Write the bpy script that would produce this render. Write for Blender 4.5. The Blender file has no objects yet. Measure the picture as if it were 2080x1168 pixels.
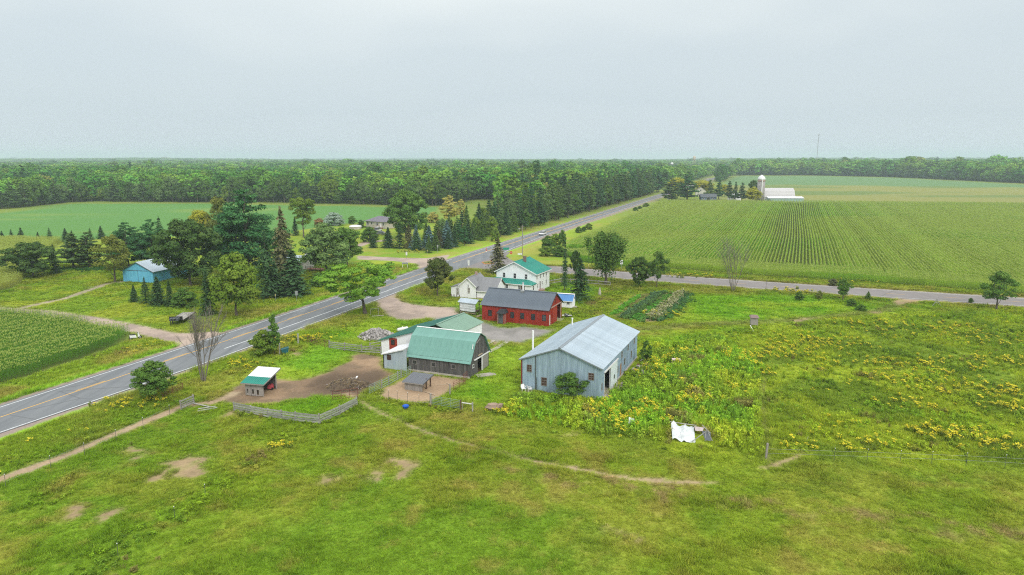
import bpy, math, random
import numpy as np
from mathutils import Vector, Matrix
R = math.radians
SC = bpy.context.scene
COL = SC.collection

# ------------------------------------------------------------------ camera, sky, sun
cam = bpy.data.cameras.new('camera')
cam.sensor_width = 36.0
cam.lens = 24.0
cam.clip_start = 0.5
cam.clip_end = 60000
camo = bpy.data.objects.new('camera', cam)
COL.objects.link(camo)
camo.location = (0, 0, 32)
camo.rotation_euler = (R(90 - 10.78), 0, 0)
SC.camera = camo
SC.view_settings.view_transform = 'Standard'
SC.view_settings.look = 'None'
SC.view_settings.exposure = 0.12
SC.view_settings.gamma = 1.0
SC.cycles.max_bounces = 5
SC.cycles.diffuse_bounces = 3
SC.cycles.glossy_bounces = 2
SC.cycles.transmission_bounces = 2
SC.cycles.volume_bounces = 1
SC.cycles.transparent_max_bounces = 4
SC.cycles.use_denoising = False
SC.cycles.filter_width = 1.15
SC.cycles.sample_clamp_indirect = 4.0
SC.cycles.use_adaptive_sampling = True
SC.cycles.adaptive_threshold = 0.003

world = bpy.data.worlds.new('World')
SC.world = world
world.use_nodes = True
wn, wl = world.node_tree.nodes, world.node_tree.links
wn.clear()
SUN_EL, SUN_AZ = 38.0, 155.0           # azimuth clockwise from +Y
sky = wn.new('ShaderNodeTexSky')
sky.sky_type = 'NISHITA'
sky.sun_disc = False
sky.sun_elevation = R(SUN_EL)
sky.sun_rotation = R(SUN_AZ)
sky.air_density, sky.dust_density, sky.ozone_density = 1.0, 4.0, 1.0
skys = wn.new('ShaderNodeVectorMath'); skys.operation = 'SCALE'; skys.inputs['Scale'].default_value = 0.10
wl.new(sky.outputs[0], skys.inputs[0])
tc = wn.new('ShaderNodeTexCoord')
sep = wn.new('ShaderNodeSeparateXYZ'); wl.new(tc.outputs['Generated'], sep.inputs[0])
cloud = wn.new('ShaderNodeTexNoise'); cloud.inputs['Scale'].default_value = 2.1
cloud.inputs['Detail'].default_value = 3.0
cmap = wn.new('ShaderNodeMapping'); cmap.inputs['Scale'].default_value = (1, 1, 3.2)
wl.new(tc.outputs['Generated'], cmap.inputs[0]); wl.new(cmap.outputs[0], cloud.inputs['Vector'])
madd = wn.new('ShaderNodeMath'); madd.operation = 'MULTIPLY_ADD'
madd.inputs[1].default_value = 0.22; wl.new(cloud.outputs['Fac'], madd.inputs[0]); 
msub = wn.new('ShaderNodeMath'); msub.operation = 'SUBTRACT'; msub.inputs[1].default_value = 0.10
wl.new(sep.outputs['Z'], madd.inputs[2]); wl.new(madd.outputs[0], msub.inputs[0])
ramp = wn.new('ShaderNodeValToRGB'); wl.new(msub.outputs[0], ramp.inputs[0])
cr = ramp.color_ramp
cr.elements[0].position = 0.0;  cr.elements[0].color = (0.694, 0.779, 0.834, 1)
cr.elements[1].position = 1.0;  cr.elements[1].color = (1.000, 1.000, 1.000, 1)
for p, c in ((0.07, (0.651, 0.742, 0.798, 1)), (0.15, (0.684, 0.768, 0.814, 1)), (0.25, (0.846, 0.909, 0.917, 1)), (0.4, (0.977, 1.000, 0.999, 1))):
    e = cr.elements.new(p); e.color = c
# an overcast sky brightens toward the zenith
zen = wn.new('ShaderNodeMapRange'); zen.inputs[1].default_value = 0.2; zen.inputs[2].default_value = 1.0; zen.inputs[3].default_value = 1.0; zen.inputs[4].default_value = 1.85
wl.new(sep.outputs['Z'], zen.inputs[0])
zs = wn.new('ShaderNodeVectorMath'); zs.operation = 'SCALE'; wl.new(ramp.outputs[0], zs.inputs[0]); wl.new(zen.outputs[0], zs.inputs['Scale'])
mix = wn.new('ShaderNodeMix'); mix.data_type = 'RGBA'; mix.inputs['Factor'].default_value = 0.90
wl.new(skys.outputs[0], mix.inputs['A']); wl.new(zs.outputs[0], mix.inputs['B'])
bg = wn.new('ShaderNodeBackground'); bg.inputs['Strength'].default_value = 0.95
wl.new(mix.outputs['Result'], bg.inputs['Color'])
wo = wn.new('ShaderNodeOutputWorld'); wl.new(bg.outputs[0], wo.inputs['Surface'])

sun = bpy.data.lights.new('sun', 'SUN')
sun.energy = 1.5
sun.angle = R(14)
sun.color = (1.0, 0.96, 0.88)
suno = bpy.data.objects.new('sun', sun)
COL.objects.link(suno)
az = R(SUN_AZ); el = R(SUN_EL)
sd = Vector((math.sin(az) * math.cos(el), math.cos(az) * math.cos(el), math.sin(el)))
suno.rotation_euler = (-sd).to_track_quat('-Z', 'Y').to_euler()
suno.location = sd * 200

# ------------------------------------------------------------------ noise in numpy
def _hash(ix, iy, seed):
    h = (ix.astype(np.int64) * 374761393 + iy.astype(np.int64) * 668265263 + seed * 1442695041) & 0xffffffff
    h = ((h ^ (h >> 13)) * 1274126177) & 0xffffffff
    h = h ^ (h >> 16)
    return (h & 0xffff) / 65535.0
def vnoise(x, y, s, seed=0):
    x = np.asarray(x, float) / s; y = np.asarray(y, float) / s
    ix = np.floor(x); iy = np.floor(y); fx = x - ix; fy = y - iy
    fx = fx * fx * (3 - 2 * fx); fy = fy * fy * (3 - 2 * fy)
    a = _hash(ix, iy, seed); b = _hash(ix + 1, iy, seed); c = _hash(ix, iy + 1, seed); d = _hash(ix + 1, iy + 1, seed)
    return (a * (1 - fx) + b * fx) * (1 - fy) + (c * (1 - fx) + d * fx) * fy
def fbm(x, y, s, seed=0, oct=4):
    t = 0; amp = 0.5; n = 0
    for k in range(oct):
        t = t + amp * vnoise(x, y, s / 2 ** k, seed + 17 * k); n += amp; amp *= 0.5
    return t / n
def sstep(a, b, v):
    t = np.clip((v - a) / (b - a), 0, 1)
    return t * t * (3 - 2 * t)
def poly_sd(x, y, poly):
    """signed distance to a polygon in metres, positive inside"""
    x = np.asarray(x, float); y = np.asarray(y, float)
    best = np.full(x.shape, 1e12); inside = np.zeros(x.shape, bool)
    n = len(poly)
    for i in range(n):
        ax, ay = poly[i]; bx, by = poly[(i + 1) % n]
        dx, dy = bx - ax, by - ay
        t = np.clip(((x - ax) * dx + (y - ay) * dy) / (dx * dx + dy * dy + 1e-9), 0, 1)
        best = np.minimum(best, (x - ax - t * dx) ** 2 + (y - ay - t * dy) ** 2)
        c = (ay > y) != (by > y)
        with np.errstate(divide='ignore', invalid='ignore'):
            inside ^= c & (x < (bx - ax) * (y - ay) / (by - ay + 1e-12) + ax)
    d = np.sqrt(best)
    return np.where(inside, d, -d)
def line_d(x, y, pts):
    """distance to an open polyline in metres"""
    best = np.full(np.shape(x), 1e12)
    for (ax, ay), (bx, by) in zip(pts[:-1], pts[1:]):
        dx, dy = bx - ax, by - ay
        t = np.clip(((x - ax) * dx + (y - ay) * dy) / (dx * dx + dy * dy + 1e-9), 0, 1)
        best = np.minimum(best, (x - ax - t * dx) ** 2 + (y - ay - t * dy) ** 2)
    return np.sqrt(best)

# ------------------------------------------------------------------ materials
def new_mat(name):
    m = bpy.data.materials.new(name); m.use_nodes = True
    nt = m.node_tree; nt.nodes.clear()
    out = nt.nodes.new('ShaderNodeOutputMaterial')
    return m, nt.nodes, nt.links, out
def mixrgb(N, L, fac, a, b, mode='MIX'):
    n = N.new('ShaderNodeMix'); n.data_type = 'RGBA'; n.blend_type = mode
    for key, v in (('Factor', fac), ('A', a), ('B', b)):
        if isinstance(v, (int, float)): n.inputs[key].default_value = v
        elif isinstance(v, tuple): n.inputs[key].default_value = (*v[:3], 1)
        else: L.new(v, n.inputs[key])
    return n.outputs['Result']
def mapr(N, L, v, a, b, c=0.0, d=1.0):
    n = N.new('ShaderNodeMapRange'); L.new(v, n.inputs[0])
    n.inputs[1].default_value = a; n.inputs[2].default_value = b; n.inputs[3].default_value = c; n.inputs[4].default_value = d
    return n.outputs[0]
def noise(N, L, scale, vec=None, detail=3.0, rough=0.55):
    n = N.new('ShaderNodeTexNoise'); n.inputs['Scale'].default_value = scale
    n.inputs['Detail'].default_value = detail; n.inputs['Roughness'].default_value = rough
    if vec is not None: L.new(vec, n.inputs['Vector'])
    return n.outputs['Fac']
def pm(name, c1, c2=None, scale=2.0, rough=0.7, metal=0.0, stretch=(1, 1, 1), bump=0.0, bscale=20.0, spots=None, vary=0.0, spec=0.3):
    """painted / weathered surface: two tones by noise, optional spots (colour, threshold, scale), per-piece variation"""
    m, N, L, out = new_mat(name)
    p = N.new('ShaderNodeBsdfPrincipled'); L.new(p.outputs[0], out.inputs[0])
    p.inputs['Roughness'].default_value = rough; p.inputs['Metallic'].default_value = metal
    p.inputs['Specular IOR Level'].default_value = spec
    t = N.new('ShaderNodeTexCoord'); mp = N.new('ShaderNodeMapping'); mp.inputs['Scale'].default_value = stretch
    L.new(t.outputs['Object'], mp.inputs[0]); vec = mp.outputs[0]
    c2 = c2 or tuple(v * 0.8 for v in c1)
    col = mixrgb(N, L, mapr(N, L, noise(N, L, scale, vec), 0.35, 0.65), c1, c2)
    if vary:
        oi = N.new('ShaderNodeObjectInfo')
        col = mixrgb(N, L, 1.0, col, _grey(N, L, oi.outputs['Random'], 1 - vary, 1 + vary), 'MULTIPLY')
    if spots:
        sc, th, ss = spots
        col = mixrgb(N, L, mapr(N, L, noise(N, L, ss, vec, 4.0), th, th + 0.04), col, sc)
    L.new(col, p.inputs['Base Color'])
    if bump:
        b = N.new('ShaderNodeBump'); b.inputs['Strength'].default_value = bump; b.inputs['Distance'].default_value = 0.03
        L.new(noise(N, L, bscale, vec), b.inputs['Height']); L.new(b.outputs[0], p.inputs['Normal'])
    return m
def _grey(N, L, v, a, b):
    g = mapr(N, L, v, 0, 1, a, b); c = N.new('ShaderNodeCombineColor')
    for i in range(3): L.new(g, c.inputs[i])
    return c.outputs[0]
def leaf_mat(name, c1, c2, trans=0.25, vary=0.12, inst=False):
    """foliage: leaf-to-leaf tone from the 'tint' attribute, tree-to-tree tone from the object or instance"""
    m, N, L, out = new_mat(name)
    a = N.new('ShaderNodeAttribute'); a.attribute_name = 'tint'
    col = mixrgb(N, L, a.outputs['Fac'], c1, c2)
    if inst:
        ia = N.new('ShaderNodeAttribute'); ia.attribute_type = 'INSTANCER'; ia.attribute_name = 'col'
        col = mixrgb(N, L, 1.0, ia.outputs['Color'], _grey(N, L, a.outputs['Fac'], 0.72, 1.28), 'MULTIPLY')
    else:
        oi = N.new('ShaderNodeObjectInfo')
        col = mixrgb(N, L, 1.0, col, _grey(N, L, oi.outputs['Random'], 1 - vary, 1 + vary), 'MULTIPLY')
    d = N.new('ShaderNodeBsdfDiffuse'); L.new(col, d.inputs['Color'])
    tr = N.new('ShaderNodeBsdfTranslucent'); L.new(col, tr.inputs['Color'])
    mx = N.new('ShaderNodeMixShader'); mx.inputs[0].default_value = trans
    L.new(d.outputs[0], mx.inputs[1]); L.new(tr.outputs[0], mx.inputs[2]); L.new(mx.outputs[0], out.inputs[0])
    return m

M = {}
M['gray_metal'] = pm('galvanised wall sheet', (0.38, 0.49, 0.59), (0.28, 0.38, 0.47), 1.2, 0.55, 0.25, (3, 3, 0.35), 0.15, 30, ((0.13, 0.075, 0.05), 0.70, 1.3), 0.10)
M['gray_roof'] = pm('galvanised roof sheet', (0.46, 0.54, 0.60), (0.39, 0.47, 0.53), 0.7, 0.5, 0.3, (1, 1, 1), 0.1, 20, ((0.33, 0.27, 0.25), 0.70, 1.3), 0.07)
M['ridge_metal'] = pm('ridge flashing', (0.27, 0.31, 0.34), None, 3, 0.5, 0.3)
M['white_door'] = pm('white metal door', (0.68, 0.74, 0.74), (0.58, 0.66, 0.68), 1.0, 0.5)
M['board_brown'] = pm('brown window boards', (0.085, 0.045, 0.03), (0.05, 0.03, 0.025), 6, 0.8)
M['frame_grey'] = pm('weathered frame', (0.30, 0.28, 0.26), None, 5, 0.8)
M['glass'] = pm('dark window glass', (0.03, 0.035, 0.045), (0.05, 0.055, 0.06), 3, 0.08, 0, (1, 1, 1), 0, 20, None, 0, 0.6)
M['white'] = pm('white painted siding', (0.86, 0.87, 0.89), (0.80, 0.81, 0.84), 0.8, 0.6)
M['white_trim'] = pm('white trim', (0.82, 0.82, 0.82), (0.72, 0.72, 0.71), 4, 0.6)
M['red'] = pm('barn red siding', (0.36, 0.034, 0.022), (0.235, 0.022, 0.016), 1.4, 0.55, 0, (2, 2, 0.4), 0.05, 20, None, 0.05)
M['red_dark'] = pm('dull red paint', (0.22, 0.04, 0.03), (0.15, 0.035, 0.028), 3, 0.7)
M['slate_roof'] = pm('slate blue metal roof', (0.13, 0.155, 0.185), (0.105, 0.13, 0.16), 0.6, 0.42, 0.2, (1, 1, 1), 0, 20, None, 0.03)
M['green_roof'] = pm('sea green metal roof', (0.17, 0.345, 0.30), (0.145, 0.31, 0.265), 0.9, 0.45, 0.1, (1, 1, 1), 0, 20, None, 0.04)
M['green_roof_lit'] = pm('lit side green metal roof', (0.22, 0.345, 0.265), (0.18, 0.30, 0.23), 0.7, 0.45, 0.1, (1, 1, 1), 0, 20, None, 0.04)  # white barn roof, right slope: brighter light put into the colour
M['green_roof_shaded'] = pm('shaded side green metal roof', (0.06, 0.20, 0.165), (0.05, 0.17, 0.14), 0.7, 0.45, 0.1, (1, 1, 1), 0, 20, None, 0.04)  # same roof, left slope: its shade painted in as a darker green
M['teal_roof'] = pm('teal metal roof', (0.018, 0.25, 0.19), (0.014, 0.21, 0.165), 0.7, 0.45, 0.1, (1, 1, 1), 0, 20, None, 0.03)
M['blue_roof'] = pm('blue metal roof', (0.10, 0.26, 0.52), (0.085, 0.22, 0.46), 0.8, 0.45, 0.1, (1, 1, 1), 0, 20, None, 0.03)
M['blue_wall'] = pm('sky blue painted wall', (0.155, 0.50, 0.72), (0.13, 0.44, 0.65), 0.9, 0.6, 0, (2, 2, 0.5), 0, 20, None, 0.04)
M['old_wood'] = pm('weathered dark barn board', (0.130, 0.125, 0.124), (0.070, 0.066, 0.066), 2.2, 0.9, 0, (6, 6, 0.4), 0.3, 30, ((0.22, 0.19, 0.165), 0.66, 1.2), 0.28)
M['grey_wood'] = pm('silver grey wood', (0.34, 0.315, 0.29), (0.22, 0.20, 0.185), 3.0, 0.9, 0, (5, 5, 0.5), 0.2, 30, None, 0.18)
M['rail_wood'] = pm('pale fence rail', (0.36, 0.36, 0.33), (0.22, 0.22, 0.20), 4.0, 0.9, 0, (1, 1, 1), 0.2, 30, None, 0.2)
M['tan_wood'] = pm('raw lumber', (0.50, 0.40, 0.28), (0.40, 0.31, 0.21), 4.0, 0.85)
M['brown_wood'] = pm('brown wood', (0.12, 0.075, 0.05), None, 4.0, 0.85)
M['rust_pipe'] = pm('rusty red pipe', (0.20, 0.06, 0.045), (0.14, 0.05, 0.04), 8.0, 0.7)
M['gate_green'] = pm('pale green gate pipe', (0.27, 0.36, 0.30), (0.20, 0.28, 0.24), 6.0, 0.6)
M['steel_post'] = pm('dark steel post', (0.09, 0.10, 0.09), None, 6.0, 0.6)
M['corrugated'] = pm('pale corrugated sheet', (0.46, 0.53, 0.58), (0.38, 0.46, 0.52), 1.0, 0.5, 0.15, (2, 2, 0.4), 0, 20, None, 0.05)
M['white_roof'] = pm('white metal roof', (0.74, 0.75, 0.77), (0.66, 0.67, 0.70), 1.0, 0.5, 0, (1, 1, 1), 0, 20, None, 0.03)
M['asphalt_shingle'] = pm('grey shingles', (0.235, 0.24, 0.25), (0.185, 0.19, 0.2), 3.0, 0.9, 0, (1, 1, 4), 0.3, 12, None, 0.1)
M['black_shingle'] = pm('dark shingles', (0.035, 0.037, 0.042), None, 6.0, 0.8)
M['dark_grey'] = pm('dark grey paint', (0.10, 0.115, 0.13), None, 4, 0.6)
M['brick'] = pm('brown brick', (0.16, 0.10, 0.085), (0.24, 0.17, 0.14), 9, 0.9)
M['pinkstone'] = pm('pale red stone', (0.42, 0.27, 0.23), (0.34, 0.24, 0.2), 3, 0.9)
M['concrete'] = pm('concrete', (0.46, 0.42, 0.37), (0.36, 0.33, 0.29), 1.5, 0.9, 0, (1, 1, 1), 0.2, 20)
M['stone'] = pm('fieldstone', (0.40, 0.375, 0.36), (0.28, 0.265, 0.26), 5, 0.9, 0, (1, 1, 1), 0.3, 15, None, 0.35)
M['boulder'] = pm('tan boulder', (0.34, 0.25, 0.19), (0.26, 0.19, 0.15), 2, 0.9, 0, (1, 1, 1), 0.3, 8)
M['tarp'] = pm('white tarpaulin', (0.70, 0.73, 0.73), (0.50, 0.54, 0.55), 1.6, 0.45, 0, (0.5, 1, 2.5))
M['white_gloss'] = pm('white gloss paint', (0.76, 0.77, 0.77), (0.66, 0.67, 0.68), 2, 0.35, 0, (1, 1, 1), 0, 20, None, 0, 0.5)
M['black'] = pm('black paint', (0.02, 0.02, 0.022), None, 4, 0.5)
M['tyre'] = pm('tyre rubber', (0.018, 0.018, 0.018), None, 4, 0.9)
M['blue_plastic'] = pm('blue plastic', (0.01, 0.10, 0.50), None, 3, 0.4)
M['teal_plastic'] = pm('dark teal plastic', (0.02, 0.13, 0.15), None, 3, 0.45)
M['pink_plastic'] = pm('faded red plastic', (0.55, 0.09, 0.11), None, 3, 0.4)
M['orange'] = pm('orange paint', (0.55, 0.20, 0.06), None, 3, 0.6)
M['bark'] = pm('tree bark', (0.13, 0.105, 0.085), (0.08, 0.065, 0.055), 4, 0.95, 0, (2, 2, 0.5), 0.4, 15)
M['bark_grey'] = pm('grey bare branches', (0.21, 0.19, 0.165), (0.15, 0.13, 0.115), 4, 0.95, 0, (2, 2, 0.5), 0.3, 15)
M['sign_white'] = pm('white sign face', (0.74, 0.76, 0.76), None, 1, 0.4)
M['sign_red'] = pm('red sign face', (0.55, 0.03, 0.03), None, 1, 0.4)
M['sign_green'] = pm('green sign face', (0.02, 0.28, 0.19), None, 1, 0.4)
M['yellow_post'] = pm('yellow marker', (0.75, 0.62, 0.25), None, 1, 0.5)
M['galv'] = pm('galvanised post', (0.36, 0.38, 0.39), None, 3, 0.5, 0.4)
M['pole_wood'] = pm('utility pole wood', (0.30, 0.27, 0.235), (0.22, 0.2, 0.17), 3, 0.9)
M['silo'] = pm('concrete staves', (0.40, 0.375, 0.36), (0.31, 0.29, 0.285), 0.9, 0.9, 0, (1, 1, 3))
M['cream'] = pm('cream siding', (0.62, 0.60, 0.54), None, 1, 0.7)
M['tan_wall'] = pm('tan siding', (0.50, 0.46, 0.40), None, 1, 0.7)
M['purple_roof'] = pm('grey mauve shingles', (0.19, 0.175, 0.21), (0.15, 0.14, 0.17), 1, 0.85)
M['slate_blue'] = pm('slate blue siding', (0.10, 0.14, 0.21), None, 1, 0.7)
M['pale_teal'] = pm('pale teal siding', (0.33, 0.47, 0.45), None, 1, 0.7)
M['tower_tan'] = pm('tan tank paint', (0.55, 0.45, 0.34), None, 1, 0.6)
M['car_white'] = pm('white car paint', (0.75, 0.76, 0.77), None, 1, 0.25, 0, (1, 1, 1), 0, 20, None, 0, 0.5)
M['car_grey'] = pm('grey car paint', (0.22, 0.24, 0.28), None, 1, 0.25, 0.3, (1, 1, 1), 0, 20, None, 0, 0.5)
M['straw'] = pm('straw and manure', (0.13, 0.095, 0.06), (0.06, 0.043, 0.03), 3, 0.95, 0, (1, 1, 1), 0.5, 10)
M['deck'] = pm('red brown deck', (0.26, 0.12, 0.085), (0.19, 0.09, 0.065), 3, 0.8)
M['lamp_glass'] = pm('lamp glass', (0.6, 0.6, 0.58), None, 1, 0.2)

# ------------------------------------------------------------------ mesh helpers
class MB:
    """collects faces; build() links them as ONE mesh object"""
    def __init__(s): s.v = []; s.f = []; s.mi = []
    def add(s, vs, fs, mi=0):
        o = len(s.v); s.v += [tuple(v) for v in vs]
        for f in fs: s.f.append(tuple(i + o for i in f)); s.mi.append(mi)
    def box(s, x0, x1, y0, y1, z0, z1, mi=0):
        s.hexa([(x0, y0, z0), (x1, y0, z0), (x1, y1, z0), (x0, y1, z0), (x0, y0, z1), (x1, y0, z1), (x1, y1, z1), (x0, y1, z1)], mi)
    def hexa(s, p, mi=0):
        s.add(p, [(3, 2, 1, 0), (4, 5, 6, 7), (0, 1, 5, 4), (1, 2, 6, 5), (2, 3, 7, 6), (3, 0, 4, 7)], mi)
    def bar(s, p, q, w, h, mi=0):
        p = Vector(p); q = Vector(q); d = (q - p).normalized()
        up = Vector((0, 0, 1)) if abs(d.z) < 0.95 else Vector((0, 1, 0))
        a = d.cross(up).normalized() * (w / 2); b = a.cross(d).normalized() * (h / 2)
        s.hexa([p - a - b, q - a - b, q + a - b, p + a - b, p - a + b, q - a + b, q + a + b, p + a + b], mi)
    def tube(s, p, q, r0, r1, n=6, mi=0, cap=True):
        p = Vector(p); q = Vector(q); d = (q - p).normalized()
        up = Vector((0, 0, 1)) if abs(d.z) < 0.95 else Vector((1, 0, 0))
        a = d.cross(up).normalized(); b = a.cross(d)
        c = [(math.cos(2 * math.pi * i / n), math.sin(2 * math.pi * i / n)) for i in range(n)]
        vs = [p + (a * x + b * y) * r0 for x, y in c] + [q + (a * x + b * y) * r1 for x, y in c]
        fs = [(i, (i + 1) % n, n + (i + 1) % n, n + i) for i in range(n)]
        if cap: fs += [tuple(range(n - 1, -1, -1)), tuple(range(n, 2 * n))]
        s.add(vs, fs, mi)
    def lathe(s, prof, n=16, mi=0, c=(0, 0, 0)):
        vs = []; fs = []
        for r, z in prof:
            for i in range(n):
                a = 2 * math.pi * i / n; vs.append((c[0] + r * math.cos(a), c[1] + r * math.sin(a), c[2] + z))
        for k in range(len(prof) - 1):
            for i in range(n):
                j = (i + 1) % n; fs.append((k * n + i, k * n + j, (k + 1) * n + j, (k + 1) * n + i))
        fs.append(tuple(range(n - 1, -1, -1))); fs.append(tuple((len(prof) - 1) * n + i for i in range(n)))
        s.add(vs, fs, mi)
    def mesh(s, name, mats):
        me = bpy.data.meshes.new(name); me.from_pydata(s.v, [], s.f)
        for m in (mats if isinstance(mats, (list, tuple)) else [mats]): me.materials.append(m if not isinstance(m, str) else M[m])
        if any(s.mi): me.polygons.foreach_set('material_index', s.mi)
        me.update()
        return me
    def build(s, name, mats, parent=None, smooth=False):
        me = s.mesh(name, mats)
        if smooth: me.polygons.foreach_set('use_smooth', [True] * len(me.polygons))
        return ob(name, me, parent)
def ob(name, me, parent=None):
    o = bpy.data.objects.new(name, me); COL.objects.link(o)
    if parent is not None: o.parent = parent
    return o
def tag(o, label=None, cat=None, group=None, kind=None):
    for k, v in (('label', label), ('category', cat), ('group', group), ('kind', kind)):
        if v: o[k] = v
    return o
def thing(name, label, cat, loc, rz=0.0, group=None):
    o = bpy.data.objects.new(name, None); COL.objects.link(o); o.empty_display_size = 0.5
    o.location = (loc[0], loc[1], loc[2] if len(loc) > 2 else 0.0); o.rotation_euler = (0, 0, rz)
    return tag(o, label, cat, group)
def copy_tree(o, parent=None):
    c = o.copy(); COL.objects.link(c); c.parent = parent
    for ch in list(o.children): copy_tree(ch, c)
    return c
def npmesh(name, v, f, mats, attrs=(), quads=True):
    """fast mesh from numpy arrays of equal-sized faces"""
    me = bpy.data.meshes.new(name)
    nv, (nf, k) = len(v), f.shape
    me.vertices.add(nv); me.vertices.foreach_set('co', np.asarray(v, np.float32).ravel())
    me.loops.add(nf * k); me.loops.foreach_set('vertex_index', f.astype(np.int32).ravel())
    me.polygons.add(nf); me.polygons.foreach_set('loop_start', np.arange(0, nf * k, k, dtype=np.int32))
    me.update(calc_edges=True)
    for m in mats: me.materials.append(m)
    for nm, typ, arr in attrs:
        a = me.attributes.new(nm, typ, 'POINT')
        if typ == 'FLOAT_COLOR': a.data.foreach_set('color', np.asarray(arr, np.float32).ravel())
        elif typ == 'FLOAT_VECTOR': a.data.foreach_set('vector', np.asarray(arr, np.float32).ravel())
        else: a.data.foreach_set('value', np.asarray(arr).ravel())
    return me

# ------------------------------------------------------------------ wall, roof and window builders
class WF:
    """a wall line seen from outside: s runs along it, out is the distance in front of it"""
    def __init__(s, o, d):
        s.o = o; l = math.hypot(*d); s.d = (d[0] / l, d[1] / l); s.n = (s.d[1], -s.d[0])
    def P(s, a, z, out=0.0):
        return (s.o[0] + s.d[0] * a + s.n[0] * out, s.o[1] + s.d[1] * a + s.n[1] * out, z)
    def box(s, mb, s0, s1, z0, z1, o0, o1, mi=0, z1b=None):
        z1b = z1 if z1b is None else z1b
        mb.hexa([s.P(s0, z0, o1), s.P(s1, z0, o1), s.P(s1, z0, o0), s.P(s0, z0, o0), s.P(s0, z1, o1), s.P(s1, z1b, o1), s.P(s1, z1b, o0), s.P(s0, z1, o0)], mi)
def prof_at(prof, s):
    for (a, za), (b, zb) in zip(prof[:-1], prof[1:]):
        if a - 1e-6 <= s <= b + 1e-6: return za + (zb - za) * (s - a) / max(b - a, 1e-9)
    return prof[-1][1]
def wall(parent, wf, prof, w, mat, openings=(), name='wall_panel', thick=0.06, rib=0.0, jit=0.0, rnd=None, base=0.0, raise_=0.0, join=None):
    """upright sheets or boards side by side; openings are (s0, s1, z0, z1)"""
    rnd = rnd or random.Random(7)
    L0, L1 = prof[0][0], prof[-1][0]
    cuts = {round(L0, 4), round(L1, 4)} | {round(p[0], 4) for p in prof}
    for o in openings: cuts |= {round(o[0], 4), round(o[1], 4)}
    s = L0
    while True:
        s += w * (1 + (rnd.uniform(-0.3, 0.3) if jit else 0))
        if s >= L1 - 0.3 * w: break
        if min(abs(s - c) for c in cuts) > 0.25 * w: cuts.add(round(s, 4))
    cuts = sorted(cuts)
    res = []
    for a, b in zip(cuts[:-1], cuts[1:]):
        g = 0.004; j = rnd.uniform(-jit, jit) if jit else 0.0
        za, zb = prof_at(prof, a), prof_at(prof, b)
        mid = (a + b) / 2
        spans = [(base, None)]
        for (o0, o1, z0, z1) in openings:
            if o0 - 1e-4 <= mid <= o1 + 1e-4:
                new = []
                for lo, hi in spans:
                    h = min(za, zb) if hi is None else hi
                    if z0 > lo + 0.02: new.append((lo, z0))
                    if z1 < h - 0.02: new.append((z1, hi))
                    elif hi is None and z1 < max(za, zb): new.append((z1, hi))
                spans = new
        for lo, hi in spans:
            mb = join or MB()
            lo2 = lo + (rnd.uniform(0, raise_) if raise_ and lo == base else 0)
            wf.box(mb, a + g, b - g, lo2, za if hi is None else hi, -thick + j, j, 0, zb if hi is None else hi)
            if rib:
                n = max(1, round((b - a) / 0.3))
                for k in range(n):
                    c = a + (b - a) * (k + 0.5) / n
                    t = (prof_at(prof, c) - 0.02) if hi is None else hi - 0.01
                    if t > lo2 + 0.05: wf.box(mb, c - 0.025, c + 0.025, lo2 + 0.01, t, j, j + rib)
            if not join and mb.v: res.append(mb.build(name, mat, parent))
    return res
def roof(parent, e0, e1, r1, r0, w, mat, name='roof_panel', thick=0.05, rib=0.03, over=0.02):
    """parallelogram slope from eave e0-e1 up to ridge r0-r1 laid with equal ribbed sheets that share one mesh"""
    e0, e1, r0, r1 = map(Vector, (e0, e1, r0, r1))
    ln = (e1 - e0).length; n = max(1, round(ln / w)); d = (e1 - e0) / n; up = r0 - e0
    nm = d.cross(up).normalized()
    if nm.z < 0: nm = -nm
    g = d.normalized() * 0.004
    mb = MB(); a = g; b = d - g; t = -nm * thick
    Z = Vector((0, 0, 0))
    mb.hexa([a + t, b + t, b + up + t, a + up + t, a, b, b + up, a + up] if (d.cross(up)).z > 0 else [b + t, a + t, a + up + t, b + up + t, b, a, a + up, b + up])
    if rib:
        k = max(2, round(d.length / 0.3))
        for i in range(k):
            c = d * ((i + 0.5) / k); h = d.normalized() * (0.035 if i == 0 else 0.022)
            q = nm * rib; x = up.normalized() * 0.01
            mb.hexa([c - h + x, c + h + x, c + h + up - x, c - h + up - x, c - h * 0.6 + x + q, c + h * 0.6 + x + q, c + h * 0.6 + up - x + q, c - h * 0.6 + up - x + q])
    me = mb.mesh(name, mat)
    for i in range(n):
        o = ob(name, me, parent); o.location = e0 + d * i
def window(parent, wf, sc, zc, w, h, frame='white_trim', pane='glass', mx=0, mz=1, fw=0.07, out=0.05, name='window'):
    s0, s1, z0, z1 = sc - w / 2, sc + w / 2, zc - h / 2, zc + h / 2
    mb = MB()
    wf.box(mb, s0 - fw, s1 + fw, z1, z1 + fw, -0.05, out); wf.box(mb, s0 - fw, s1 + fw, z0 - fw, z0, -0.05, out + 0.03)
    wf.box(mb, s0 - fw, s0, z0, z1, -0.05, out - 0.003); wf.box(mb, s1, s1 + fw, z0, z1, -0.05, out - 0.003)
    for i in range(1, mx + 1):
        c = s0 + w * i / (mx + 1); wf.box(mb, c - 0.018, c + 0.018, z0, z1, -0.02, out - 0.015)
    for i in range(1, mz + 1):
        c = z0 + h * i / (mz + 1); wf.box(mb, s0, s1, c - 0.02, c + 0.02, -0.02, out - 0.02)
    f = mb.build(name, frame, parent)
    g = MB(); wf.box(g, s0 - 0.01, s1 + 0.01, z0 - 0.01, z1 + 0.01, -0.035, -0.012 + 0.02)
    g.build('pane', pane, f)
    return f
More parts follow.
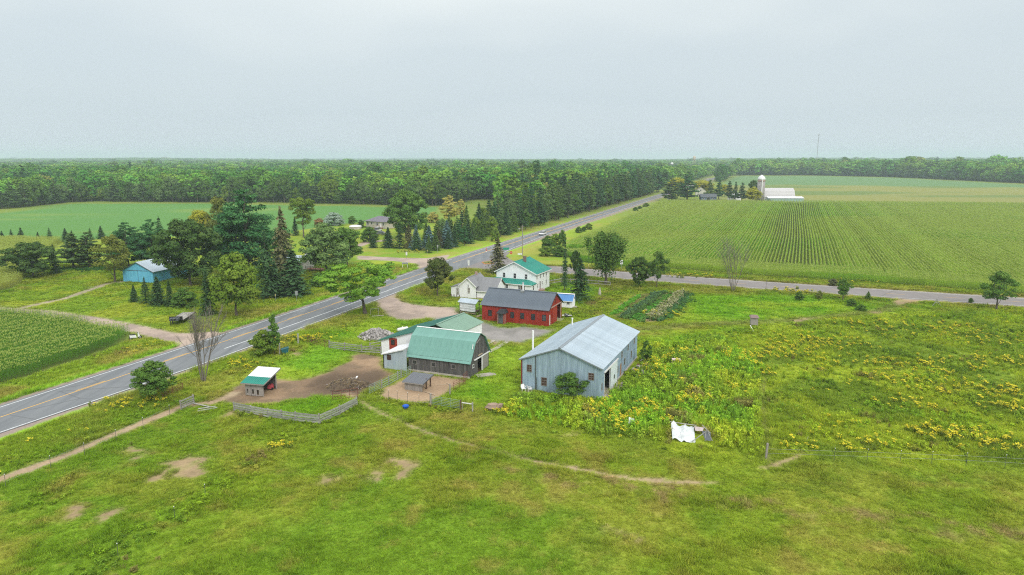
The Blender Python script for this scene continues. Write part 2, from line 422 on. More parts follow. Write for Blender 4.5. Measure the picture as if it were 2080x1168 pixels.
def door(parent, wf, s0, s1, z0, z1, mat, trim='white_trim', out=0.04, handle=True, name='door'):
    mb = MB(); wf.box(mb, s0, s1, z0, z1, -0.03, out)
    d = mb.build(name, mat, parent)
    t = MB(); fw = 0.08
    wf.box(t, s0 - fw, s1 + fw, z1, z1 + fw, -0.04, out + 0.02); wf.box(t, s0 - fw, s0, z0, z1, -0.04, out + 0.015); wf.box(t, s1, s1 + fw, z0, z1, -0.04, out + 0.015)
    t.build('door_frame', trim, d)
    if handle:
        k = MB(); wf.box(k, s1 - 0.13, s1 - 0.07, (z0 + z1) / 2 - 0.06, (z0 + z1) / 2 + 0.06, out, out + 0.05); k.build('handle', 'galv', d)
    return d
def one(name, mat, parent, fn, smooth=False):
    mb = MB(); fn(mb); return mb.build(name, mat, parent, smooth)

# ------------------------------------------------------------------ the lie of the land: roads, fields, bare ground (metres)
HD = (0.3447, 0.9387); HN = (0.9387, -0.3447); HO = (-94.2, 0.0)      # highway axis
_ct = [-200, 0, 150, 200, 240, 280, 330, 445, 580, 850, 1112, 1290, 1634, 3200]
_cn = [0.2, 0.2, 0.2, -0.5, -0.9, -0.5, 0.4, 2.0, 4.1, 8.0, 12.0, 14.5, 20.7, 46.0]
def hw_c(t): return float(np.interp(t, _ct, _cn))
def hw(t, n):
    n = n + hw_c(t); return (HO[0] + HD[0] * t + HN[0] * n, HO[1] + HD[1] * t + HN[1] * n)
def hw_tn(x, y):
    qx = x - HO[0]; qy = y - HO[1]
    t = qx * HD[0] + qy * HD[1]; return t, qx * HN[0] + qy * HN[1] - np.interp(t, _ct, _cn)
def resample(pts, step):
    out = [pts[0]]
    for (ax, ay), (bx, by) in zip(pts[:-1], pts[1:]):
        n = max(1, math.ceil(math.hypot(bx - ax, by - ay) / step))
        out += [(ax + (bx - ax) * k / n, ay + (by - ay) * k / n) for k in range(1, n + 1)]
    return out
def offset(pts, d):
    out = []
    for i, p in enumerate(pts):
        a = pts[max(0, i - 1)]; b = pts[min(len(pts) - 1, i + 1)]
        l = math.hypot(b[0] - a[0], b[1] - a[1]) or 1
        out.append((p[0] + (b[1] - a[1]) / l * d, p[1] - (b[0] - a[0]) / l * d))
    return out
CROSS = [(-12, 203.5), (2, 199.5), (13, 195.8), (35, 183.9), (64, 171.3), (89.6, 160.4), (115.4, 150.4), (160, 133), (230, 107)]
CROSS = resample(CROSS, 4.0)

GRAVEL_DRIVE = [(-30.90, 151.96), (-27.42, 159.35), (-26.82, 156.42), (-25.50, 152.50), (-22.05, 148.76), (-16.99, 145.70), (-12.07, 144.70), (-11.20, 137.63), (-15.99, 134.99), (-19.05, 133.28), (-22.41, 133.28), (-24.53, 135.86), (-27.01, 139.45), (-27.53, 142.27), (-29.15, 145.20)]
GRAVEL_GREY = [(-16.88, 134.13), (-11.72, 140.38), (-6.38, 132.44), (-2.82, 126.83), (2.08, 127.61), (7.91, 125.31), (4.45, 119.57), (1.30, 115.90), (-4.82, 117.54), (-7.40, 124.57), (-13.61, 131.20)]
WEST_ROAD = [(-51.40, 225.02), (-45.38, 222.72), (-35.13, 219.36), (-27.46, 219.36), (-21.17, 227.37), (-20.74, 210.85), (-24.15, 192.15), (-25.72, 191.30), (-28.09, 198.32), (-30.00, 207.83), (-37.23, 212.92), (-49.41, 216.09)]
YARD = [(-39.81, 90.33), (-39.33, 92.18), (-38.32, 94.11), (-34.60, 96.11), (-32.94, 95.89), (-31.50, 95.44), (-30.26, 95.89), (-28.89, 97.96), (-27.64, 101.12), (-26.11, 103.94), (-26.12, 107.75), (-25.50, 110.05), (-23.82, 109.47), (-21.02, 107.19), (-19.79, 101.37), (-18.14, 98.44), (-19.25, 93.46), (-20.17, 91.76), (-20.49, 90.33), (-20.85, 88.54), (-22.45, 88.54), (-25.27, 88.54), (-26.48, 88.54), (-28.87, 87.20), (-31.14, 85.71), (-33.67, 85.16), (-36.74, 85.71), (-37.99, 86.08)]
PEN = [(-18.45, 90.73), (-18.31, 92.18), (-17.00, 94.77), (-15.93, 96.11), (-15.18, 97.96), (-15.35, 100.13), (-11.50, 97.96), (-7.31, 96.11), (-6.83, 95.44), (-7.33, 94.33), (-8.28, 92.18), (-8.62, 89.73), (-9.79, 87.96), (-10.62, 86.45), (-11.40, 85.89), (-13.03, 85.89), (-15.00, 86.82), (-16.98, 87.58), (-18.31, 88.93)]
TRAIL = [(-23.07, 89.73), (-20.52, 87.39), (-18.80, 84.80), (-15.48, 81.35), (-9.91, 76.18), (-4.45, 72.39), (1.07, 69.18), (5.70, 67.03), (8.67, 65.88), (12.93, 64.13), (20.70, 63.49)]
TRACK = [(-52.85, 61.74), (-51.80, 64.23), (-50.03, 67.50), (-48.40, 70.69), (-46.54, 76.04), (-44.31, 82.02), (-42.83, 85.53), (-39.90, 86.26), (-38.34, 89.73)]
RUT = [(-48.16, 70.31), (-47.42, 73.62), (-46.03, 77.23), (-43.97, 81.35), (-42.49, 84.80)]
LEFT_DRIVE = [(-125.12, 146.20), (-109.64, 142.75), (-98.24, 139.92), (-82.17, 132.02), (-68.29, 124.20), (-61.41, 119.57), (-56.79, 116.88)]
LEFT_DRIVE2 = [(-106.47, 142.75), (-105.32, 147.22), (-103.29, 154.16), (-103.76, 164.25), (-104.59, 173.57), (-102.12, 176.42)]
PATCHES = [[(-36.50, 64.02), (-37.24, 67.97), (-35.89, 69.31), (-34.02, 69.55), (-32.31, 68.94), (-31.72, 64.99), (-34.42, 64.34)],
           [(-43.73, 71.47), (-43.25, 72.39), (-41.77, 72.13), (-42.01, 70.95)], [(-41.11, 67.85), (-40.65, 71.47), (-39.68, 71.73), (-40.05, 69.31)],
           [(-40.58, 57.08), (-41.20, 58.69), (-40.35, 59.24), (-39.54, 57.35), (-39.07, 55.89)], [(-37.84, 55.89), (-37.69, 57.26), (-36.70, 58.69), (-36.18, 59.24), (-35.94, 57.35), (-36.68, 55.56)],
           [(-36.39, 80.69), (-36.61, 83.04), (-35.78, 84.44), (-35.26, 82.02), (-35.46, 80.52)], [(-13.53, 68.81), (-11.64, 69.31), (-9.55, 68.81), (-9.96, 67.14), (-11.03, 66.68), (-11.02, 64.02), (-11.59, 64.45), (-11.38, 66.91), (-12.83, 67.85)],
           [(-19.29, 63.38), (-19.04, 64.67), (-17.59, 64.45), (-18.00, 62.97)], [(-15.42, 66.00), (-14.22, 66.91), (-13.17, 66.00), (-14.32, 64.13)],
           [(26.12, 66.80), (28.20, 68.33), (30.17, 69.31), (32.14, 70.56), (30.15, 68.33), (27.40, 66.91)], [(5.82, 76.04), (6.74, 76.63), (7.62, 75.46), (6.33, 75.17)],
           [(85.63, 151.96), (89.67, 154.16), (95.81, 153.05), (91.12, 149.29), (85.52, 147.73)], [(55.60, 132.86), (59.14, 135.42), (62.15, 134.99), (60.03, 132.86), (56.08, 131.61)], [(74.97, 139.92), (79.33, 142.27), (75.80, 138.54)],
           [(8.63, 54.83), (9.55, 54.66), (11.28, 53.33), (10.52, 53.33)], [(-4.69, 114.31), (-3.24, 117.54), (-2.51, 116.23), (-3.82, 111.24)], [(11.52, 86.82), (12.89, 89.73), (14.06, 90.73), (12.71, 87.39)],
           [(20.41, 139.45), (24.27, 148.24), (27.90, 154.72), (30.00, 159.35), (30.25, 158.17), (23.48, 143.23), (21.11, 137.19)], [(26.16, 133.28), (29.52, 137.63), (30.18, 134.99), (27.23, 131.20)],
           [(-36.87, 108.32), (-36.56, 111.24), (-34.47, 110.34), (-35.07, 107.75)], [(1.37, 90.53), (2.42, 91.35), (2.58, 89.73), (1.48, 89.13)]]
DRYBAND = [(-3.74, 69.31), (-0.52, 67.50), (3.04, 65.55), (7.90, 63.59), (14.85, 61.54)]
DRYBAND2 = [(20.48, 59.61), (27.52, 57.61), (35.56, 55.89), (44.84, 53.64)]
RTRACK = [(24.81, 126.07), (34.29, 128.39), (44.60, 130.79), (57.25, 133.28), (66.56, 136.30), (78.30, 141.32), (88.34, 149.81)]
GOATPATH = [(37.52, 96.57), (34.54, 89.73), (31.47, 80.69), (29.26, 73.21), (27.54, 68.69)]
LUSH = [[(-5.57, 114.94), (1.69, 113.37), (1.25, 91.76), (-1.95, 85.53), (-9.31, 87.77), (-5.79, 96.11), (-3.88, 103.41)], [(-37.68, 104.73), (-34.29, 114.94), (-25.38, 113.37), (-27.01, 106.08), (-29.28, 97.26), (-34.17, 96.57)],
        [(-33.08, 83.74), (-24.35, 79.88), (-20.52, 87.39), (-25.79, 89.73), (-29.79, 87.39)], [(41.88, 158.17), (69.31, 157.00), (80.10, 144.70), (55.62, 134.13), (33.06, 131.20)], [(-27.34, 158.17), (-17.97, 152.50), (-6.14, 151.42), (-6.01, 135.42), (-11.63, 143.23), (-23.27, 150.34)],
        [(9.22, 167.46), (17.68, 172.17), (22.74, 167.46), (15.30, 148.24), (9.77, 147.22)], [(-41.46, 133.28), (-32.57, 137.63), (-17.50, 131.20), (-23.01, 118.89), (-35.22, 118.21)], [(22.89, 118.21), (43.43, 127.22), (27.07, 113.37)]]
LAWN = [[(-133.67, 152.50), (-120.99, 158.17), (-115.25, 188.79), (-100.92, 174.27), (-88.95, 170.80), (-65.15, 137.63), (-56.65, 136.74), (-52.87, 144.70), (-54.58, 118.21), (-61.19, 120.96), (-75.69, 129.18), (-99.19, 141.32), (-130.08, 148.24)],
        [(-49.17, 167.46), (-43.85, 215.02), (-30.16, 206.84), (-27.72, 195.63), (-38.61, 164.25), (-45.56, 154.72)], [(-59.87, 118.21), (-54.58, 118.21), (-53.30, 133.28), (-65.15, 137.63)]]
WEED = [(-2.60, 85.53), (1.36, 89.73), (11.87, 87.01), (20.57, 104.73), (25.09, 118.21), (43.69, 128.00), (72.84, 136.74), (109.28, 142.27), (148.62, 137.63), (79.40, 65.77), (54.20, 67.50), (32.15, 69.55), (27.15, 69.06), (19.81, 71.60), (9.22, 75.31), (0.61, 80.36)]
SOY = [(-347.46, 334.59), (-299.80, 400.92), (-304.03, 431.93), (-311.73, 488.45), (-214.85, 483.19), (-132.96, 463.22), (-48.38, 449.28), (-42.08, 377.18), (-82.04, 334.59), (-100.88, 290.63), (-148.80, 277.81), (-175.40, 266.05), (-201.65, 267.67), (-260.60, 249.42)]
FARSOY = [(241.74, 800.79), (397.94, 1236.94), (521.19, 1220.36), (611.27, 1129.51), (627.36, 845.61), (660.54, 632.69), (625.77, 599.07), (555.37, 747.88), (328.68, 822.59)]
TANFIELD = [(143.47, 510.67), (241.74, 800.79), (328.68, 822.59), (555.37, 747.88), (625.77, 599.07), (452.94, 431.93), (349.25, 468.05), (200.46, 499.32), (109.18, 499.32)]
CORN_R = [(19.94, 245.23), (26.18, 267.67), (42.10, 306.78), (87.70, 436.14), (109.18, 499.32), (199.36, 496.55), (345.69, 463.22), (448.67, 427.80), (158.80, 137.63), (121.86, 159.35), (96.71, 173.57), (68.93, 184.75), (51.21, 194.75), (30.95, 202.02), (21.51, 210.85), (16.45, 226.19)]
CORN_L = [(-140.22, 146.20), (-106.87, 138.99), (-94.35, 134.13), (-81.44, 127.61), (-70.40, 121.66), (-68.49, 118.21), (-68.56, 111.24), (-70.51, 102.13), (-72.39, 96.11), (-73.65, 93.89), (-76.21, 80.69)]
CORN_F = [(-258.28, 266.05), (-200.46, 266.05), (-174.49, 262.87), (-154.73, 223.87), (-146.22, 198.32), (-131.36, 180.87), (-124.15, 167.46), (-124.55, 163.00), (-136.41, 137.63)]
GARDEN = [(20.36, 137.63), (30.47, 159.35), (43.11, 163.00), (38.65, 149.81), (27.23, 131.20), (21.35, 134.13)]
VERGE_DRY = [[(-7.04, 242.51), (12.37, 285.00), (26.06, 300.52), (19.91, 249.42), (17.77, 202.96), (3.10, 212.92)], [(10.86, 185.54), (28.10, 174.27), (62.27, 163.00), (53.52, 158.17), (31.37, 164.25), (19.30, 164.25)], [(-71.66, 223.87), (-22.80, 223.87), (-7.24, 249.42), (-16.29, 281.36), (-54.29, 249.42)], [(-19.64, 157.00), (-12.36, 152.50), (-15.30, 148.24), (-25.06, 154.72)]]

# thing footprints, so that grass does not grow through floors
FOOT = []
def rect(o, ang, x0, x1, y0, y1):
    c, s = math.cos(ang), math.sin(ang)
    return [(o[0] + c * x - s * y, o[1] + s * x + c * y) for x, y in ((x0, y0), (x1, y0), (x1, y1), (x0, y1))]

def in_grow(x, y):
    """True where soft plants may stand"""
    t, n = hw_tn(x, y)
    ok = (n < -5.0) | (n > 7.6)
    ok &= line_d(x, y, CROSS) > 6.3
    ok &= poly_sd(x, y, WEST_ROAD) < 0
    for f in FOOT: ok &= poly_sd(x, y, f) < 0.05
    return ok

def ground_rgb(x, y):
    """soil and sward colour (linear albedo) and how bare the spot is"""
    x = np.asarray(x, float); y = np.asarray(y, float)
    n1 = fbm(x, y, 26, 1); n2 = fbm(x, y, 7, 2); n3 = fbm(x, y, 2.2, 3); n4 = fbm(x, y, 60, 4)
    A = lambda *c: np.array(c)[None, :]
    def lerp(c, d, w): return c + (d - c) * np.broadcast_to(np.clip(w, 0, 1), (len(x),))[:, None]
    c = lerp(np.repeat(A(.128, .165, .020), len(x), 0), A(.102, .158, .018), sstep(.38, .62, n1))
    c = lerp(c, A(.175, .170, .036), sstep(.46, .68, n2) * .58)
    c = lerp(c, A(.070, .125, .016), sstep(.55, .75, n3) * .4)
    c = lerp(c, A(.200, .150, .058), np.maximum(sstep(.62, .76, fbm(x, y, 4.5, 9)) * .55, sstep(.64, .78, fbm(x, y, 1.5, 19)) * .4))
    w = sstep(-6, 2, poly_sd(x, y, WEED))
    c = lerp(c, lerp(np.repeat(A(.185, .215, .026), len(x), 0), A(.115, .155, .024), sstep(.4, .65, n2)), w)
    for p in LUSH: c = lerp(c, lerp(np.repeat(A(.105, .200, .018), len(x), 0), A(.165, .225, .025), sstep(.4, .65, n2)), sstep(-3, 3, poly_sd(x, y, p) + 4 * (n2 - .5)) * .9)
    for p in LAWN: c = lerp(c, lerp(np.repeat(A(.180, .200, .030), len(x), 0), A(.125, .180, .024), sstep(.4, .62, n2)), sstep(-3, 3, poly_sd(x, y, p)))
    for p in VERGE_DRY: c = lerp(c, A(.165, .155, .042), sstep(-4, 4, poly_sd(x, y, p) + 9 * (n2 - .5)) * sstep(.3, .6, n2 + .4 * (n3 - .5)) * .6)
    t, n = hw_tn(x, y)
    vb = sstep(18, 11, np.abs(n))
    c = lerp(c, lerp(np.repeat(A(.150, .195, .026), len(x), 0), A(.195, .175, .055), sstep(.42, .62, n2)), vb * .8)
    c = lerp(c, A(.155, .260, .022), sstep(7.5, 6.3, np.abs(n - .6)) * .9)
    c = lerp(c, A(.190, .170, .060), sstep(1.6, .2, np.abs(line_d(x, y, CROSS) - 6.6)) * .8)
    c = c * A(1.66, 1.84, 1.15)
    # far land
    far = sstep(300, 420, y)
    c = lerp(c, A(.170, .215, .05), far * .6)
    c = lerp(c, lerp(np.repeat(A(.102, .235, .055), len(x), 0), A(.165, .265, .055), sstep(.52, .7, fbm(x, y * 3, 90, 21)) * .8), sstep(-2, 3, poly_sd(x, y, SOY)))
    c = lerp(c, A(.125, .225, .085), sstep(-2, 4, poly_sd(x, y, FARSOY)))
    tf = lerp(np.repeat(A(.235, .245, .07), len(x), 0), A(.145, .205, .055), sstep(.45, .65, fbm(x * .35, y, 34, 22)))
    c = lerp(c, tf, sstep(-3, 4, poly_sd(x, y, TANFIELD)))
    for p in (CORN_R, CORN_L, CORN_F): c = lerp(c, A(.105, .135, .032), sstep(-.6, .6, poly_sd(x, y, p)))
    c = lerp(c, A(.19, .15, .095), sstep(-.5, .8, poly_sd(x, y, GARDEN)) * .55)
    # bare ground
    bare = np.zeros(len(x)); rag = (n3 - .5) * 1.6 + (fbm(x, y, .9, 12) - .5) * 1.2
    dirt = lerp(np.repeat(A(.34, .235, .148), len(x), 0), A(.255, .175, .112), sstep(.4, .65, n3))
    def lay(col, w):
        nonlocal c, bare
        c = lerp(c, col, w); bare = np.maximum(bare, w)
    for p in PATCHES: lay(lerp(dirt, A(.40, .30, .19), .4 * n2), sstep(-.4, .6, poly_sd(x, y, p) + rag * 1.7) * sstep(.30, .55, n3 + .14) * .92)
    lay(A(.40, .29, .19), sstep(-.2, .4, poly_sd(x, y, PATCHES[9]) + .25 + rag * .4)); lay(lerp(dirt, A(.20, .145, .095), sstep(.45, .6, fbm(x, y, 3, 43))), sstep(-.5, .6, poly_sd(x, y, YARD) + rag)); lay(lerp(dirt, A(.40, .29, .19), n2), sstep(-.2, .5, poly_sd(x, y, PEN) + rag * .5))
    px, py = PILE
    lay(A(.105, .075, .052), sstep(8.5, 3.5, np.hypot((x - px - .8) * .8, y - py - 1.2) + rag * 1.5) * sstep(-1, 1, poly_sd(x, y, YARD)) * .85)
    lay(lerp(dirt, A(.42, .32, .22), n2), sstep(.5, .12, line_d(x, y, TRAIL) - .55 * (n2 - .4) + rag * .35) * sstep(.32, .55, n2 + .08) * .9)
    lay(lerp(dirt, A(.40, .32, .21), n2), sstep(1.1, .6, line_d(x, y, TRACK) + rag * .3)); lay(lerp(dirt, A(.40, .32, .21), .6), sstep(.5, .2, line_d(x, y, RUT) + rag * .3) * .8)
    c = lerp(c, A(.33, .235, .11), sstep(2.4, .6, line_d(x, y, DRYBAND) + rag * 1.6) * sstep(.45, .7, fbm(x, y, 1.3, 31)) * .75)
    c = lerp(c, A(.30, .22, .10), sstep(2.2, .6, line_d(x, y, DRYBAND2) + rag * 1.6) * sstep(.45, .7, fbm(x, y, 1.3, 31)) * .75)
    lay(A(.24, .20, .11), sstep(1.0, .4, np.abs(line_d(x, y, RTRACK) - .8) + rag * .3) * .35); lay(A(.22, .20, .09), sstep(.55, .2, line_d(x, y, GOATPATH) + rag * .2) * .6)
    pink = lerp(np.repeat(A(.42, .335, .275), len(x), 0), A(.325, .260, .220), sstep(.42, .65, fbm(x, y, 3.2, 41)))
    grey = lerp(np.repeat(A(.285, .270, .255), len(x), 0), A(.225, .215, .200), sstep(.4, .65, n3))
    lay(grey, sstep(-.8, .9, poly_sd(x, y, GRAVEL_GREY) + rag)); lay(pink, sstep(-.8, .7, poly_sd(x, y, GRAVEL_DRIVE) + rag * .7))
    lay(pink, sstep(-.3, .4, poly_sd(x, y, WEST_ROAD) + rag * .3)); lay(pink, sstep(2.6, 1.9, line_d(x, y, LEFT_DRIVE) + rag * .4)); lay(pink * .95, sstep(1.5, .9, line_d(x, y, LEFT_DRIVE2) + rag * .4) * .85)
    lay(pink, sstep(2.2, 1.5, line_d(x, y, [(-57.68, 233.45), (-56.78, 250.85), (-55.55, 259.76), (-48.76, 269.31)])))
    sh = sstep(6.15, 5.75, np.abs(n - .75) + rag * .12)
    sh = np.maximum(sh, sstep(.0, .6, 8.1 - np.abs(n) + rag * .12) * (n > 0) * sstep(84, 112, t) * sstep(215, 200, t))
    lay(lerp(np.repeat(A(.325, .260, .225), len(x), 0), A(.27, .22, .19), n3), sh)
    lay(A(.33, .28, .24), sstep(6.5, 5.9, line_d(x, y, CROSS) + rag * .2))
    # gravel apron where the left drive meets the highway
    lay(pink, sstep(-.3, .5, poly_sd(x, y, [(-64.97, 123.10), (-59.93, 123.10), (-55.52, 124.57), (-51.46, 120.26), (-53.73, 112.45), (-55.90, 107.47), (-56.67, 104.73), (-57.82, 114.31), (-59.54, 117.54)]) + rag * .4))
    return np.clip(c, .004, .9), bare
PILE = (-23.31, 93.03)

def graded(lo, hi, a, b, step, grow=1.12):
    core = list(np.arange(a, b + step * .5, step)); s = step; v = a; left = []
    while v > lo: s *= grow; v -= s; left.append(v)
    s = step; v = b; right = []
    while v < hi: s *= grow; v += s; right.append(v)
    return np.array(left[::-1] + core + right)
gx = graded(-12000, 12000, -120, 135, 0.7, 1.07); gy = graded(-600, 13000, 30, 235, 0.7, 1.045)
X, Y = np.meshgrid(gx, gy); nx, ny = len(gx), len(gy)
def far_z(x, y):
    """low swells of the land near the horizon"""
    r = np.hypot(x, y)
    return sstep(2500, 6500, r) * (fbm(x, y, 2100, 77, 2) - .62) * 70
FLATZ = far_z(X.ravel(), Y.ravel())

# ================================================================== farm buildings
def bar_part(parent, name, p, q, w, h, mat): return one(name, mat, parent, lambda mb: mb.bar(p, q, w, h))
def tube_part(parent, name, p, q, r, mat, r1=None, n=10): return one(name, mat, parent, lambda mb: mb.tube(p, q, r, r if r1 is None else r1, n), False)
def four(L, D): return WF((0, 0), (1, 0)), WF((L, 0), (0, 1)), WF((L, D), (-1, 0)), WF((0, D), (0, -1))

# ---- big grey metal barn -------------------------------------------------------
ang = R(-23.2); o = (1.40, 91.82)
gb = thing('machine_barn', 'large weathered grey metal barn with white sliding door and brown windows', 'barn', o, ang)
L, D, ev, rx, rz_ = 11.4, 21.3, 4.45, 5.6, 6.55
FOOT.append(rect(o, ang, -.1, L + .1, -.1, D + .1))
F, RW, B, LW = four(L, D)
gp = [(0, ev), (rx, rz_), (L, ev)]
fw_ = [(1.11, 3.15, .66, .95), (3.32, 1.5, .75, 1.12), (5.6, 1.45, .75, 1.12), (7.85, 1.6, .75, 1.1), (10.06, 3.1, .72, .92)]
op = [(s - w / 2, s + w / 2, z - h / 2, z + h / 2) for s, z, w, h in fw_]
rn = random.Random(3)
wall(gb, F, gp, .86, 'gray_metal', op, 'wall_panel', rib=.02, jit=.012, rnd=rn)
for s, z, w, h in fw_: window(gb, F, s, z, w, h, 'frame_grey', 'board_brown', 1, 2, .05, .045)
rw_ = [(.55, 1.68, .42, .9), (8.93, 1.66, .5, .95), (13.02, 1.74, .62, 1.0), (17.29, 1.73, .62, 1.0), (11.22, 3.3, .5, .85), (15.04, 3.4, .5, .85), (19.09, 3.42, .5, .85)]
op = [(s - w / 2, s + w / 2, z - h / 2, z + h / 2) for s, z, w, h in rw_] + [(1.75, 4.6, 0, 3.3), (10.2, 11.0, 0, 2.0)]
wall(gb, RW, [(0, ev), (D, ev)], .86, 'gray_metal', op, 'wall_panel', rib=.02, jit=.012, rnd=rn)
for s, z, w, h in rw_: window(gb, RW, s, z, w, h, 'frame_grey', 'glass', 0, 1, .05, .045)
door(gb, RW, 10.2, 11.0, 0.05, 2.0, pm('tan plank door', (.33, .19, .12), (.25, .14, .09), 4, .8), 'frame_grey')
wall(gb, B, [(0, ev), (L - rx, rz_), (L, ev)], .86, 'gray_metal', (), 'wall_panel', rib=0, rnd=rn); wall(gb, LW, [(0, ev), (D, ev)], .86, 'gray_metal', (), 'wall_panel', rib=.02, rnd=rn)
ov, rk = .38, .28
sl = (rz_ - ev) / rx; sr = (rz_ - ev) / (L - rx); top = .09
roof(gb, (-ov, -rk, ev - ov * sl + top), (-ov, D + rk, ev - ov * sl + top), (rx, D + rk, rz_ + top), (rx, -rk, rz_ + top), .92, 'gray_roof')
roof(gb, (L + ov, -rk, ev - ov * sr + top), (L + ov, D + rk, ev - ov * sr + top), (rx, D + rk, rz_ + top), (rx, -rk, rz_ + top), .92, 'gray_roof')
def ridge(parent, p, q, w, drop, mat, name='ridge_cap'):
    p = Vector(p); q = Vector(q); d = (q - p).normalized(); a = Vector((0, 0, 1)).cross(d).normalized() * w
    mb = MB(); z = Vector((0, 0, drop)); t = Vector((0, 0, .045))
    mb.add([p - a - z, q - a - z, q, p, p + a - z, q + a - z, p + t, q + t, p - a - z + t, q - a - z + t, p + a - z + t, q + a - z + t],
           [(8, 9, 7, 6), (6, 7, 11, 10), (0, 3, 2, 1), (3, 4, 5, 2), (0, 1, 9, 8), (5, 4, 10, 11)])
    return mb.build(name, mat, parent)
ridge(gb, (rx, -rk - .03, rz_ + top + .03), (rx, D + rk + .03, rz_ + top + .03), .22, .08, 'ridge_metal')
for x0, z0, s in ((-ov, ev - ov * sl, 0), (L + ov, ev - ov * sr, 1)):
    bar_part(gb, 'rake_trim', (x0, -rk - .02, z0 - .02), (rx, -rk - .02, rz_ - .02), .05, .14, 'ridge_metal')
bar_part(gb, 'corner_trim', (-.03, -.03, 0), (-.03, -.03, ev), .16, .16, 'red_dark')
bar_part(gb, 'seam_strip', (2.06, -.07, 0), (2.06, -.07, 5.15), .09, .05, 'steel_post')
bar_part(gb, 'seam_strip', (2.24, -.065, 0), (2.24, -.065, 2.0), .05, .04, 'steel_post')
sd_ = MB(); RW.box(sd_, 4.55, 8.15, .03, 3.36, .10, .17)
for k in range(9): RW.box(sd_, 4.7 + k * .4, 4.74 + k * .4, .05, 3.34, .17, .19)
sdo = sd_.build('sliding_door', 'white_door', gb)
wd = MB(); RW.box(wd, 6.2, 6.6, 1.05, 1.65, .165, .21); wd.build('door_window', 'glass', sdo)
t_ = MB(); RW.box(t_, 1.3, 8.4, 3.38, 3.55, .06, .24); t_.build('door_track', 'white_trim', gb)
for a_ in (1.67, 4.6): t_ = MB(); RW.box(t_, a_, a_ + .08, 0, 3.38, -.06, .05); t_.build('door_frame', 'white_trim', gb)
one('floor', 'concrete', gb, lambda mb: mb.box(.1, L - .1, .1, D - .1, -.1, .03))
one('door_sill', 'concrete', gb, lambda mb: mb.box(L, L + 1.1, .9, 8.4, -.05, .06))
one('foundation', 'concrete', gb, lambda mb: mb.box(L + .005, L + .12, 8.4, D, -.05, .25))
tube_part(gb, 'roof_vent', (.95, 19.4, 4.9), (.95, 19.4, 6.0), .10, 'white_trim'); tube_part(gb, 'vent_cap', (.95, 19.4, 6.0), (.95, 19.4, 6.1), .16, 'white_trim')
pp = thing('flue_pipe', 'tall white flue pipe standing outside the grey metal barn', 'pipe', (3.05, 96.35), ang)
tube_part(pp, 'pipe_shaft', (0, 0, 0), (0, 0, 7.3), .14, 'white_trim'); tube_part(pp, 'collar', (0, 0, 2.0), (0, 0, 2.12), .18, 'galv')

# ---- gambrel barn -------------------------------------------------------------
ang = math.atan2(-.379, .925); o = (-15.79, 100.32)
gm_ = thing('gambrel_barn', 'dark weathered board barn with sea green gambrel roof', 'barn', o, ang)
L, D, ev = 10.3, 6.9, 2.5
FOOT.append(rect(o, ang, -.05, L + .05, -.05, D + .05))
F, RW, B, LW = four(L, D); gpr = [(0, ev), (1.75, 5.05), (3.45, 6.0), (5.15, 5.05), (D, ev)]
fw_ = [(1.05, 1.42, .62, .55), (4.36, 1.42, .62, .6), (7.65, 1.46, .6, .55)]
op = [(s - w / 2, s + w / 2, z - h / 2, z + h / 2) for s, z, w, h in fw_]
wall(gm_, F, [(0, ev + .1), (L, ev + .1)], .25, 'old_wood', op, 'board', .04, jit=.012, rnd=random.Random(5), raise_=.15)
for s, z, w, h in fw_: window(gm_, F, s, z, w, h, 'frame_grey', 'glass', 0, 0, .05, .04)
op = [(3.0, 4.4, 2.75, 4.95), (2.9, 4.3, 0, 2.1), (.95, 1.5, 1.3, 1.75)]
wall(gm_, RW, gpr, .25, 'old_wood', op, 'board', .04, jit=.012, rnd=random.Random(6))
window(gm_, RW, 1.22, 1.52, .5, .42, 'white_trim', 'glass', 0, 0, .05, .05)
wall(gm_, B, [(0, ev), (L, ev)], .5, 'old_wood', (), 'board', .04, rnd=random.Random(8)); wall(gm_, LW, [(0, ev), (1.75, 5.05), (3.45, 6.0), (5.15, 5.05), (D, ev)], .5, 'old_wood', (), 'board', .04, rnd=random.Random(8))
bar_part(gm_, 'door_post', (L + .05, 4.3, 0), (L + .05, 4.3, 2.2), .14, .14, 'white_trim')
bar_part(gm_, 'door_track', (L + .1, 1.5, 2.35), (L + .1, 7.1, 2.3), .12, .16, 'white_trim')
bar_part(gm_, 'door_brace', (L + .08, 2.3, 4.75), (L + .08, 3.5, 5.15), .10, .12, 'frame_grey')
bar_part(gm_, 'door_brace', (L + .08, .9, 4.2), (L + .08, 1.15, 4.9), .08, .12, 'white_trim')
dm = MB(); RW.box(dm, 4.45, 6.5, .1, 2.15, .03, .08); dm.build('sliding_door', 'frame_grey', gm_)
hm = MB(); RW.box(hm, 3.0, 4.4, 2.6, 2.74, -.6, .1); hm.build('loft_floor', 'tan_wood', gm_)
one('hay', 'straw', gm_, lambda mb: mb.box(L - 2.2, L - .4, 3.0, 4.6, 2.75, 3.3)); one('loft_deck', 'brown_wood', gm_, lambda mb: mb.box(.1, L - .15, .1, D - .1, 2.55, 2.68)); one('floor', 'straw', gm_, lambda mb: mb.box(.05, L - .05, .05, D - .05, -.1, .03))
ex0, ex1 = -.35, L + .3
top = .1
roof(gm_, (ex0, -.32, ev - .25), (ex1, -.32, ev - .25), (ex1, 0.05, ev + .12), (ex0, 0.05, ev + .12), .92, 'green_roof', 'eave_flare', rib=.014)
roof(gm_, (ex0, .02, ev + .1), (ex1, .02, ev + .1), (ex1, 1.68, 5.05 + top), (ex0, 1.68, 5.05 + top), .92, 'green_roof', rib=.014)
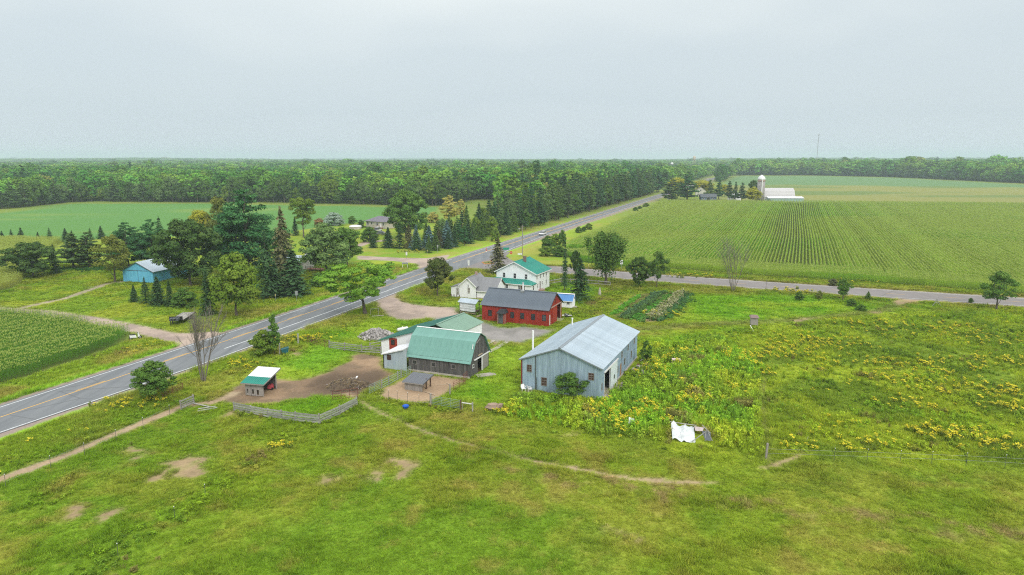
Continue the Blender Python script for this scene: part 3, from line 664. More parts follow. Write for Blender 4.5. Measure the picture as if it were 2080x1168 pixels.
roof(gm_, (ex0, 1.66, 5.03 + top), (ex1, 1.66, 5.03 + top), (ex1, 3.45, 6.0 + top), (ex0, 3.45, 6.0 + top), .92, 'green_roof', rib=.014)
roof(gm_, (ex0, D + .32, ev - .25), (ex1, D + .32, ev - .25), (ex1, 5.22, 5.05 + top), (ex0, 5.22, 5.05 + top), .92, 'green_roof', rib=.014)
roof(gm_, (ex0, 5.24, 5.03 + top), (ex1, 5.24, 5.03 + top), (ex1, 3.45, 6.0 + top), (ex0, 3.45, 6.0 + top), .92, 'green_roof', rib=.014)
ridge(gm_, (ex0, 3.45, 6.13), (ex1, 3.45, 6.13), .12, .06, 'white_trim')
bar_part(gm_, 'foundation', (-.02, -.05, .1), (L + .02, -.05, .1), .12, .3, 'concrete')
# ---- lean-to beside it
lt = thing('lean_to', 'pale corrugated lean-to with white roof beside the dark gambrel barn', 'shed', o, ang)
FOOT.append(rect(o, ang, -4.25, 0, -.55, 4.4))
F = WF((-4.15, -.45), (1, 0)); LW = WF((-4.15, 4.3), (0, -1))
wall(lt, F, [(0, 2.35), (4.05, 3.35)], .85, 'corrugated', [(.66, 1.28, 1.5, 2.2)], 'wall_panel', rib=.025)
window(lt, F, .97, 1.85, .6, .7, 'board_brown', 'board_brown', 0, 1, .05, .05)
wall(lt, LW, [(0, 2.35), (4.75, 2.35)], .85, 'corrugated', (), 'wall_panel', rib=.025)
roof(lt, (-4.4, -.75, 2.33), (-4.4, 4.5, 2.33), (-.4, 4.5, 3.5), (-.4, -.75, 3.5), .9, 'white_roof')
bar_part(lt, 'fascia', (-4.4, -.76, 2.25), (-.4, -.76, 3.42), .04, .14, 'white_trim'); bar_part(lt, 'corner_post', (-4.17, -.47, 0), (-4.17, -.47, 2.35), .1, .1, 'black')

# ---- white barn with green roofs behind --------------------------------------
ang = math.atan2(-.42, .907); o = (-21.6, 109.1)
wb = thing('white_barn', 'white metal barn with pale green roof and red window panel', 'barn', o, ang)
FOOT.append(rect(o, ang, 0, 13, .1, 11))
Lx, D = 13.0, 11.0
F = WF((0, 0), (1, 0)); pf = [(0, 2.5), (8.5, 5.22)]
wall(wb, F, pf, .9, 'white', [(1.57, 3.15, 0, 3.0)], 'wall_panel', rib=.015)
rp = MB(); F.box(rp, 1.57, 3.15, 0, 3.02, -.06, .0); rp.build('red_panel', pm('red door panel', (.36, .05, .03), (.30, .04, .025), 2, .6), wb)
window(wb, F, 2.32, 2.3, .58, .72, 'black', 'glass', 1, 2, .05, .05)
LWf = WF((0, D), (0, -1)); wall(wb, LWf, [(0, 2.5), (D, 2.5)], .9, 'white', (), 'wall_panel', rib=.015)
RWf = WF((Lx, 1.9), (0, 1)); wall(wb, RWf, [(0, 4.35), (D - 1.9, 4.35)], .9, 'white', (), 'wall_panel', rib=.015)
BWf = WF((Lx, D), (-1, 0)); wall(wb, BWf, [(0, 4.35), (3.6, 5.5), (Lx, 2.5)], .9, 'white', (), 'wall_panel', rib=.015)
def zl(x): return 2.5 + 3.0 * x / 9.4 + .08
roof(wb, (-.35, -.3, zl(-.35)), (-.35, D + .3, zl(-.35)), (8.5, D + .3, zl(8.5)), (8.5, -.3, zl(8.5)), .92, 'green_roof_shaded')
roof(wb, (8.5, 1.9, zl(8.5)), (8.5, D + .3, zl(8.5)), (9.4, D + .3, zl(9.4)), (9.4, 1.9, zl(9.4)), .92, 'green_roof_shaded')
roof(wb, (Lx + .3, 1.9, 4.33), (Lx + .3, D + .3, 4.33), (9.4, D + .3, zl(9.4)), (9.4, 1.9, zl(9.4)), .92, 'green_roof_lit')
ridge(wb, (9.4, 1.9, zl(9.4) + .05), (9.4, D + .32, zl(9.4) + .05), .16, .05, 'green_roof_lit')
bar_part(wb, 'rake_trim', (-.35, -.32, zl(-.35) - .12), (8.5, -.32, zl(8.5) - .12), .04, .12, 'green_roof_shaded')

# ---- red workshop --------------------------------------------------------------
ang = math.atan2(-5.44, 12.94); o = (-5.99, 133.3)
rb = thing('red_workshop', 'barn red workshop with slate metal roof and small entry porch', 'workshop', o, ang)
L, D, ev, rz_ = 14.04, 8.0, 3.3, 5.85
FOOT.append(rect(o, ang, -.05, L + .05, -.05, D + .05)); FOOT.append(rect(o, ang, 4, 5.6, -1.7, 0))
F, RW, B, LW = four(L, D)
fw_ = [(1.75, 1.6, .66, 1.05), (6.55, 1.62, .66, 1.05), (8.67, 1.65, .66, 1.05), (10.95, 1.65, .66, 1.05), (13.21, 1.65, .66, 1.05)]
op = [(s - w / 2, s + w / 2, z - h / 2, z + h / 2) for s, z, w, h in fw_]
wall(rb, F, [(0, ev), (L, ev)], .9, 'red', op, 'wall_panel', rib=.02)
for i, (s, z, w, h) in enumerate(fw_): window(rb, F, s, z, w, h, 'black', 'glass' if i < 4 else 'dark_grey', 1, 2, .06, .05)
op = [(4.95, 7.15, 0, 3.25), (2.85, 3.4, 1.0, 1.55)]
wall(rb, RW, [(0, ev), (D / 2, rz_), (D, ev)], .9, 'red', op, 'wall_panel', rib=.02)
window(rb, RW, 3.12, 1.27, .5, .5, 'brown_wood', 'board_brown', 1, 1, .05, .05)
window(rb, RW, 4.0, 4.3, .6, .6, 'red_dark', 'board_brown', 0, 1, .05, .05)
wall(rb, B, [(0, ev), (L, ev)], .9, 'red', (), 'wall_panel', rib=.0); wall(rb, LW, [(0, ev), (D / 2, rz_), (D, ev)], .9, 'red', (), 'wall_panel', rib=.0)
bar_part(rb, 'door_track', (L + .13, 1.0, 3.42), (L + .13, 7.6, 3.42), .14, .18, 'pinkstone')
bar_part(rb, 'door_post', (L + .05, 7.2, 0), (L + .05, 7.2, 3.3), .12, .12, 'pinkstone')
dm = MB(); RW.box(dm, 2.2, 4.9, .08, 3.3, .05, .1); dmo = dm.build('sliding_door', 'red', rb)
bar_part(rb, 'inner_wall', (L - .9, 5.0, 1.6), (L - .9, 7.1, 1.6), .1, 3.2, pm('bare plywood', (.26, .16, .07), (.18, .11, .05), 3, .8))
one('door_sill', 'concrete', rb, lambda mb: mb.box(L - .1, L + .8, 4.9, 7.3, -.05, .08)); one('floor', 'concrete', rb, lambda mb: mb.box(.1, L - .12, .1, D - .1, -.05, .04))
bar_part(rb, 'downpipe', (L + .06, .75, .1), (L + .06, .75, 2.1), .14, .14, 'white_trim')
ov, rk, top = .35, .3, .09; s_ = (rz_ - ev) / (D / 2)
roof(rb, (-rk, -ov, ev - ov * s_ + top), (L + rk, -ov, ev - ov * s_ + top), (L + rk, D / 2, rz_ + top), (-rk, D / 2, rz_ + top), .92, 'slate_roof', rib=.025)
roof(rb, (-rk, D + ov, ev - ov * s_ + top), (L + rk, D + ov, ev - ov * s_ + top), (L + rk, D / 2, rz_ + top), (-rk, D / 2, rz_ + top), .92, 'slate_roof', rib=.025)
ridge(rb, (-rk, D / 2, rz_ + .13), (L + rk, D / 2, rz_ + .13), .2, .09, 'slate_roof')
for y0, z0 in ((-ov, ev - ov * s_), (D + ov, ev - ov * s_)): bar_part(rb, 'rake_trim', (L + rk + .02, y0, z0), (L + rk + .02, D / 2, rz_), .05, .16, 'black_shingle')
tube_part(rb, 'chimney_pipe', (7.3, 3.8, 5.6), (7.3, 3.8, 7.4), .15, 'white_trim'); tube_part(rb, 'chimney_cap', (7.3, 3.8, 7.4), (7.3, 3.8, 7.62), .24, 'galv', .05); one('flashing', 'galv', rb, lambda mb: mb.box(6.95, 7.65, 3.3, 3.85, 5.55, 5.95))
pc = MB(); pc.box(4.1, 5.5, -1.5, -.03, 0, 2.15); po = pc.build('entry_porch', 'red', rb)
pf_ = WF((4.1, -1.5), (1, 0))
dd = MB(); pf_.box(dd, .15, 1.1, .08, 2.05, 0, .05); dd.build('porch_door', 'dark_grey', po); dd = MB(); pf_.box(dd, .38, .88, 1.15, 1.85, .05, .07); dd.build('door_window', 'glass', po)
for x in (4.12, 5.46): bar_part(po, 'porch_trim', (x, -1.53, 0), (x, -1.53, 2.15), .1, .08, 'pinkstone')
bar_part(po, 'porch_trim', (5.53, -.9, 0), (5.53, -.9, 2.15), .08, .1, 'pinkstone')
rfm = MB(); rfm.hexa([(3.85, -1.95, 2.12), (5.75, -1.95, 2.12), (5.75, .0, 2.12), (3.85, .0, 2.12), (4.3, -1.3, 2.75), (5.3, -1.3, 2.75), (5.3, .0, 2.75), (4.3, .0, 2.75)]); rfm.build('porch_roof', 'black_shingle', po)

# ---- two storey farmhouse --------------------------------------------------------
ang = math.atan2(-.426, .904); o = (-3.82, 165.85)
fh = thing('farmhouse', 'two storey white farmhouse with teal metal roof and front porch', 'house', o, ang)
L, D, ev, rx, rz_ = 10.5, 8.8, 4.65, 4.9, 7.15
FOOT.append(rect(o, ang, 0, L, -3, D))
F, RW, B, LW = four(L, D); gp = [(0, ev), (rx, rz_), (L, ev)]
def lap(parent, wf, prof, mat, openings, name='siding', step=.3):
    mb = MB(); wall(None, wf, prof, 50, mat, openings, join=mb, thick=.1)
    z = .3; zmax = max(p[1] for p in prof)
    return mb.build(name, mat, parent)
fw_ = [(2.1, 3.72, .62, 1.15), (5.0, 3.72, .62, 1.15), (8.0, 3.72, .62, 1.15)]
op = [(s - w / 2, s + w / 2, z - h / 2, z + h / 2) for s, z, w, h in fw_]
lap(fh, F, gp, 'white', op, 'front_wall')
for s, z, w, h in fw_: window(fh, F, s, z, w, h, 'white_trim', 'glass', 0, 1, .08, .05)
rw_ = [(.75, 3.75, .5, 1.1), (2.8, 3.75, .5, 1.1), (4.7, 3.75, .5, 1.1), (6.7, 3.75, .5, 1.1), (1.3, 1.5, .5, 1.1), (4.0, 1.75, .5, .8), (6.6, 1.6, .55, 1.1)]
op = [(s - w / 2, s + w / 2, z - h / 2, z + h / 2) for s, z, w, h in rw_]
lap(fh, RW, [(0, ev), (D, ev)], 'white', op, 'side_wall')
for s, z, w, h in rw_: window(fh, RW, s, z, w, h, 'white_trim', 'glass', 0, 1, .07, .05)
door(fh, RW, 2.3, 3.05, .5, 2.4, 'frame_grey')
lap(fh, B, [(0, ev), (L - rx, rz_), (L, ev)], 'white', (), 'back_wall'); lap(fh, LW, [(0, ev), (D, ev)], 'white', (), 'side_wall')
ov, rk, top = .45, .4, .1; sl = (rz_ - ev) / rx; sr = (rz_ - ev) / (L - rx)
roof(fh, (-ov, -rk, ev - ov * sl + top), (-ov, D + rk, ev - ov * sl + top), (rx, D + rk, rz_ + top), (rx, -rk, rz_ + top), .6, 'teal_roof', rib=.025)
roof(fh, (L + ov, -rk, ev - ov * sr + top), (L + ov, D + rk, ev - ov * sr + top), (rx, D + rk, rz_ + top), (rx, -rk, rz_ + top), .6, 'teal_roof', rib=.025)
ridge(fh, (rx, -rk, rz_ + top + .03), (rx, D + rk, rz_ + top + .03), .15, .06, 'teal_roof')
for x0, z0 in ((-ov, ev - ov * sl), (L + ov, ev - ov * sr)): bar_part(fh, 'rake_trim', (x0, -rk - .03, z0 - .02), (rx, -rk - .03, rz_ - .02), .06, .2, 'white_trim')
bar_part(fh, 'gutter', (L + ov + .04, -rk, ev - ov * sr - .05), (L + ov + .04, D + rk, ev - ov * sr - .05), .12, .12, 'white_trim')
vb_ = MB(); F.box(vb_, rx - .3, rx + .3, 5.75, 6.2, 0, .04); vb_.build('gable_vent', 'white_trim', fh)
one('chimney', 'brick', fh, lambda mb: (mb.box(5.6, 6.25, 3.4, 4.05, 6.0, 8.05), mb.box(5.55, 6.3, 3.35, 4.1, 8.05, 8.15)))
fo = MB(); fo.box(L + .01, L + 1.1, 1.8, 3.4, 0, .5); fo.build('side_steps', 'pinkstone', fh)
# porch: hipped teal roof, enclosed to the right, open on posts to the left
pd = 3.0
pr = MB()
A_, B_, C_, D_ = (-.4, -pd - .3, 2.35), (10.85, -pd - .3, 2.35), (8.5, 0, 3.05), (-.4, 0, 3.05)
E_ = (10.85, 0, 2.35)
for dz in (0,):
    pr.add([A_, B_, C_, D_, E_, tuple(Vector(A_) - Vector((0, 0, .12))), tuple(Vector(B_) - Vector((0, 0, .12))), tuple(Vector(E_) - Vector((0, 0, .12))), (-.4, 0, 2.23)],
           [(0, 1, 2, 3), (1, 4, 2), (5, 6, 1, 0), (6, 7, 4, 1), (5, 8, 7, 6), (0, 3, 8, 5)])
pro = pr.build('porch_roof', 'teal_roof', fh)
for k in range(24):
    x = -.2 + k * .46
    if x < 8.4: bar_part(pro, 'roof_seam', (x, -pd - .28, 2.37), (x, -.02, 3.06), .04, .05, 'teal_roof')
pf_ = WF((0, -pd), (1, 0))
op = [(3.9, 4.6, 1.2, 2.0), (7.3, 7.75, .9, 2.0), (7.85, 8.35, .2, 2.0), (8.6, 9.0, .9, 2.0)]
mbp = MB(); wall(None, pf_, [(2.1, 2.25), (10.6, 2.25)], 50, 'white', op, join=mbp, thick=.1); mbp.build('porch_wall', 'white', fh)
pr_ = WF((10.6, -pd), (0, 1)); mbp = MB(); wall(None, pr_, [(0, 2.3), (pd, 2.3)], 50, 'white', [(1.0, 1.7, .9, 2.0)], join=mbp, thick=.1); mbp.build('porch_wall', 'white', fh); window(fh, pr_, 1.35, 1.45, .7, 1.0)
window(fh, pf_, 4.25, 1.6, .66, .8); window(fh, pf_, 7.52, 1.45, .42, 1.1); window(fh, pf_, 8.8, 1.45, .38, 1.1); door(fh, pf_, 7.85, 8.35, .2, 2.0, 'brown_wood')
for x in (-.2, .75, 1.5, 2.05): bar_part(fh, 'porch_post', (x, -pd, 0), (x, -pd, 2.25), .12, .12, 'white_trim')
one('porch_floor', 'grey_wood', fh, lambda mb: mb.box(-.3, 10.6, -pd + .1, 0, .05, .3)); 
for k in range(2): bar_part(fh, 'porch_rail', (-.2, -pd, .55 + .4 * k), (2.05, -pd, .55 + .4 * k), .05, .06, 'white_trim')
bar_part(fh, 'fascia', (-.4, -pd - .32, 2.27), (10.85, -pd - .32, 2.27), .04, .16, 'white_trim')

# ---- small white house ----------------------------------------------------------
ang = math.atan2(-.36, .933); o = (-12.16, 155.85)
sh = thing('cottage', 'single storey white cottage with grey shingle roofs', 'house', o, ang)
FOOT.append(rect(o, ang, -2.4, 9, -.1, 7.5))
F = WF((0, 0), (1, 0)); ev = 2.95; W_ = 4.1
lap(sh, F, [(0, ev), (W_ / 2, 4.75), (W_, ev)], 'white', [(2.02, 2.66, 1.2, 2.45), (1.75, 2.35, 3.2, 3.75)], 'front_wall')
window(sh, F, 2.34, 1.83, .6, 1.2, 'white_trim', 'frame_grey', 0, 1, .08, .05); window(sh, F, 2.05, 3.47, .55, .5, 'white_trim', 'white', 0, 0, .06, .04)
lap(sh, WF((0, 7), (0, -1)), [(0, ev), (7, ev)], 'white', (), 'side_wall'); lap(sh, WF((W_, 7), (-1, 0)), [(0, ev), (W_ / 2, 4.75), (W_, ev)], 'white', (), 'back_wall')
s_ = 1.8 / (W_ / 2)
for x0, e in ((-.3, ev - .3 * s_), (W_ + .3, ev - .3 * s_)):
    roof(sh, (x0, -.3, e + .08), (x0, 7.3, e + .08), (W_ / 2, 7.3, 4.83), (W_ / 2, -.3, 4.83), .9, 'asphalt_shingle', 'shingle_course', rib=0)
    bar_part(sh, 'rake_trim', (x0, -.33, e - .03), (W_ / 2, -.33, 4.72), .06, .18, 'white_trim')
ridge(sh, (W_ / 2, -.3, 4.86), (W_ / 2, 7.3, 4.86), .15, .06, 'asphalt_shingle')
# right wing with its roof facing the yard
Fw = WF((W_, .35), (1, 0)); lap(sh, Fw, [(0, 1.95), (4.6, 1.95)], 'white', (), 'wing_wall')
lap(sh, WF((W_ + 4.6, .35), (0, 1)), [(0, 1.95), (3.4, 4.3), (5.5, 2.6), (5.6, 2.5)], 'white', (), 'wing_gable')
roof(sh, (W_ - .7, 0.0, 1.85), (W_ + 4.95, 0.0, 1.85), (W_ + 4.95, 3.75, 4.5), (W_ - .7, 3.75, 4.5), .9, 'asphalt_shingle', 'shingle_course', rib=0)
roof(sh, (W_ - .7, 6.5, 2.5), (W_ + 4.95, 6.5, 2.5), (W_ + 4.95, 3.75, 4.5), (W_ - .7, 3.75, 4.5), .9, 'asphalt_shingle', 'shingle_course', rib=0)
bar_part(sh, 'rake_trim', (W_ + 5.0, 0, 1.75), (W_ + 5.0, 3.75, 4.42), .06, .2, 'white_trim'); bar_part(sh, 'fascia', (W_, -.02, 1.75), (W_ + 4.95, -.02, 1.75), .05, .16, 'white_trim')
# left lean-to on piers
Fl = WF((-2.3, .15), (1, 0)); lap(sh, Fl, [(0, 2.35), (2.3, 2.9)], 'white', [(1.35, 2.05, .55, 2.2)], 'addition_wall')
for w in sh.children:
    pass
bx_ = MB(); wall(None, Fl, [(0, .6), (2.3, .6)], 9, 'brown_wood', (), join=bx_, thick=.02); 
for k in range(4): bar_part(sh, 'pier', (-2.2 + .7 * k, .05, 0), (-2.2 + .7 * k, .05, .6), .12, .12, 'brick')
door(sh, Fl, 1.38, 2.02, .6, 2.2, 'frame_grey'); window(sh, Fl, 1.7, 1.7, .35, .6, 'white_trim', 'glass', 0, 0, .04, .07)
lap(sh, WF((-2.3, 5), (0, -1)), [(0, 2.35), (4.85, 2.35)], 'white', (), 'addition_wall')
roof(sh, (-2.6, -.1, 2.32), (-2.6, 5.2, 2.32), (.05, 5.2, 2.98), (.05, -.1, 2.98), .9, 'asphalt_shingle', 'shingle_course', rib=0)
one('chimney', 'pinkstone', sh, lambda mb: mb.box(1.8, 2.3, 4.6, 5.1, 4.5, 5.4)); one('foundation', 'concrete', sh, lambda mb: mb.box(-.0, W_ + 4.6, .12, .34, -.02, .28))

# ---- corn crib wrapped in a tarpaulin -------------------------------------------------
o = (-10.9, 139.1); ang = math.atan2(-.49, .87)
cb = thing('corn_crib', 'slatted grey corn crib with white tarpaulin along its side', 'shed', o, ang)
FOOT.append(rect(o, ang, 0, 3.9, 0, 2))
for x in (0.1, 1.9, 3.7):
    for y in (.1, 1.7): bar_part(cb, 'post', (x, y, 0), (x, y, 2.6), .14, .14, 'grey_wood')
one('floor', 'brown_wood', cb, lambda mb: mb.box(0, 3.8, 0, 1.8, .6, .72))
for k in range(9): bar_part(cb, 'slat', (-.03, .05 + k * .21, .55), (-.03, .05 + k * .21, 2.5 + .5 * (1 - abs(k - 4) / 4)), .12, .05, 'grey_wood')
for z in (.7, 1.6, 2.4): bar_part(cb, 'cross_board', (-.08, 0, z), (-.08, 1.8, z), .05, .14, 'grey_wood')
tp = MB(); nx_, nz_ = 14, 9
rn = random.Random(4)
pts = [(0.15 + 3.75 * i / nx_, -.08 - .09 * math.sin(k * 2.2 + .6 * math.sin(i * .7)) - rn.uniform(0, .05), .75 + 1.75 * k / nz_ - (.12 * math.sin(math.pi * i / nx_) if k < nz_ else 0)) for k in range(nz_ + 1) for i in range(nx_ + 1)]
tp.add(pts, [(k * (nx_ + 1) + i, k * (nx_ + 1) + i + 1, (k + 1) * (nx_ + 1) + i + 1, (k + 1) * (nx_ + 1) + i) for k in range(nz_) for i in range(nx_)]); tp.build('tarpaulin', 'tarp', cb, True)
for y0, y1 in ((-.35, .9), (2.15, .9)): roof(cb, (-.3, y0, 2.5), (4.2, y0, 2.5), (4.2, y1, 3.2), (-.3, y1, 3.2), .9, 'corrugated')
bar_part(cb, 'lower_rail', (0, .1, .35), (3.8, .1, .35), .05, .14, 'tan_wood')

# ---- blue-roofed garden shed ---------------------------------------------------------
o = (9.64, 145.20); ang = R(-20)
bs = thing('garden_shed', 'small white garden shed with bright blue metal roof', 'shed', o, ang)
FOOT.append(rect(o, ang, 0, 3.6, 0, 2.6))
one('wall', 'white', bs, lambda mb: mb.box(0, 3.5, 0, 2.6, .1, 1.75))
gbl = MB(); gbl.add([(3.45, 0, 1.75), (3.45, 2.6, 1.75), (3.45, 1.3, 2.8), (.05, 0, 1.75), (.05, 2.6, 1.75), (.05, 1.3, 2.8)], [(0, 1, 2), (5, 4, 3)]); gbl.build('gable', 'brown_wood', bs)
for y0 in (-.3, 2.9): roof(bs, (-.2, y0, 1.55), (3.75, y0, 1.55), (3.75, 1.3, 2.88), (-.2, 1.3, 2.88), .65, 'blue_roof')
ridge(bs, (-.25, 1.3, 2.94), (3.8, 1.3, 2.94), .22, .1, 'white_trim'); bar_part(bs, 'rake_trim', (3.78, -.3, 1.5), (3.78, 1.3, 2.85), .06, .14, 'white_trim'); bar_part(bs, 'fascia', (-.2, -.32, 1.5), (3.75, -.32, 1.5), .05, .12, 'white_trim')
window(bs, WF((0, 0), (1, 0)), 2.7, 1.1, .6, .5); one('step', 'concrete', bs, lambda mb: mb.box(3.5, 4.2, .8, 1.8, 0, .2))

# ---- open sheds in the paddock ---------------------------------------------------------
o = (-36.49, 89.13); o2 = (-33.85, 88.54); ang = math.atan2(o2[1] - o[1], o2[0] - o[0])
os_ = thing('open_shelter', 'grey board animal shelter with white and teal roof in the paddock', 'shelter', o, ang)
L = math.hypot(o2[0] - o[0], o2[1] - o[1]); D = 3.4
FOOT.append(rect(o, ang, 0, L + .3, 0, D))
F = WF((0, 0), (1, 0)); wall(os_, F, [(0, 1.95), (L, 1.95)], .24, 'grey_wood', [(.2, .45, .35, .95), (1.02, 1.3, .3, .95), (1.75, 2.05, .2, .9)], 'board', .03, jit=.01, rnd=random.Random(2), raise_=.1)
wall(os_, WF((0, D), (0, -1)), [(0, 2.75), (D, 1.95)], .24, 'grey_wood', (), 'board', .03, jit=.01); wall(os_, WF((L, D), (-1, 0)), [(0, 2.75), (L, 2.75)], .24, 'old_wood', (), 'board', .03, jit=.01)
for y in (.08, D - .08): bar_part(os_, 'corner_post', (L - .06, y, 0), (L - .06, y, 1.95 + .8 * y / D), .13, .13, 'grey_wood')
def rz2(y): return 2.03 + .8 * y / D
roof(os_, (-.35, -.45, rz2(-.45)), (L + .45, -.45, rz2(-.45)), (L + .45, 1.3, rz2(1.3)), (-.35, 1.3, rz2(1.3)), .9, 'teal_roof'); roof(os_, (-.35, 1.3, rz2(1.3)), (L + .45, 1.3, rz2(1.3)), (L + .45, D + .45, rz2(D + .45)), (-.35, D + .45, rz2(D + .45)), .9, 'white_roof')
bar_part(os_, 'fascia', (-.35, -.47, rz2(-.45) - .1), (L + .45, -.47, rz2(-.45) - .1), .04, .16, 'frame_grey'); bar_part(os_, 'fascia', (L + .47, -.45, rz2(-.45) - .1), (L + .47, D + .45, rz2(D + .45) - .1), .04, .16, 'frame_grey')
tt = thing('ride_on_toy', 'faded red plastic ride-on toy parked in the open shelter', 'toy', (*(-33.89, 91.76), 0), ang)
one('toy_body', 'pink_plastic', tt, lambda mb: mb.hexa([(-.35, -.5, .18), (.35, -.5, .18), (.3, .5, .18), (-.3, .5, .18), (-.28, -.4, .6), (.28, -.4, .6), (.2, .15, .75), (-.2, .15, .75)]))
for x in (-.36, .36):
    for y in (-.33, .33): one('wheel', 'tyre', tt, lambda mb: mb.tube((x - .05, y, .18), (x + .05, y, .18), .18, .18, 10))
bar_part(tt, 'handlebar', (-.3, -.1, .95), (.3, -.1, .95), .05, .05, 'black'); bar_part(tt, 'steering_column', (0, -.15, .6), (0, -.1, .95), .05, .05, 'black')

o = (-15.08, 91.56); o2 = (-12.45, 90.53); ang = math.atan2(o2[1] - o[1], o2[0] - o[0]); L = math.hypot(o2[0] - o[0], o2[1] - o[1]); D = 2.6
ls = thing('low_shelter', 'low grey board shelter with dark metal roof inside the dirt pen', 'shelter', o, ang)
FOOT.append(rect(o, ang, 0, L, 0, D))
wall(ls, WF((0, 0), (1, 0)), [(0, 1.22), (L, 1.22)], .3, 'grey_wood', (), 'board', .03, jit=.01, rnd=random.Random(9)); wall(ls, WF((0, D), (0, -1)), [(0, 1.6), (D, 1.22)], .3, 'grey_wood', (), 'board', .03, jit=.01)
for y in (D - .1, D * .5): bar_part(ls, 'corner_post', (L - .08, y, 0), (L - .08, y, 1.5), .16, .16, 'brown_wood')
roof(ls, (-.25, -.3, 1.22), (L + .25, -.3, 1.22), (L + .25, D + .3, 1.68), (-.25, D + .3, 1.68), .9, pm('dull lead roof', (.17, .18, .20), (.14, .15, .17), 2, .5, .3)); bar_part(ls, 'fascia', (-.25, -.32, 1.13), (L + .25, -.32, 1.13), .03, .14, 'frame_grey')
bar_part(ls, 'fascia', (L + .27, -.3, 1.13), (L + .27, D + .3, 1.6), .03, .12, 'old_wood')

# ---- blue barn across the highway ------------------------------------------------------
o = (-102.0, 176.4); o2 = (-93.0, 174.3); ang = math.atan2(o2[1] - o[1], o2[0] - o[0]); L = math.hypot(o2[0] - o[0], o2[1] - o[1]); D = 14.0
bb = thing('blue_barn', 'sky blue pole barn with pale grey roof among the trees', 'barn', o, ang)
FOOT.append(rect(o, ang, 0, L, 0, D))
F, RW, B, LW = four(L, D); ev, rz_ = 3.0, 5.3
wall(bb, F, [(0, ev), (L / 2, rz_), (L, ev)], .95, 'blue_wall', (), 'wall_panel', rib=.02); wall(bb, RW, [(0, ev), (D, ev)], .95, 'blue_wall', (), 'wall_panel', rib=.02)
wall(bb, B, [(0, ev), (L / 2, rz_), (L, ev)], 3, 'blue_wall', (), 'wall_panel'); wall(bb, LW, [(0, ev), (D, ev)], 3, 'blue_wall', (), 'wall_panel')
for x0 in (-.4, L + .4): roof(bb, (x0, -.35, ev - .1), (x0, D + .3, ev - .1), (L / 2, D + .3, rz_ + .09), (L / 2, -.35, rz_ + .09), .95, 'gray_roof')
t_ = MB(); F.box(t_, 1.3, 7.6, ev + .02, ev + .14, .0, .08); t_.build('door_track', 'dark_grey', bb)
for a, b in ((1.3, 4.7), (4.75, 7.7)):
    t_ = MB(); F.box(t_, a, b, .05, ev, .02, .07); t_.build('sliding_door', 'blue_wall', bb)
t_ = MB(); F.box(t_, 4.7, 4.76, .05, ev, .02, .085); t_.build('door_edge', 'dark_grey', bb)
for x0 in (-.4, L + .4): bar_part(bb, 'rake_trim', (x0, -.37, ev - .2), (L / 2, -.37, rz_ - .02), .05, .16, 'dark_grey')

# ---- house half hidden in the spruces, with a deck and a dish ---------------------------
o = (-68.58, 195.63); ang = R(-14)
hh = thing('hidden_house', 'low cream house with pale metal roof half hidden by spruces', 'house', o, ang)
FOOT.append(rect(o, ang, 0, 9, 0, 7))
F, RW, B, LW = four(8.6, 6.5)
one('wall', 'cream', hh, lambda mb: mb.box(0, 8.6, 0, 6.5, 0, 2.6)); window(hh, F, 4.0, 1.5, 1.0, 1.0); window(hh, F, 6.6, 1.5, 1.0, 1.0)
for y0 in (-.5, 7.0): roof(hh, (-.5, y0, 2.5), (9.1, y0, 2.5), (9.1, 3.25, 4.0), (-.5, 3.25, 4.0), .95, 'gray_roof')
gbl = MB(); gbl.add([(8.58, 0, 2.6), (8.58, 6.5, 2.6), (8.58, 3.25, 3.95)], [(0, 1, 2)]); gbl.build('gable', 'cream', hh)
dk = thing('deck', 'red brown timber deck with railing beside the hidden house', 'deck', (-59.09, 193.01), ang)
for k in range(8): bar_part(dk, 'deck_board', (0, .2 + k * .32, .62), (4.6, .2 + k * .32, .62), .28, .06, 'deck')
for x in (0, 1.5, 3.0, 4.6): bar_part(dk, 'post', (x, .1, 0), (x, .1, 1.5), .1, .1, 'deck')
for z in (1.0, 1.45): bar_part(dk, 'rail', (0, .1, z), (4.6, .1, z), .06, .08, 'deck')
for k in range(3): bar_part(dk, 'step', (4.7 + .3 * k, .4, .45 - .2 * k), (4.7 + .3 * k, 1.8, .45 - .2 * k), .3, .06, 'deck')
ds = thing('satellite_dish', 'white satellite dish on a post beside the hidden house', 'dish', (-61.32, 202.02), R(10))
tube_part(ds, 'post', (0, 0, 0), (0, 0, 3.3), .05, 'galv'); one('dish', 'white_trim', ds, lambda mb: mb.add([(0, .12, 3.4)] + [(.55 * math.cos(a), -.05, 3.4 + .55 * math.sin(a)) for a in np.linspace(0, 2 * math.pi, 17)[:-1]], [(0, 1 + (i + 1) % 16, 1 + i) for i in range(16)])); bar_part(ds, 'feed_arm', (0, -.05, 2.95), (0, -.5, 3.35), .03, .03, 'galv')

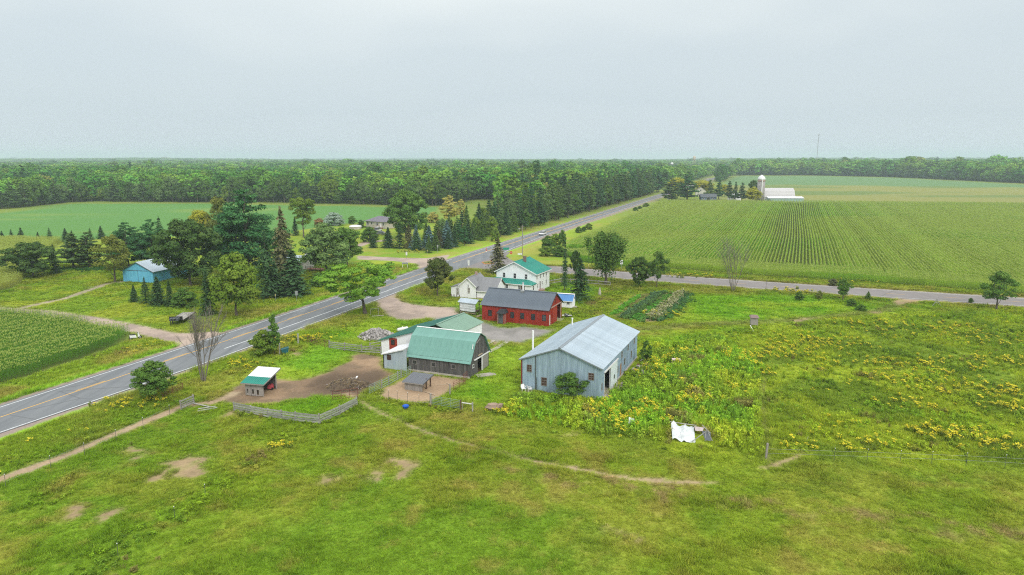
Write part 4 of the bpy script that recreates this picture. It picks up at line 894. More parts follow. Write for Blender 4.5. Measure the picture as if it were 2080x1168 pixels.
# ---- tan ranch house beyond the field edge ---------------------------------------------
o = (-67.90, 317.80); ang = R(-33)
th = thing('ranch_house', 'tan ranch house with mauve hip roof beyond the willow', 'house', o, ang)
FOOT.append(rect(o, ang, 0, 13, 0, 9))
one('wall', 'tan_wall', th, lambda mb: mb.box(0, 12.6, 0, 8.5, 0, 3.2))
F = WF((0, 0), (1, 0))
for s, z, w, h in ((1.2, 2.0, .9, 1.1), (3.6, 2.2, .9, .9), (7.0, 2.0, 1.0, 1.2), (10.8, 2.0, 1.0, 1.2)): window(th, F, s, z, w, h)
door(th, F, 8.6, 9.6, .3, 2.5, 'white_trim')
rf = MB(); e = .7; rf.add([(-e, -e, 3.1), (12.6 + e, -e, 3.1), (12.6 + e, 8.5 + e, 3.1), (-e, 8.5 + e, 3.1), (4.2, 4.25, 5.3), (8.4, 4.25, 5.3)], [(0, 1, 5, 4), (1, 2, 5), (2, 3, 4, 5), (3, 0, 4), (3, 2, 1, 0)]); rf.build('roof', 'purple_roof', th)
one('porch', 'deck', th, lambda mb: (mb.box(6.2, 10.6, -2.0, -.02, 0, .5), mb.box(6.2, 6.3, -2.0, -1.9, .5, 1.4), mb.box(8.4, 8.5, -2.0, -1.9, .5, 1.4), mb.box(10.5, 10.6, -2.0, -1.9, .5, 1.4), mb.box(6.2, 10.6, -1.98, -1.92, 1.3, 1.4)))
one('side_porch', 'brown_wood', th, lambda mb: (mb.box(-2.4, -.02, .2, 4, 0, .4), mb.box(-2.3, -2.1, .3, .5, .4, 2.9), mb.box(-2.3, -2.1, 3.6, 3.8, .4, 2.9), mb.box(-2.6, -.02, 0, 4.2, 2.9, 3.02)))
pl = thing('round_pool', 'white round covered pool on the lawn by the ranch house', 'pool', (-71.44, 311.10), 0)
one('pool_wall', 'tan_wall', pl, lambda mb: mb.lathe([(2.7, 0), (2.7, 1.2)], 24)); one('pool_cover', 'white_gloss', pl, lambda mb: mb.lathe([(2.9, 1.2), (2.6, 1.45), (1.5, 1.75), (.1, 1.85)], 24))

# ---- far farmstead: silo, barn, houses ------------------------------------------------
sl_ = thing('silo', 'tall grey stave silo with white domed cap at the far farm', 'silo', (184.8, 511.5), 0)
one('silo_wall', 'silo', sl_, lambda mb: mb.lathe([(2.75, 0), (2.75, 15.6)], 24), True); one('top_band', 'pinkstone', sl_, lambda mb: mb.lathe([(2.82, 14.6), (2.82, 15.7)], 24), True)
one('dome', 'white_gloss', sl_, lambda mb: mb.lathe([(2.85, 15.7), (2.75, 16.6), (2.3, 17.7), (1.5, 18.6), (.5, 19.1), (.2, 19.4)], 24), True)
for z in np.arange(1, 15, 1.0): one('hoop', 'frame_grey', sl_, lambda mb: mb.lathe([(2.79, z), (2.79, z + .08)], 24))
one('chute', 'white_trim', sl_, lambda mb: mb.lathe([(.45, 6), (.45, 16.2)], 8, 0, (-.4, -2.9, 0)))
M['old_white'] = pm('weathered white roof', (.50, .48, .48), (.58, .57, .57), .5, .7, 0, (.3, 1, 3))
o = (189.5, 517.0); ang = R(-2)
fb = thing('dairy_barn', 'long white roofed dairy barn beside the far silo', 'barn', o, ang)
one('wall', 'white', fb, lambda mb: mb.box(0, 22.5, 0, 10, 0, 3.2))
roof(fb, (-.5, -.6, 3.0), (23, -.6, 3.0), (23, 1.6, 7.4), (-.5, 1.6, 7.4), 1.2, 'old_white', rib=.03); roof(fb, (-.5, 1.6, 7.4), (23, 1.6, 7.4), (23, 5, 9.4), (-.5, 5, 9.4), 1.2, 'old_white', rib=.03); roof(fb, (-.5, 10.6, 3.0), (23, 10.6, 3.0), (23, 5, 9.4), (-.5, 5, 9.4), 1.2, 'old_white', rib=0)
gbl = MB(); gbl.add([(22.5, 0, 3.2), (22.5, 10, 3.2), (22.5, 8.4, 7.3), (22.5, 5, 9.3), (22.5, 1.6, 7.3)], [(0, 1, 2, 3, 4)]); gbl.build('gable', 'frame_grey', fb)
o = (191.0, 511.0)
tb = thing('milk_house', 'low pale teal shed with white roof in front of the dairy barn', 'shed', o, ang)
one('wall', 'pale_teal', tb, lambda mb: mb.box(0, 25.5, 0, 4.5, 0, 2.3)); roof(tb, (-.4, -.5, 2.3), (25.9, -.5, 2.3), (25.9, 4.6, 3.4), (-.4, 4.6, 3.4), 1.2, 'white_roof', rib=0); one('end_door', 'dark_grey', tb, lambda mb: mb.box(.3, 1.2, -.05, .02, .1, 2.0))
def gable_house(name, label, o, ang, L, D, ev, rz_, wmat, rmat, wins, axis=0):
    h = thing(name, label, 'house', o, ang)
    one('wall', wmat, h, lambda mb: mb.box(0, L, 0, D, 0, ev))
    if axis:   # gable to the front
        gbl = MB(); gbl.add([(0, .01, ev), (L, .01, ev), (L / 2, .01, rz_), (0, D - .01, ev), (L, D - .01, ev), (L / 2, D - .01, rz_)], [(0, 1, 2), (5, 4, 3)]); gbl.build('gable', wmat, h)
        for x0 in (-.4, L + .4): roof(h, (x0, -.4, ev - .15), (x0, D + .4, ev - .15), (L / 2, D + .4, rz_ + .1), (L / 2, -.4, rz_ + .1), 1.2, rmat, rib=0)
    else:
        gbl = MB(); gbl.add([(.01, 0, ev), (.01, D, ev), (.01, D / 2, rz_), (L - .01, 0, ev), (L - .01, D, ev), (L - .01, D / 2, rz_)], [(2, 1, 0), (3, 4, 5)]); gbl.build('gable', wmat, h)
        for y0 in (-.4, D + .4): roof(h, (-.4, y0, ev - .15), (L + .4, y0, ev - .15), (L + .4, D / 2, rz_ + .1), (-.4, D / 2, rz_ + .1), 1.2, rmat, rib=0)
    F = WF((0, 0), (1, 0))
    for s, z, w, hh_ in wins: window(h, F, s, z, w, hh_, 'white_trim', 'glass', 0, 0, .08, .05)
    return h
gable_house('cream_house', 'cream two storey house between pines at the far farm', (153.5, 575), R(-12), 8.0, 9, 5.0, 7.8, 'cream', 'asphalt_shingle', ((4, 5.2, 1.0, 1.3), (2, 1.8, .9, 1.3), (6, 1.8, .9, 1.3)), 1)
gable_house('blue_garage', 'slate blue garage with white trim at the far farm', (142.5, 518), R(-4), 11.5, 7, 2.9, 5.0, 'slate_blue', 'dark_grey', ((2, 1.5, 1, 1), (5.5, 1.4, 2.2, 2.0), (9, 1.5, 1, 1)), 0)
gable_house('white_farm_shed', 'white shed showing between the far farm pines', (165.5, 520), R(6), 8, 6, 3.0, 5.2, 'white', 'white_roof', ((3, 1.6, 1, 1),), 0)
# ---- buildings of the far village
for nm, lb, o, L, D, ev, rz_, wm, rm in (('village_hall', 'long white roofed hall in the far village', (372, 1640), 27, 12, 5, 9, 'white', 'white_roof'), ('village_store', 'small white two tone store in the far village', (413, 1660), 13, 10, 7, 10, 'white', 'frame_grey'),
                                      ('village_shed', 'white sloped roof shed below the far water tower', (440, 1445), 12, 10, 4, 8, 'white', 'white_roof')):
    gable_house(nm, lb, o, 0, L, D, ev, rz_, wm, rm, ((L / 2, ev / 2, 1.2, 1.5),), 0)
wt = thing('water_tower', 'tan water tower with domed tank above the far village', 'water tower', (481, 1833, 0), 0)
one('tank', 'tower_tan', wt, lambda mb: mb.lathe([(.5, 25), (3.0, 26), (3.6, 28), (3.6, 33), (2.6, 35.5), (.4, 36.5)], 16), True)
for a in range(5): tube_part(wt, 'leg', (4.5 * math.cos(a * 1.257), 4.5 * math.sin(a * 1.257), 0), (3.0 * math.cos(a * 1.257), 3.0 * math.sin(a * 1.257), 28), .3, 'tower_tan')
fs = thing('far_silo', 'white capped dark silo rising from the woods beyond', 'silo', (309, 1340, 0), 0)
one('silo_wall', 'dark_grey', fs, lambda mb: mb.lathe([(3.0, 0), (3.0, 19)], 16), True); one('dome', 'white_gloss', fs, lambda mb: mb.lathe([(3.1, 19), (2.7, 21), (1.4, 22.4), (.2, 23)], 16), True)
ms = thing('radio_mast', 'thin tall radio mast on the horizon above the wood behind the far silo', 'mast', (567, 1292, 0), 0); ms.scale = (1, 1, 1.05)
one('lattice', 'frame_grey', ms, lambda mb: [mb.tube((.45 * math.cos(a), .45 * math.sin(a), 0), (.45 * math.cos(a), .45 * math.sin(a), 69), .10, .10, 5) for a in (0, 2.09, 4.19)] and [mb.bar((.45 * math.cos(k * 2.09), .45 * math.sin(k * 2.09), k * 1.15), (.45 * math.cos((k + 1) * 2.09), .45 * math.sin((k + 1) * 2.09), (k + 1) * 1.15), .07, .07) for k in range(60)])
one('antenna', 'frame_grey', ms, lambda mb: (mb.box(-1.9, 1.9, -.2, .2, 69, 70), mb.tube((0, 0, 70), (0, 0, 73), .15, .06, 6)))

# ================================================================== fences, gates, yard things
def board_fence(label, pts, n_rail, h, spacing, rail_mat='rail_wood', post_mat='grey_wood', sag=.03, post_w=.15, rail_h=.15, seed=1, name='board_fence', group=None, rail_w=.045, tilt=0.05):
    rn = random.Random(seed); o = pts[0]
    f = thing(name, label, 'fence', o, 0, group); P = [(x - o[0], y - o[1]) for x, y in pts]
    posts = []
    for (a, b) in zip(P[:-1], P[1:]):
        n = max(1, round(math.hypot(b[0] - a[0], b[1] - a[1]) / spacing))
        posts += [(a[0] + (b[0] - a[0]) * k / n, a[1] + (b[1] - a[1]) * k / n) for k in range(n)]
    posts.append(P[-1])
    for x, y in posts: bar_part(f, 'post', (x, y, -.05), (x + rn.uniform(-tilt, tilt), y + rn.uniform(-tilt, tilt), h + rn.uniform(.02, .2)), post_w, post_w, post_mat)
    for (a, b) in zip(posts[:-1], posts[1:]):
        dx, dy = b[0] - a[0], b[1] - a[1]; l = math.hypot(dx, dy) or 1; ox, oy = dy / l * .1, -dx / l * .1
        for k in range(n_rail):
            z = .22 + (h - .3) * k / max(1, n_rail - 1) if n_rail > 1 else h * .8
            j = lambda: rn.uniform(-sag, sag)
            q = MB(); q.bar((a[0] + ox, a[1] + oy, z + j()), (b[0] + ox, b[1] + oy, z + j()), rail_w, rail_h * rn.uniform(.85, 1.15)); q.build('rail', rail_mat, f)
    return f
board_fence('pale grey board fence bent round the grassy corner of the paddock', [(-35.67, 83.21), (-30.54, 81.02), (-26.74, 79.72), (-23.54, 78.92), (-21.84, 82.02), (-20.36, 85.16)], 4, 1.15, 2.5, seed=3, rail_h=.19)
board_fence('short leftover board fence panel beside the farm track', [(-42.75, 83.74), (-42.09, 85.89)], 4, 1.2, 2.6, seed=4, rail_h=.17)
board_fence('split rail fence from the red pipe gate to the white barn', [(-31.23, 112.75), (-28.25, 111.24), (-25.09, 110.05), (-21.80, 109.18)], 4, 1.25, 2.4, seed=5, rail_h=.14, sag=.07)
board_fence('short grey rail fence running up to the white barn wall', [(-24.06, 111.84), (-22.28, 113.06)], 3, 1.2, 2.0, seed=8, rail_h=.13, sag=.06)
board_fence('greenish rail fence between manure yard and dirt pen', [(-18.37, 91.76), (-17.63, 93.46), (-16.72, 95.66), (-16.36, 96.57)], 4, 1.25, 1.9, 'gate_green', 'grey_wood', seed=6, rail_h=.08)
board_fence('grey board fence behind the farmhouse garden', [(9.09, 172.17), (12.88, 175.70), (22.10, 172.17), (25.06, 170.80)], 2, 1.0, 2.8, seed=11, rail_h=.2)
def gate(label, a, b, h, bars, mat, uprights=2, r=.024, rail=False):
    g = thing('pipe_gate', label, 'gate', a, 0); bx, by = b[0] - a[0], b[1] - a[1]
    for k in range(bars):
        z = .18 + (h - .18) * k / (bars - 1); tube_part(g, 'pipe', (0, 0, z), (bx, by, z), r, mat, n=6)
    for k in range(uprights + 2):
        t = k / (uprights + 1); tube_part(g, 'upright', (bx * t, by * t, .0), (bx * t, by * t, h + .05), r * 1.2, mat, n=6)
    return g
gate('pale green pipe gate at the corner of the dirt pen', (-19.64, 89.53), (-18.53, 91.56), 1.3, 6, 'gate_green', 1)
gate('pale green pipe gate leaning near the grey lean-to', (-16.36, 96.57), (-15.70, 97.49), 1.25, 5, 'gate_green', 1)
gate('pale green pipe gate against the dark barn corner', (-15.66, 97.73), (-15.25, 98.44), 1.25, 5, 'gate_green', 1)
gate('long dull green pipe gate in the grass right of the pen', (-10.43, 85.34), (-6.74, 83.74), 1.25, 6, 'gate_green', 2, .02)
gate('rusty red pipe gate at the grassy paddock corner', (-24.00, 87.01), (-20.89, 88.16), 1.35, 4, 'rust_pipe', 2)
gate('rusty red pipe gate on the right side of the pen', (-8.20, 91.14), (-6.71, 93.67), 1.2, 5, 'rust_pipe', 1)
gate('small rusty pipe gate at the dark barn corner', (-7.03, 94.11), (-6.56, 95.66), 1.35, 5, 'rust_pipe', 1)
gate('rusty red pipe gate at the end of the split rail fence', (-35.76, 115.58), (-31.31, 112.75), 1.3, 5, 'rust_pipe', 4)
gate('rusty pipe gate half hidden beside the round roadside bush', (-47.01, 87.39), (-46.10, 91.35), 1.0, 6, 'rust_pipe', 1)
def post(label, p, h, mat='grey_wood', w=.16, name='fence_post', group=None, lean=0):
    t = thing(name, label, 'post', p, 0, group); bar_part(t, 'shaft', (0, 0, -.05), (lean, 0, h), w, w, mat)
    one('cap', mat, t, lambda mb: mb.box(lean - w * .4, lean + w * .4, -w * .4, w * .4, h, h + .05)); return t
post('pale wooden post in the yellow goldenrod by the pipe gate', (-37.30, 115.26), 1.9, 'rail_wood', .2)
post('leaning pale post next to the dark teal tub', (-38.44, 108.89), 1.9, 'rail_wood', .16, lean=.1)
post('grey wooden gate post at the pen corner', (-8.52, 89.33), 1.5, 'grey_wood', .2)
post('stout grey gate post beside the long green gate', (-10.71, 85.53), 1.5, 'grey_wood', .24)
post('dark brown post at the far end of the long green gate', (-6.57, 83.04), 1.5, 'brown_wood', .18)
post('weathered grey post in the weeds at the path junction', (27.51, 69.18), 1.7, 'grey_wood', .18, lean=.06)
post('tall pale post at the end of the white rail', (-5.05, 83.04), 1.2, 'rail_wood', .18)
wr = thing('white_rail', 'single white rail joining two posts beside the pipe gate', 'rail', (-6.48, 83.56), 0); b_ = (-5.12, 83.21); a_ = (-6.48, 83.56)
bar_part(wr, 'plank', (0, .05, 1.0), (b_[0] - a_[0], b_[1] - a_[1], .95), .05, .12, 'white_trim'); bar_part(wr, 'brace', (.1, .1, .0), (.1, .1, 1.0), .08, .08, 'grey_wood')
def steel_posts(pts, label, group, h=1.4):
    for p in pts:
        t = thing('steel_fence_post', label, 'post', p, 0, group); tube_part(t, 'shaft', (0, 0, -.05), (.02, 0, h), .022, 'steel_post', n=6); one('cap', 'white_trim', t, lambda mb: mb.box(-.01, .05, -.03, .03, h, h + .06))
steel_posts([(-16.58, 87.20), (-15.33, 86.82), (-13.87, 86.26), (-12.26, 85.53)], 'thin dark steel post along the front of the dirt pen', 'steel posts along the dirt pen')
steel_posts([(34.58, 68.57), (38.00, 68.33), (41.33, 67.97), (44.55, 67.73), (47.98, 67.38), (51.76, 66.91)], 'thin wire fence post along the edge of the weedy field', 'wire fence posts by the weedy field')
steel_posts([(-43.20, 81.68), (-44.36, 77.53), (-45.47, 73.76), (-46.81, 70.05), (-48.37, 66.80), (-49.98, 62.55)], 'thin wire fence post along the dirt track', 'wire fence posts by the dirt track', 1.35)
steel_posts([(-30.36, 56.48), (-29.50, 60.76), (-32.09, 50.55)], 'thin wire fence post in the tall grass ridge of the pasture', 'wire fence posts in the grass ridge', 1.2)
def wire(label, pts, zs=(.6, 1.1)):
    o = pts[0]; w = thing('fence_wire', label, 'wire', o, 0)
    for z in zs:
        for a, b in zip(pts[:-1], pts[1:]): tube_part(w, 'strand', (a[0] - o[0], a[1] - o[1], z), (b[0] - o[0], b[1] - o[1], z), .008, 'galv', n=4)
wire('fence wire strung along the weedy field', [(27.51, 69.18), (34.58, 68.57), (38.00, 68.33), (41.33, 67.97), (44.55, 67.73), (47.98, 67.38), (51.76, 66.91), (55.40, 66.34)]); wire('fence wire strung beside the dirt track', [(-43.20, 81.68), (-44.36, 77.53), (-45.47, 73.76), (-46.81, 70.05), (-48.37, 66.80), (-49.98, 62.55)]); wire('fence wire along the front of the dirt pen', [(-18.19, 89.73), (-16.58, 87.20), (-15.33, 86.82), (-13.87, 86.26), (-12.26, 85.53), (-10.71, 85.53)], (.3, .6, .9))

def planks(label, items, mat, name='loose_boards', cat='boards'):
    o = items[0][0]; t = thing(name, label, cat, o, 0)
    for a, b, w, z in items: bar_part(t, 'plank', (a[0] - o[0], a[1] - o[1], z), (b[0] - o[0], b[1] - o[1], z + .02), w, .05, mat)
planks('grey boards fallen on the grass by the dirt track', [((-40.34, 83.04), (-38.33, 84.27), .25, .06), ((-40.59, 83.74), (-38.68, 84.62), .22, .1), ((-42.07, 85.71), (-39.17, 84.27), .2, .14)], 'rail_wood')
planks('pale concrete strip of planks leading from the gambrel barn', [((-3.78, 110.05), (-0.87, 116.55), .8, .05)], 'concrete', 'concrete_walk', 'walkway')
planks('second pale slab path beside the gambrel barn', [((-4.78, 114.31), (-3.24, 117.54), .8, .05)], 'concrete', 'concrete_walk', 'walkway')
planks('loose pale sticks on the dirt of the pen', [((-12.18, 90.53), (-10.52, 89.13), .12, .05), ((-10.72, 93.46), (-9.31, 93.46), .1, .05), ((-9.46, 94.33), (-8.86, 93.24), .1, .05)], 'tan_wood')
planks('white plank leaning on the manure pile', [((-22.65, 92.60), (-22.68, 95.89), .2, .5), ((-22.51, 92.60), (-22.56, 95.66), .08, .55)], 'white_trim')
planks('tan planks lying by the red workshop wall', [((-7.52, 141.32), (-6.51, 144.70), .3, .06), ((-7.24, 135.86), (-6.31, 137.63), .8, .05)], 'tan_wood')
planks('stack of grey planks beside the white sliding door', [((14.53, 91.14), (16.11, 93.24), .5, .15), ((14.55, 91.76), (16.15, 93.89), .4, .3), ((14.71, 90.53), (16.04, 92.39), .4, .08)], 'grey_wood')
sm = thing('concrete_slab', 'worn concrete slab at the dark barn doorway', 'slab', (-4.99, 97.49), R(20)); one('slab', 'concrete', sm, lambda mb: mb.box(-.3, 2.1, -.6, .7, 0, .12)); one('ramp', 'concrete', sm, lambda mb: mb.hexa([(2.1, -.5, 0), (2.7, -.4, 0), (2.7, .5, 0), (2.1, .6, 0), (2.1, -.5, .11), (2.7, -.4, .02), (2.7, .5, .02), (2.1, .6, .11)]))

# ---- rock, manure and junk heaps -----------------------------------------------------
def rock_mesh(seed, sx=1, sy=1, sz=.75, name='stone', mat='stone'):
    rn = random.Random(seed); mb = MB(); n, m = 7, 4; vs = [(0, 0, -sz)]
    for k in range(1, m):
        a = -math.pi / 2 + math.pi * k / m
        for i in range(n):
            r = rn.uniform(.78, 1.15); b = 2 * math.pi * i / n + .3 * k
            vs.append((sx * r * math.cos(a) * math.cos(b), sy * r * math.cos(a) * math.sin(b), sz * r * math.sin(a)))
    vs.append((0, 0, sz)); fs = [(0, 1 + (i + 1) % n, 1 + i) for i in range(n)]
    for k in range(m - 2):
        for i in range(n): fs.append((1 + k * n + i, 1 + k * n + (i + 1) % n, 1 + (k + 1) * n + (i + 1) % n, 1 + (k + 1) * n + i))
    t = len(vs) - 1; fs += [(t, t - n + i, t - n + (i + 1) % n) for i in range(n)]
    mb.add(vs, fs); return mb.mesh(name, mat)
RM = [rock_mesh(i, 1, random.Random(i).uniform(.7, 1.1), random.Random(i + 9).uniform(.5, .9)) for i in range(6)]
rk_ = thing('rock_pile', 'heap of pale grey fieldstones in the grass by the white barn', 'rock pile', (-24.61, 120.26), 0); rk_.scale = (.86, .86, .86); rn = random.Random(21)
one('heap_core', 'stone', rk_, lambda mb: mb.lathe([(3.2, 0), (2.3, .55), (1.1, 1.35), (.3, 1.75)], 14))
for i in range(250):
    a = rn.uniform(0, 6.28); r = 3.4 * math.sqrt(rn.random()); z = max(.05, 1.95 * (1 - r / 3.4) ** .85) + rn.uniform(-.06, .1)
    st = ob('stone', RM[i % 6], rk_); st.location = (r * math.cos(a) * 1.15, r * math.sin(a), z); s = rn.uniform(.16, .34); st.scale = (s, s, s); st.rotation_euler = (rn.uniform(0, 3), rn.uniform(0, 3), rn.uniform(0, 6))
mn = thing('manure_pile', 'mound of straw and manure in the dirt yard', 'manure pile', PILE, 0); rn = random.Random(33)
hm = MB(); n, m = 20, 8; vs = []
for k in range(m + 1):
    for i in range(n):
        a = 2 * math.pi * i / n; r = (1 - k / m) * (1 + .18 * math.sin(3 * a + 1) + rn.uniform(-.1, .1)); z = 1.05 * (1 - (1 - k / m) ** 1.7) + rn.uniform(-.08, .14) * (0 < k < m)
        vs.append((3.3 * r * math.cos(a), 2.3 * r * math.sin(a), z if k else -.05))
hm.add(vs, [(k * n + i, k * n + (i + 1) % n, (k + 1) * n + (i + 1) % n, (k + 1) * n + i) for k in range(m) for i in range(n)] + [tuple(m * n + i for i in range(n))]); hm.build('mound', 'straw', mn)
stm = MB()
for i in range(520):
    a = rn.uniform(0, 6.28); r = math.sqrt(rn.random()); z = 1.05 * (1 - r ** 1.7) + .03; d = rn.uniform(0, 6.28); l = rn.uniform(.15, .45); p = Vector((3.2 * r * math.cos(a), 2.2 * r * math.sin(a), z)); q = p + Vector((l * math.cos(d), l * math.sin(d), rn.uniform(-.1, .12)))
    stm.bar(p, q, rn.uniform(.03, .09), .02, rn.choice((0, 0, 1, 2)))
tag(stm.build('straw', [pm('dry straw', (.34, .25, .13), (.20, .15, .085), 4, .9), 'straw', 'grey_wood'], mn), kind='stuff')
jk = thing('scrap_heap', 'long heap of broken grey boards and red metal along the barn wall', 'scrap heap', (18.94, 97.96), 0); rn = random.Random(44); a0 = (18.94, 97.96); ax = (21.20, 103.94)
for i in range(46):
    t = rn.random(); px = (ax[0] - a0[0]) * t + rn.uniform(-.9, .9); py = (ax[1] - a0[1]) * t + rn.uniform(-.8, .8); d = rn.uniform(-.5, .9) + 1.1; l = rn.uniform(.6, 1.5); z = rn.uniform(.1, .75)
    bar_part(jk, 'board', (px - l * math.cos(d) / 2, py - l * math.sin(d) / 2, z), (px + l * math.cos(d) / 2, py + l * math.sin(d) / 2, z + rn.uniform(-.2, .25)), rn.uniform(.12, .35), .05, 'red_dark' if 6 < i < 13 else rn.choice(('grey_wood', 'stone', 'grey_wood', 'frame_grey')))
FOOT.append(rect((20.47, 74.17), 0, -2.2, 2.4, -1.2, 1.6))
wk = thing('collapsed_shelter', 'collapsed white sheet and broken poles in the goldenrod', 'wreck', (20.47, 74.17), R(-8)); rn = random.Random(5)
sm = MB(); n, m = 10, 8
sm.add([(-2.0 + 2.6 * i / n, -.9 + 2.2 * k / m, .25 + 1.1 * (k / m) ** .8 - .35 * (i / n) + rn.uniform(-.16, .18) + .2 * math.sin(i * 1.3) + .12 * math.sin(k * 1.9)) for k in range(m + 1) for i in range(n + 1)], [(k * (n + 1) + i, k * (n + 1) + i + 1, (k + 1) * (n + 1) + i + 1, (k + 1) * (n + 1) + i) for k in range(m) for i in range(n)]); sm.build('white_sheet', 'tarp', wk, True)
for p, q in (((-2.1, 1.4, 1.5), (.9, 1.3, 1.25)), ((1.5, .9, 1.5), (2.3, .1, .9)), ((.2, -1.0, .2), (1.9, .4, .95)), ((1.9, .5, 1.1), (1.7, -.6, .2)), ((2.0, .5, 1.1), (2.5, -.5, .2))): tube_part(wk, 'pole', p, q, .05, 'rail_wood', n=6)
one('torn_sheet', 'dark_grey', wk, lambda mb: mb.add([(1.4, .5, 1.0), (2.4, .4, .9), (2.3, -.7, .25), (1.7, -.6, .3)], [(0, 1, 2, 3)]))
one('torn_flap', pm('pale torn sheet', (.5, .42, .42), None, 3, .6), wk, lambda mb: mb.add([(.6, .9, 1.3), (1.7, .8, 1.25), (1.5, .3, 1.0), (.7, .4, .95)], [(0, 1, 2, 3)]))
tp_ = thing('small_tarp', 'crumpled pale grey tarpaulin in the goldenrod', 'tarpaulin', (14.66, 79.08), 0); one('sheet', 'tarp', tp_, lambda mb: mb.hexa([(-.6, -.5, .02), (.6, -.4, .02), (.5, .6, .02), (-.5, .5, .02), (-.35, -.3, .4), (.25, -.2, .6), (.3, .35, .5), (-.3, .3, .7)])); bar_part(tp_, 'weight_board', (-.5, -.45, .15), (.5, -.35, .2), .12, .05, 'grey_wood')
cr_ = thing('wooden_crate', 'pale pink topped crate standing in the weeds', 'crate', (25.77, 103.15), R(-8)); one('lid', pm('faded pink lid', (.62, .50, .45), None, 3, .7), cr_, lambda mb: mb.box(-.65, .65, -.5, .5, .85, .93))
for x in (-.6, .6):
    for y in (-.45, .45): bar_part(cr_, 'leg', (x, y, 0), (x, y, .85), .1, .1, 'tan_wood')
for z in (.15, .5): bar_part(cr_, 'side_board', (-.6, -.47, z), (.6, -.47, z), .05, .12, 'tan_wood')
plt = thing('pallet', 'tilted grey pallet leaning in the weeds', 'pallet', (27.92, 101.62), R(-35))
for k in range(4): bar_part(plt, 'slat', (-.6, -.5 + .33 * k, .12 + .17 * k), (.6, -.5 + .33 * k, .12 + .17 * k), .16, .04, 'rail_wood')
for x in (-.55, 0, .55): bar_part(plt, 'bearer', (x, -.55, .04), (x, .55, .6), .07, .08, 'grey_wood')
bd = thing('boulder', 'tan boulder in the long grass left of the grey barn', 'boulder', (-2.48, 83.74), 0); b_ = ob('stone', rock_mesh(3, .95, .75, .6, 'stone', 'boulder'), bd); b_.location = (0, 0, .35)
bd = thing('boulder', 'smaller boulder behind the goldenrod by the grey barn', 'boulder', (-1.54, 84.27), 0); b_ = ob('stone', rock_mesh(5, .6, .5, .45, 'stone', 'boulder'), bd); b_.location = (0, 0, .25)
bt = thing('feed_tub', 'bright blue plastic tub in the grass below the pen', 'tub', (-13.82, 84.27), 0); one('tub', 'blue_plastic', bt, lambda mb: mb.lathe([(.32, 0), (.42, .3), (.36, .42), (.15, .5)], 14), True); one('rim', 'blue_plastic', bt, lambda mb: mb.lathe([(.43, .28), (.45, .32), (.43, .34)], 14))
bt = thing('water_tub', 'dark teal tub tipped in the paddock corner', 'tub', (-37.73, 109.47), R(20)); q = one('tub', 'teal_plastic', bt, lambda mb: mb.hexa([(-.45, -.4, 0), (.45, -.4, 0), (.45, .4, 0), (-.45, .4, 0), (-.6, -.5, .75), (.6, -.5, 1.0), (.6, .5, 1.0), (-.6, .5, .75)])); one('rim', 'teal_plastic', bt, lambda mb: (mb.bar((-.62, -.52, .77), (.62, -.52, 1.02), .05, .06), mb.bar((-.62, .52, .77), (.62, .52, 1.02), .05, .06)))
pt = thing('propane_tank', 'white propane tank lying behind the rock pile', 'tank', (-20.49, 124.20), R(40)); pt.scale = (.62, .62, .62)
one('tank', 'white_gloss', pt, lambda mb: [mb.tube((a, 0, .75), (b, 0, .75), r0, r1, 14) for a, b, r0, r1 in ((-1.6, 1.6, .5, .5), (1.6, 1.85, .5, .3), (-1.85, -1.6, .3, .5))], False)
for x in (-1, 1): one('foot', 'concrete', pt, lambda mb: mb.box(x - .12, x + .12, -.35, .35, 0, .35))
one('valve_dome', 'white_trim', pt, lambda mb: mb.lathe([(.2, 1.2), (.2, 1.4), (.1, 1.48)], 10))
for lb, p, a in (('white plastic garden chair by the grey barn corner', (1.58, 90.73), .3), ('second white chair tipped beside the grey barn corner', (2.46, 90.53), 1.9)):
    c = thing('garden_chair', lb, 'chair', p, a)
    for x in (-.25, .25):
        for y in (-.25, .25): bar_part(c, 'leg', (x, y, 0), (x * .9, y * .9, .45), .05, .05, 'white_trim')
    one('seat', 'white_trim', c, lambda mb: mb.box(-.28, .28, -.28, .28, .43, .48)); one('backrest', 'white_trim', c, lambda mb: mb.hexa([(-.28, .24, .48), (.28, .24, .48), (.28, .29, .48), (-.28, .29, .48), (-.24, .36, .95), (.24, .36, .95), (.24, .4, .95), (-.24, .4, .95)]))
    for x in (-.3, .3): bar_part(c, 'armrest', (x, -.25, .68), (x, .3, .7), .06, .04, 'white_trim')
bh = thing('deer_stand', 'small grey wooden box hut on legs at the weedy field edge', 'hut', (46.77, 128.39), R(-10))
one('box', 'grey_wood', bh, lambda mb: mb.box(-.65, .65, -.6, .6, .35, 1.75)); one('roof', pm('dull mauve roof', (.24, .17, .16), None, 3, .8), bh, lambda mb: mb.hexa([(-.85, -.85, 1.7), (.85, -.85, 1.7), (.85, .85, 1.85), (-.85, .85, 1.85), (-.8, -.8, 1.8), (.8, -.8, 1.8), (.6, .5, 2.1), (-.6, .5, 2.1)]))
for x in (-.55, .55):
    for y in (-.5, .5): bar_part(bh, 'leg', (x, y, 0), (x, y, .4), .12, .12, 'grey_wood')
planks('white pole lying in the grass below the box hut', [((45.83, 127.61), (44.84, 123.10), .12, .3)], 'white_trim', 'fallen_pole', 'pole')
af = thing('a_frame', 'pale A shaped pole brace standing near the side road', 'brace', (92.98, 146.20), 0)
tube_part(af, 'pole', (-.9, 0, 0), (.1, 0, 1.55), .07, 'rail_wood', n=6); tube_part(af, 'pole', (1.0, 0, 0), (-.1, 0, 1.5), .07, 'rail_wood', n=6); tube_part(af, 'crossbar', (-.45, 0, .75), (.5, 0, .75), .05, 'rail_wood', n=6)
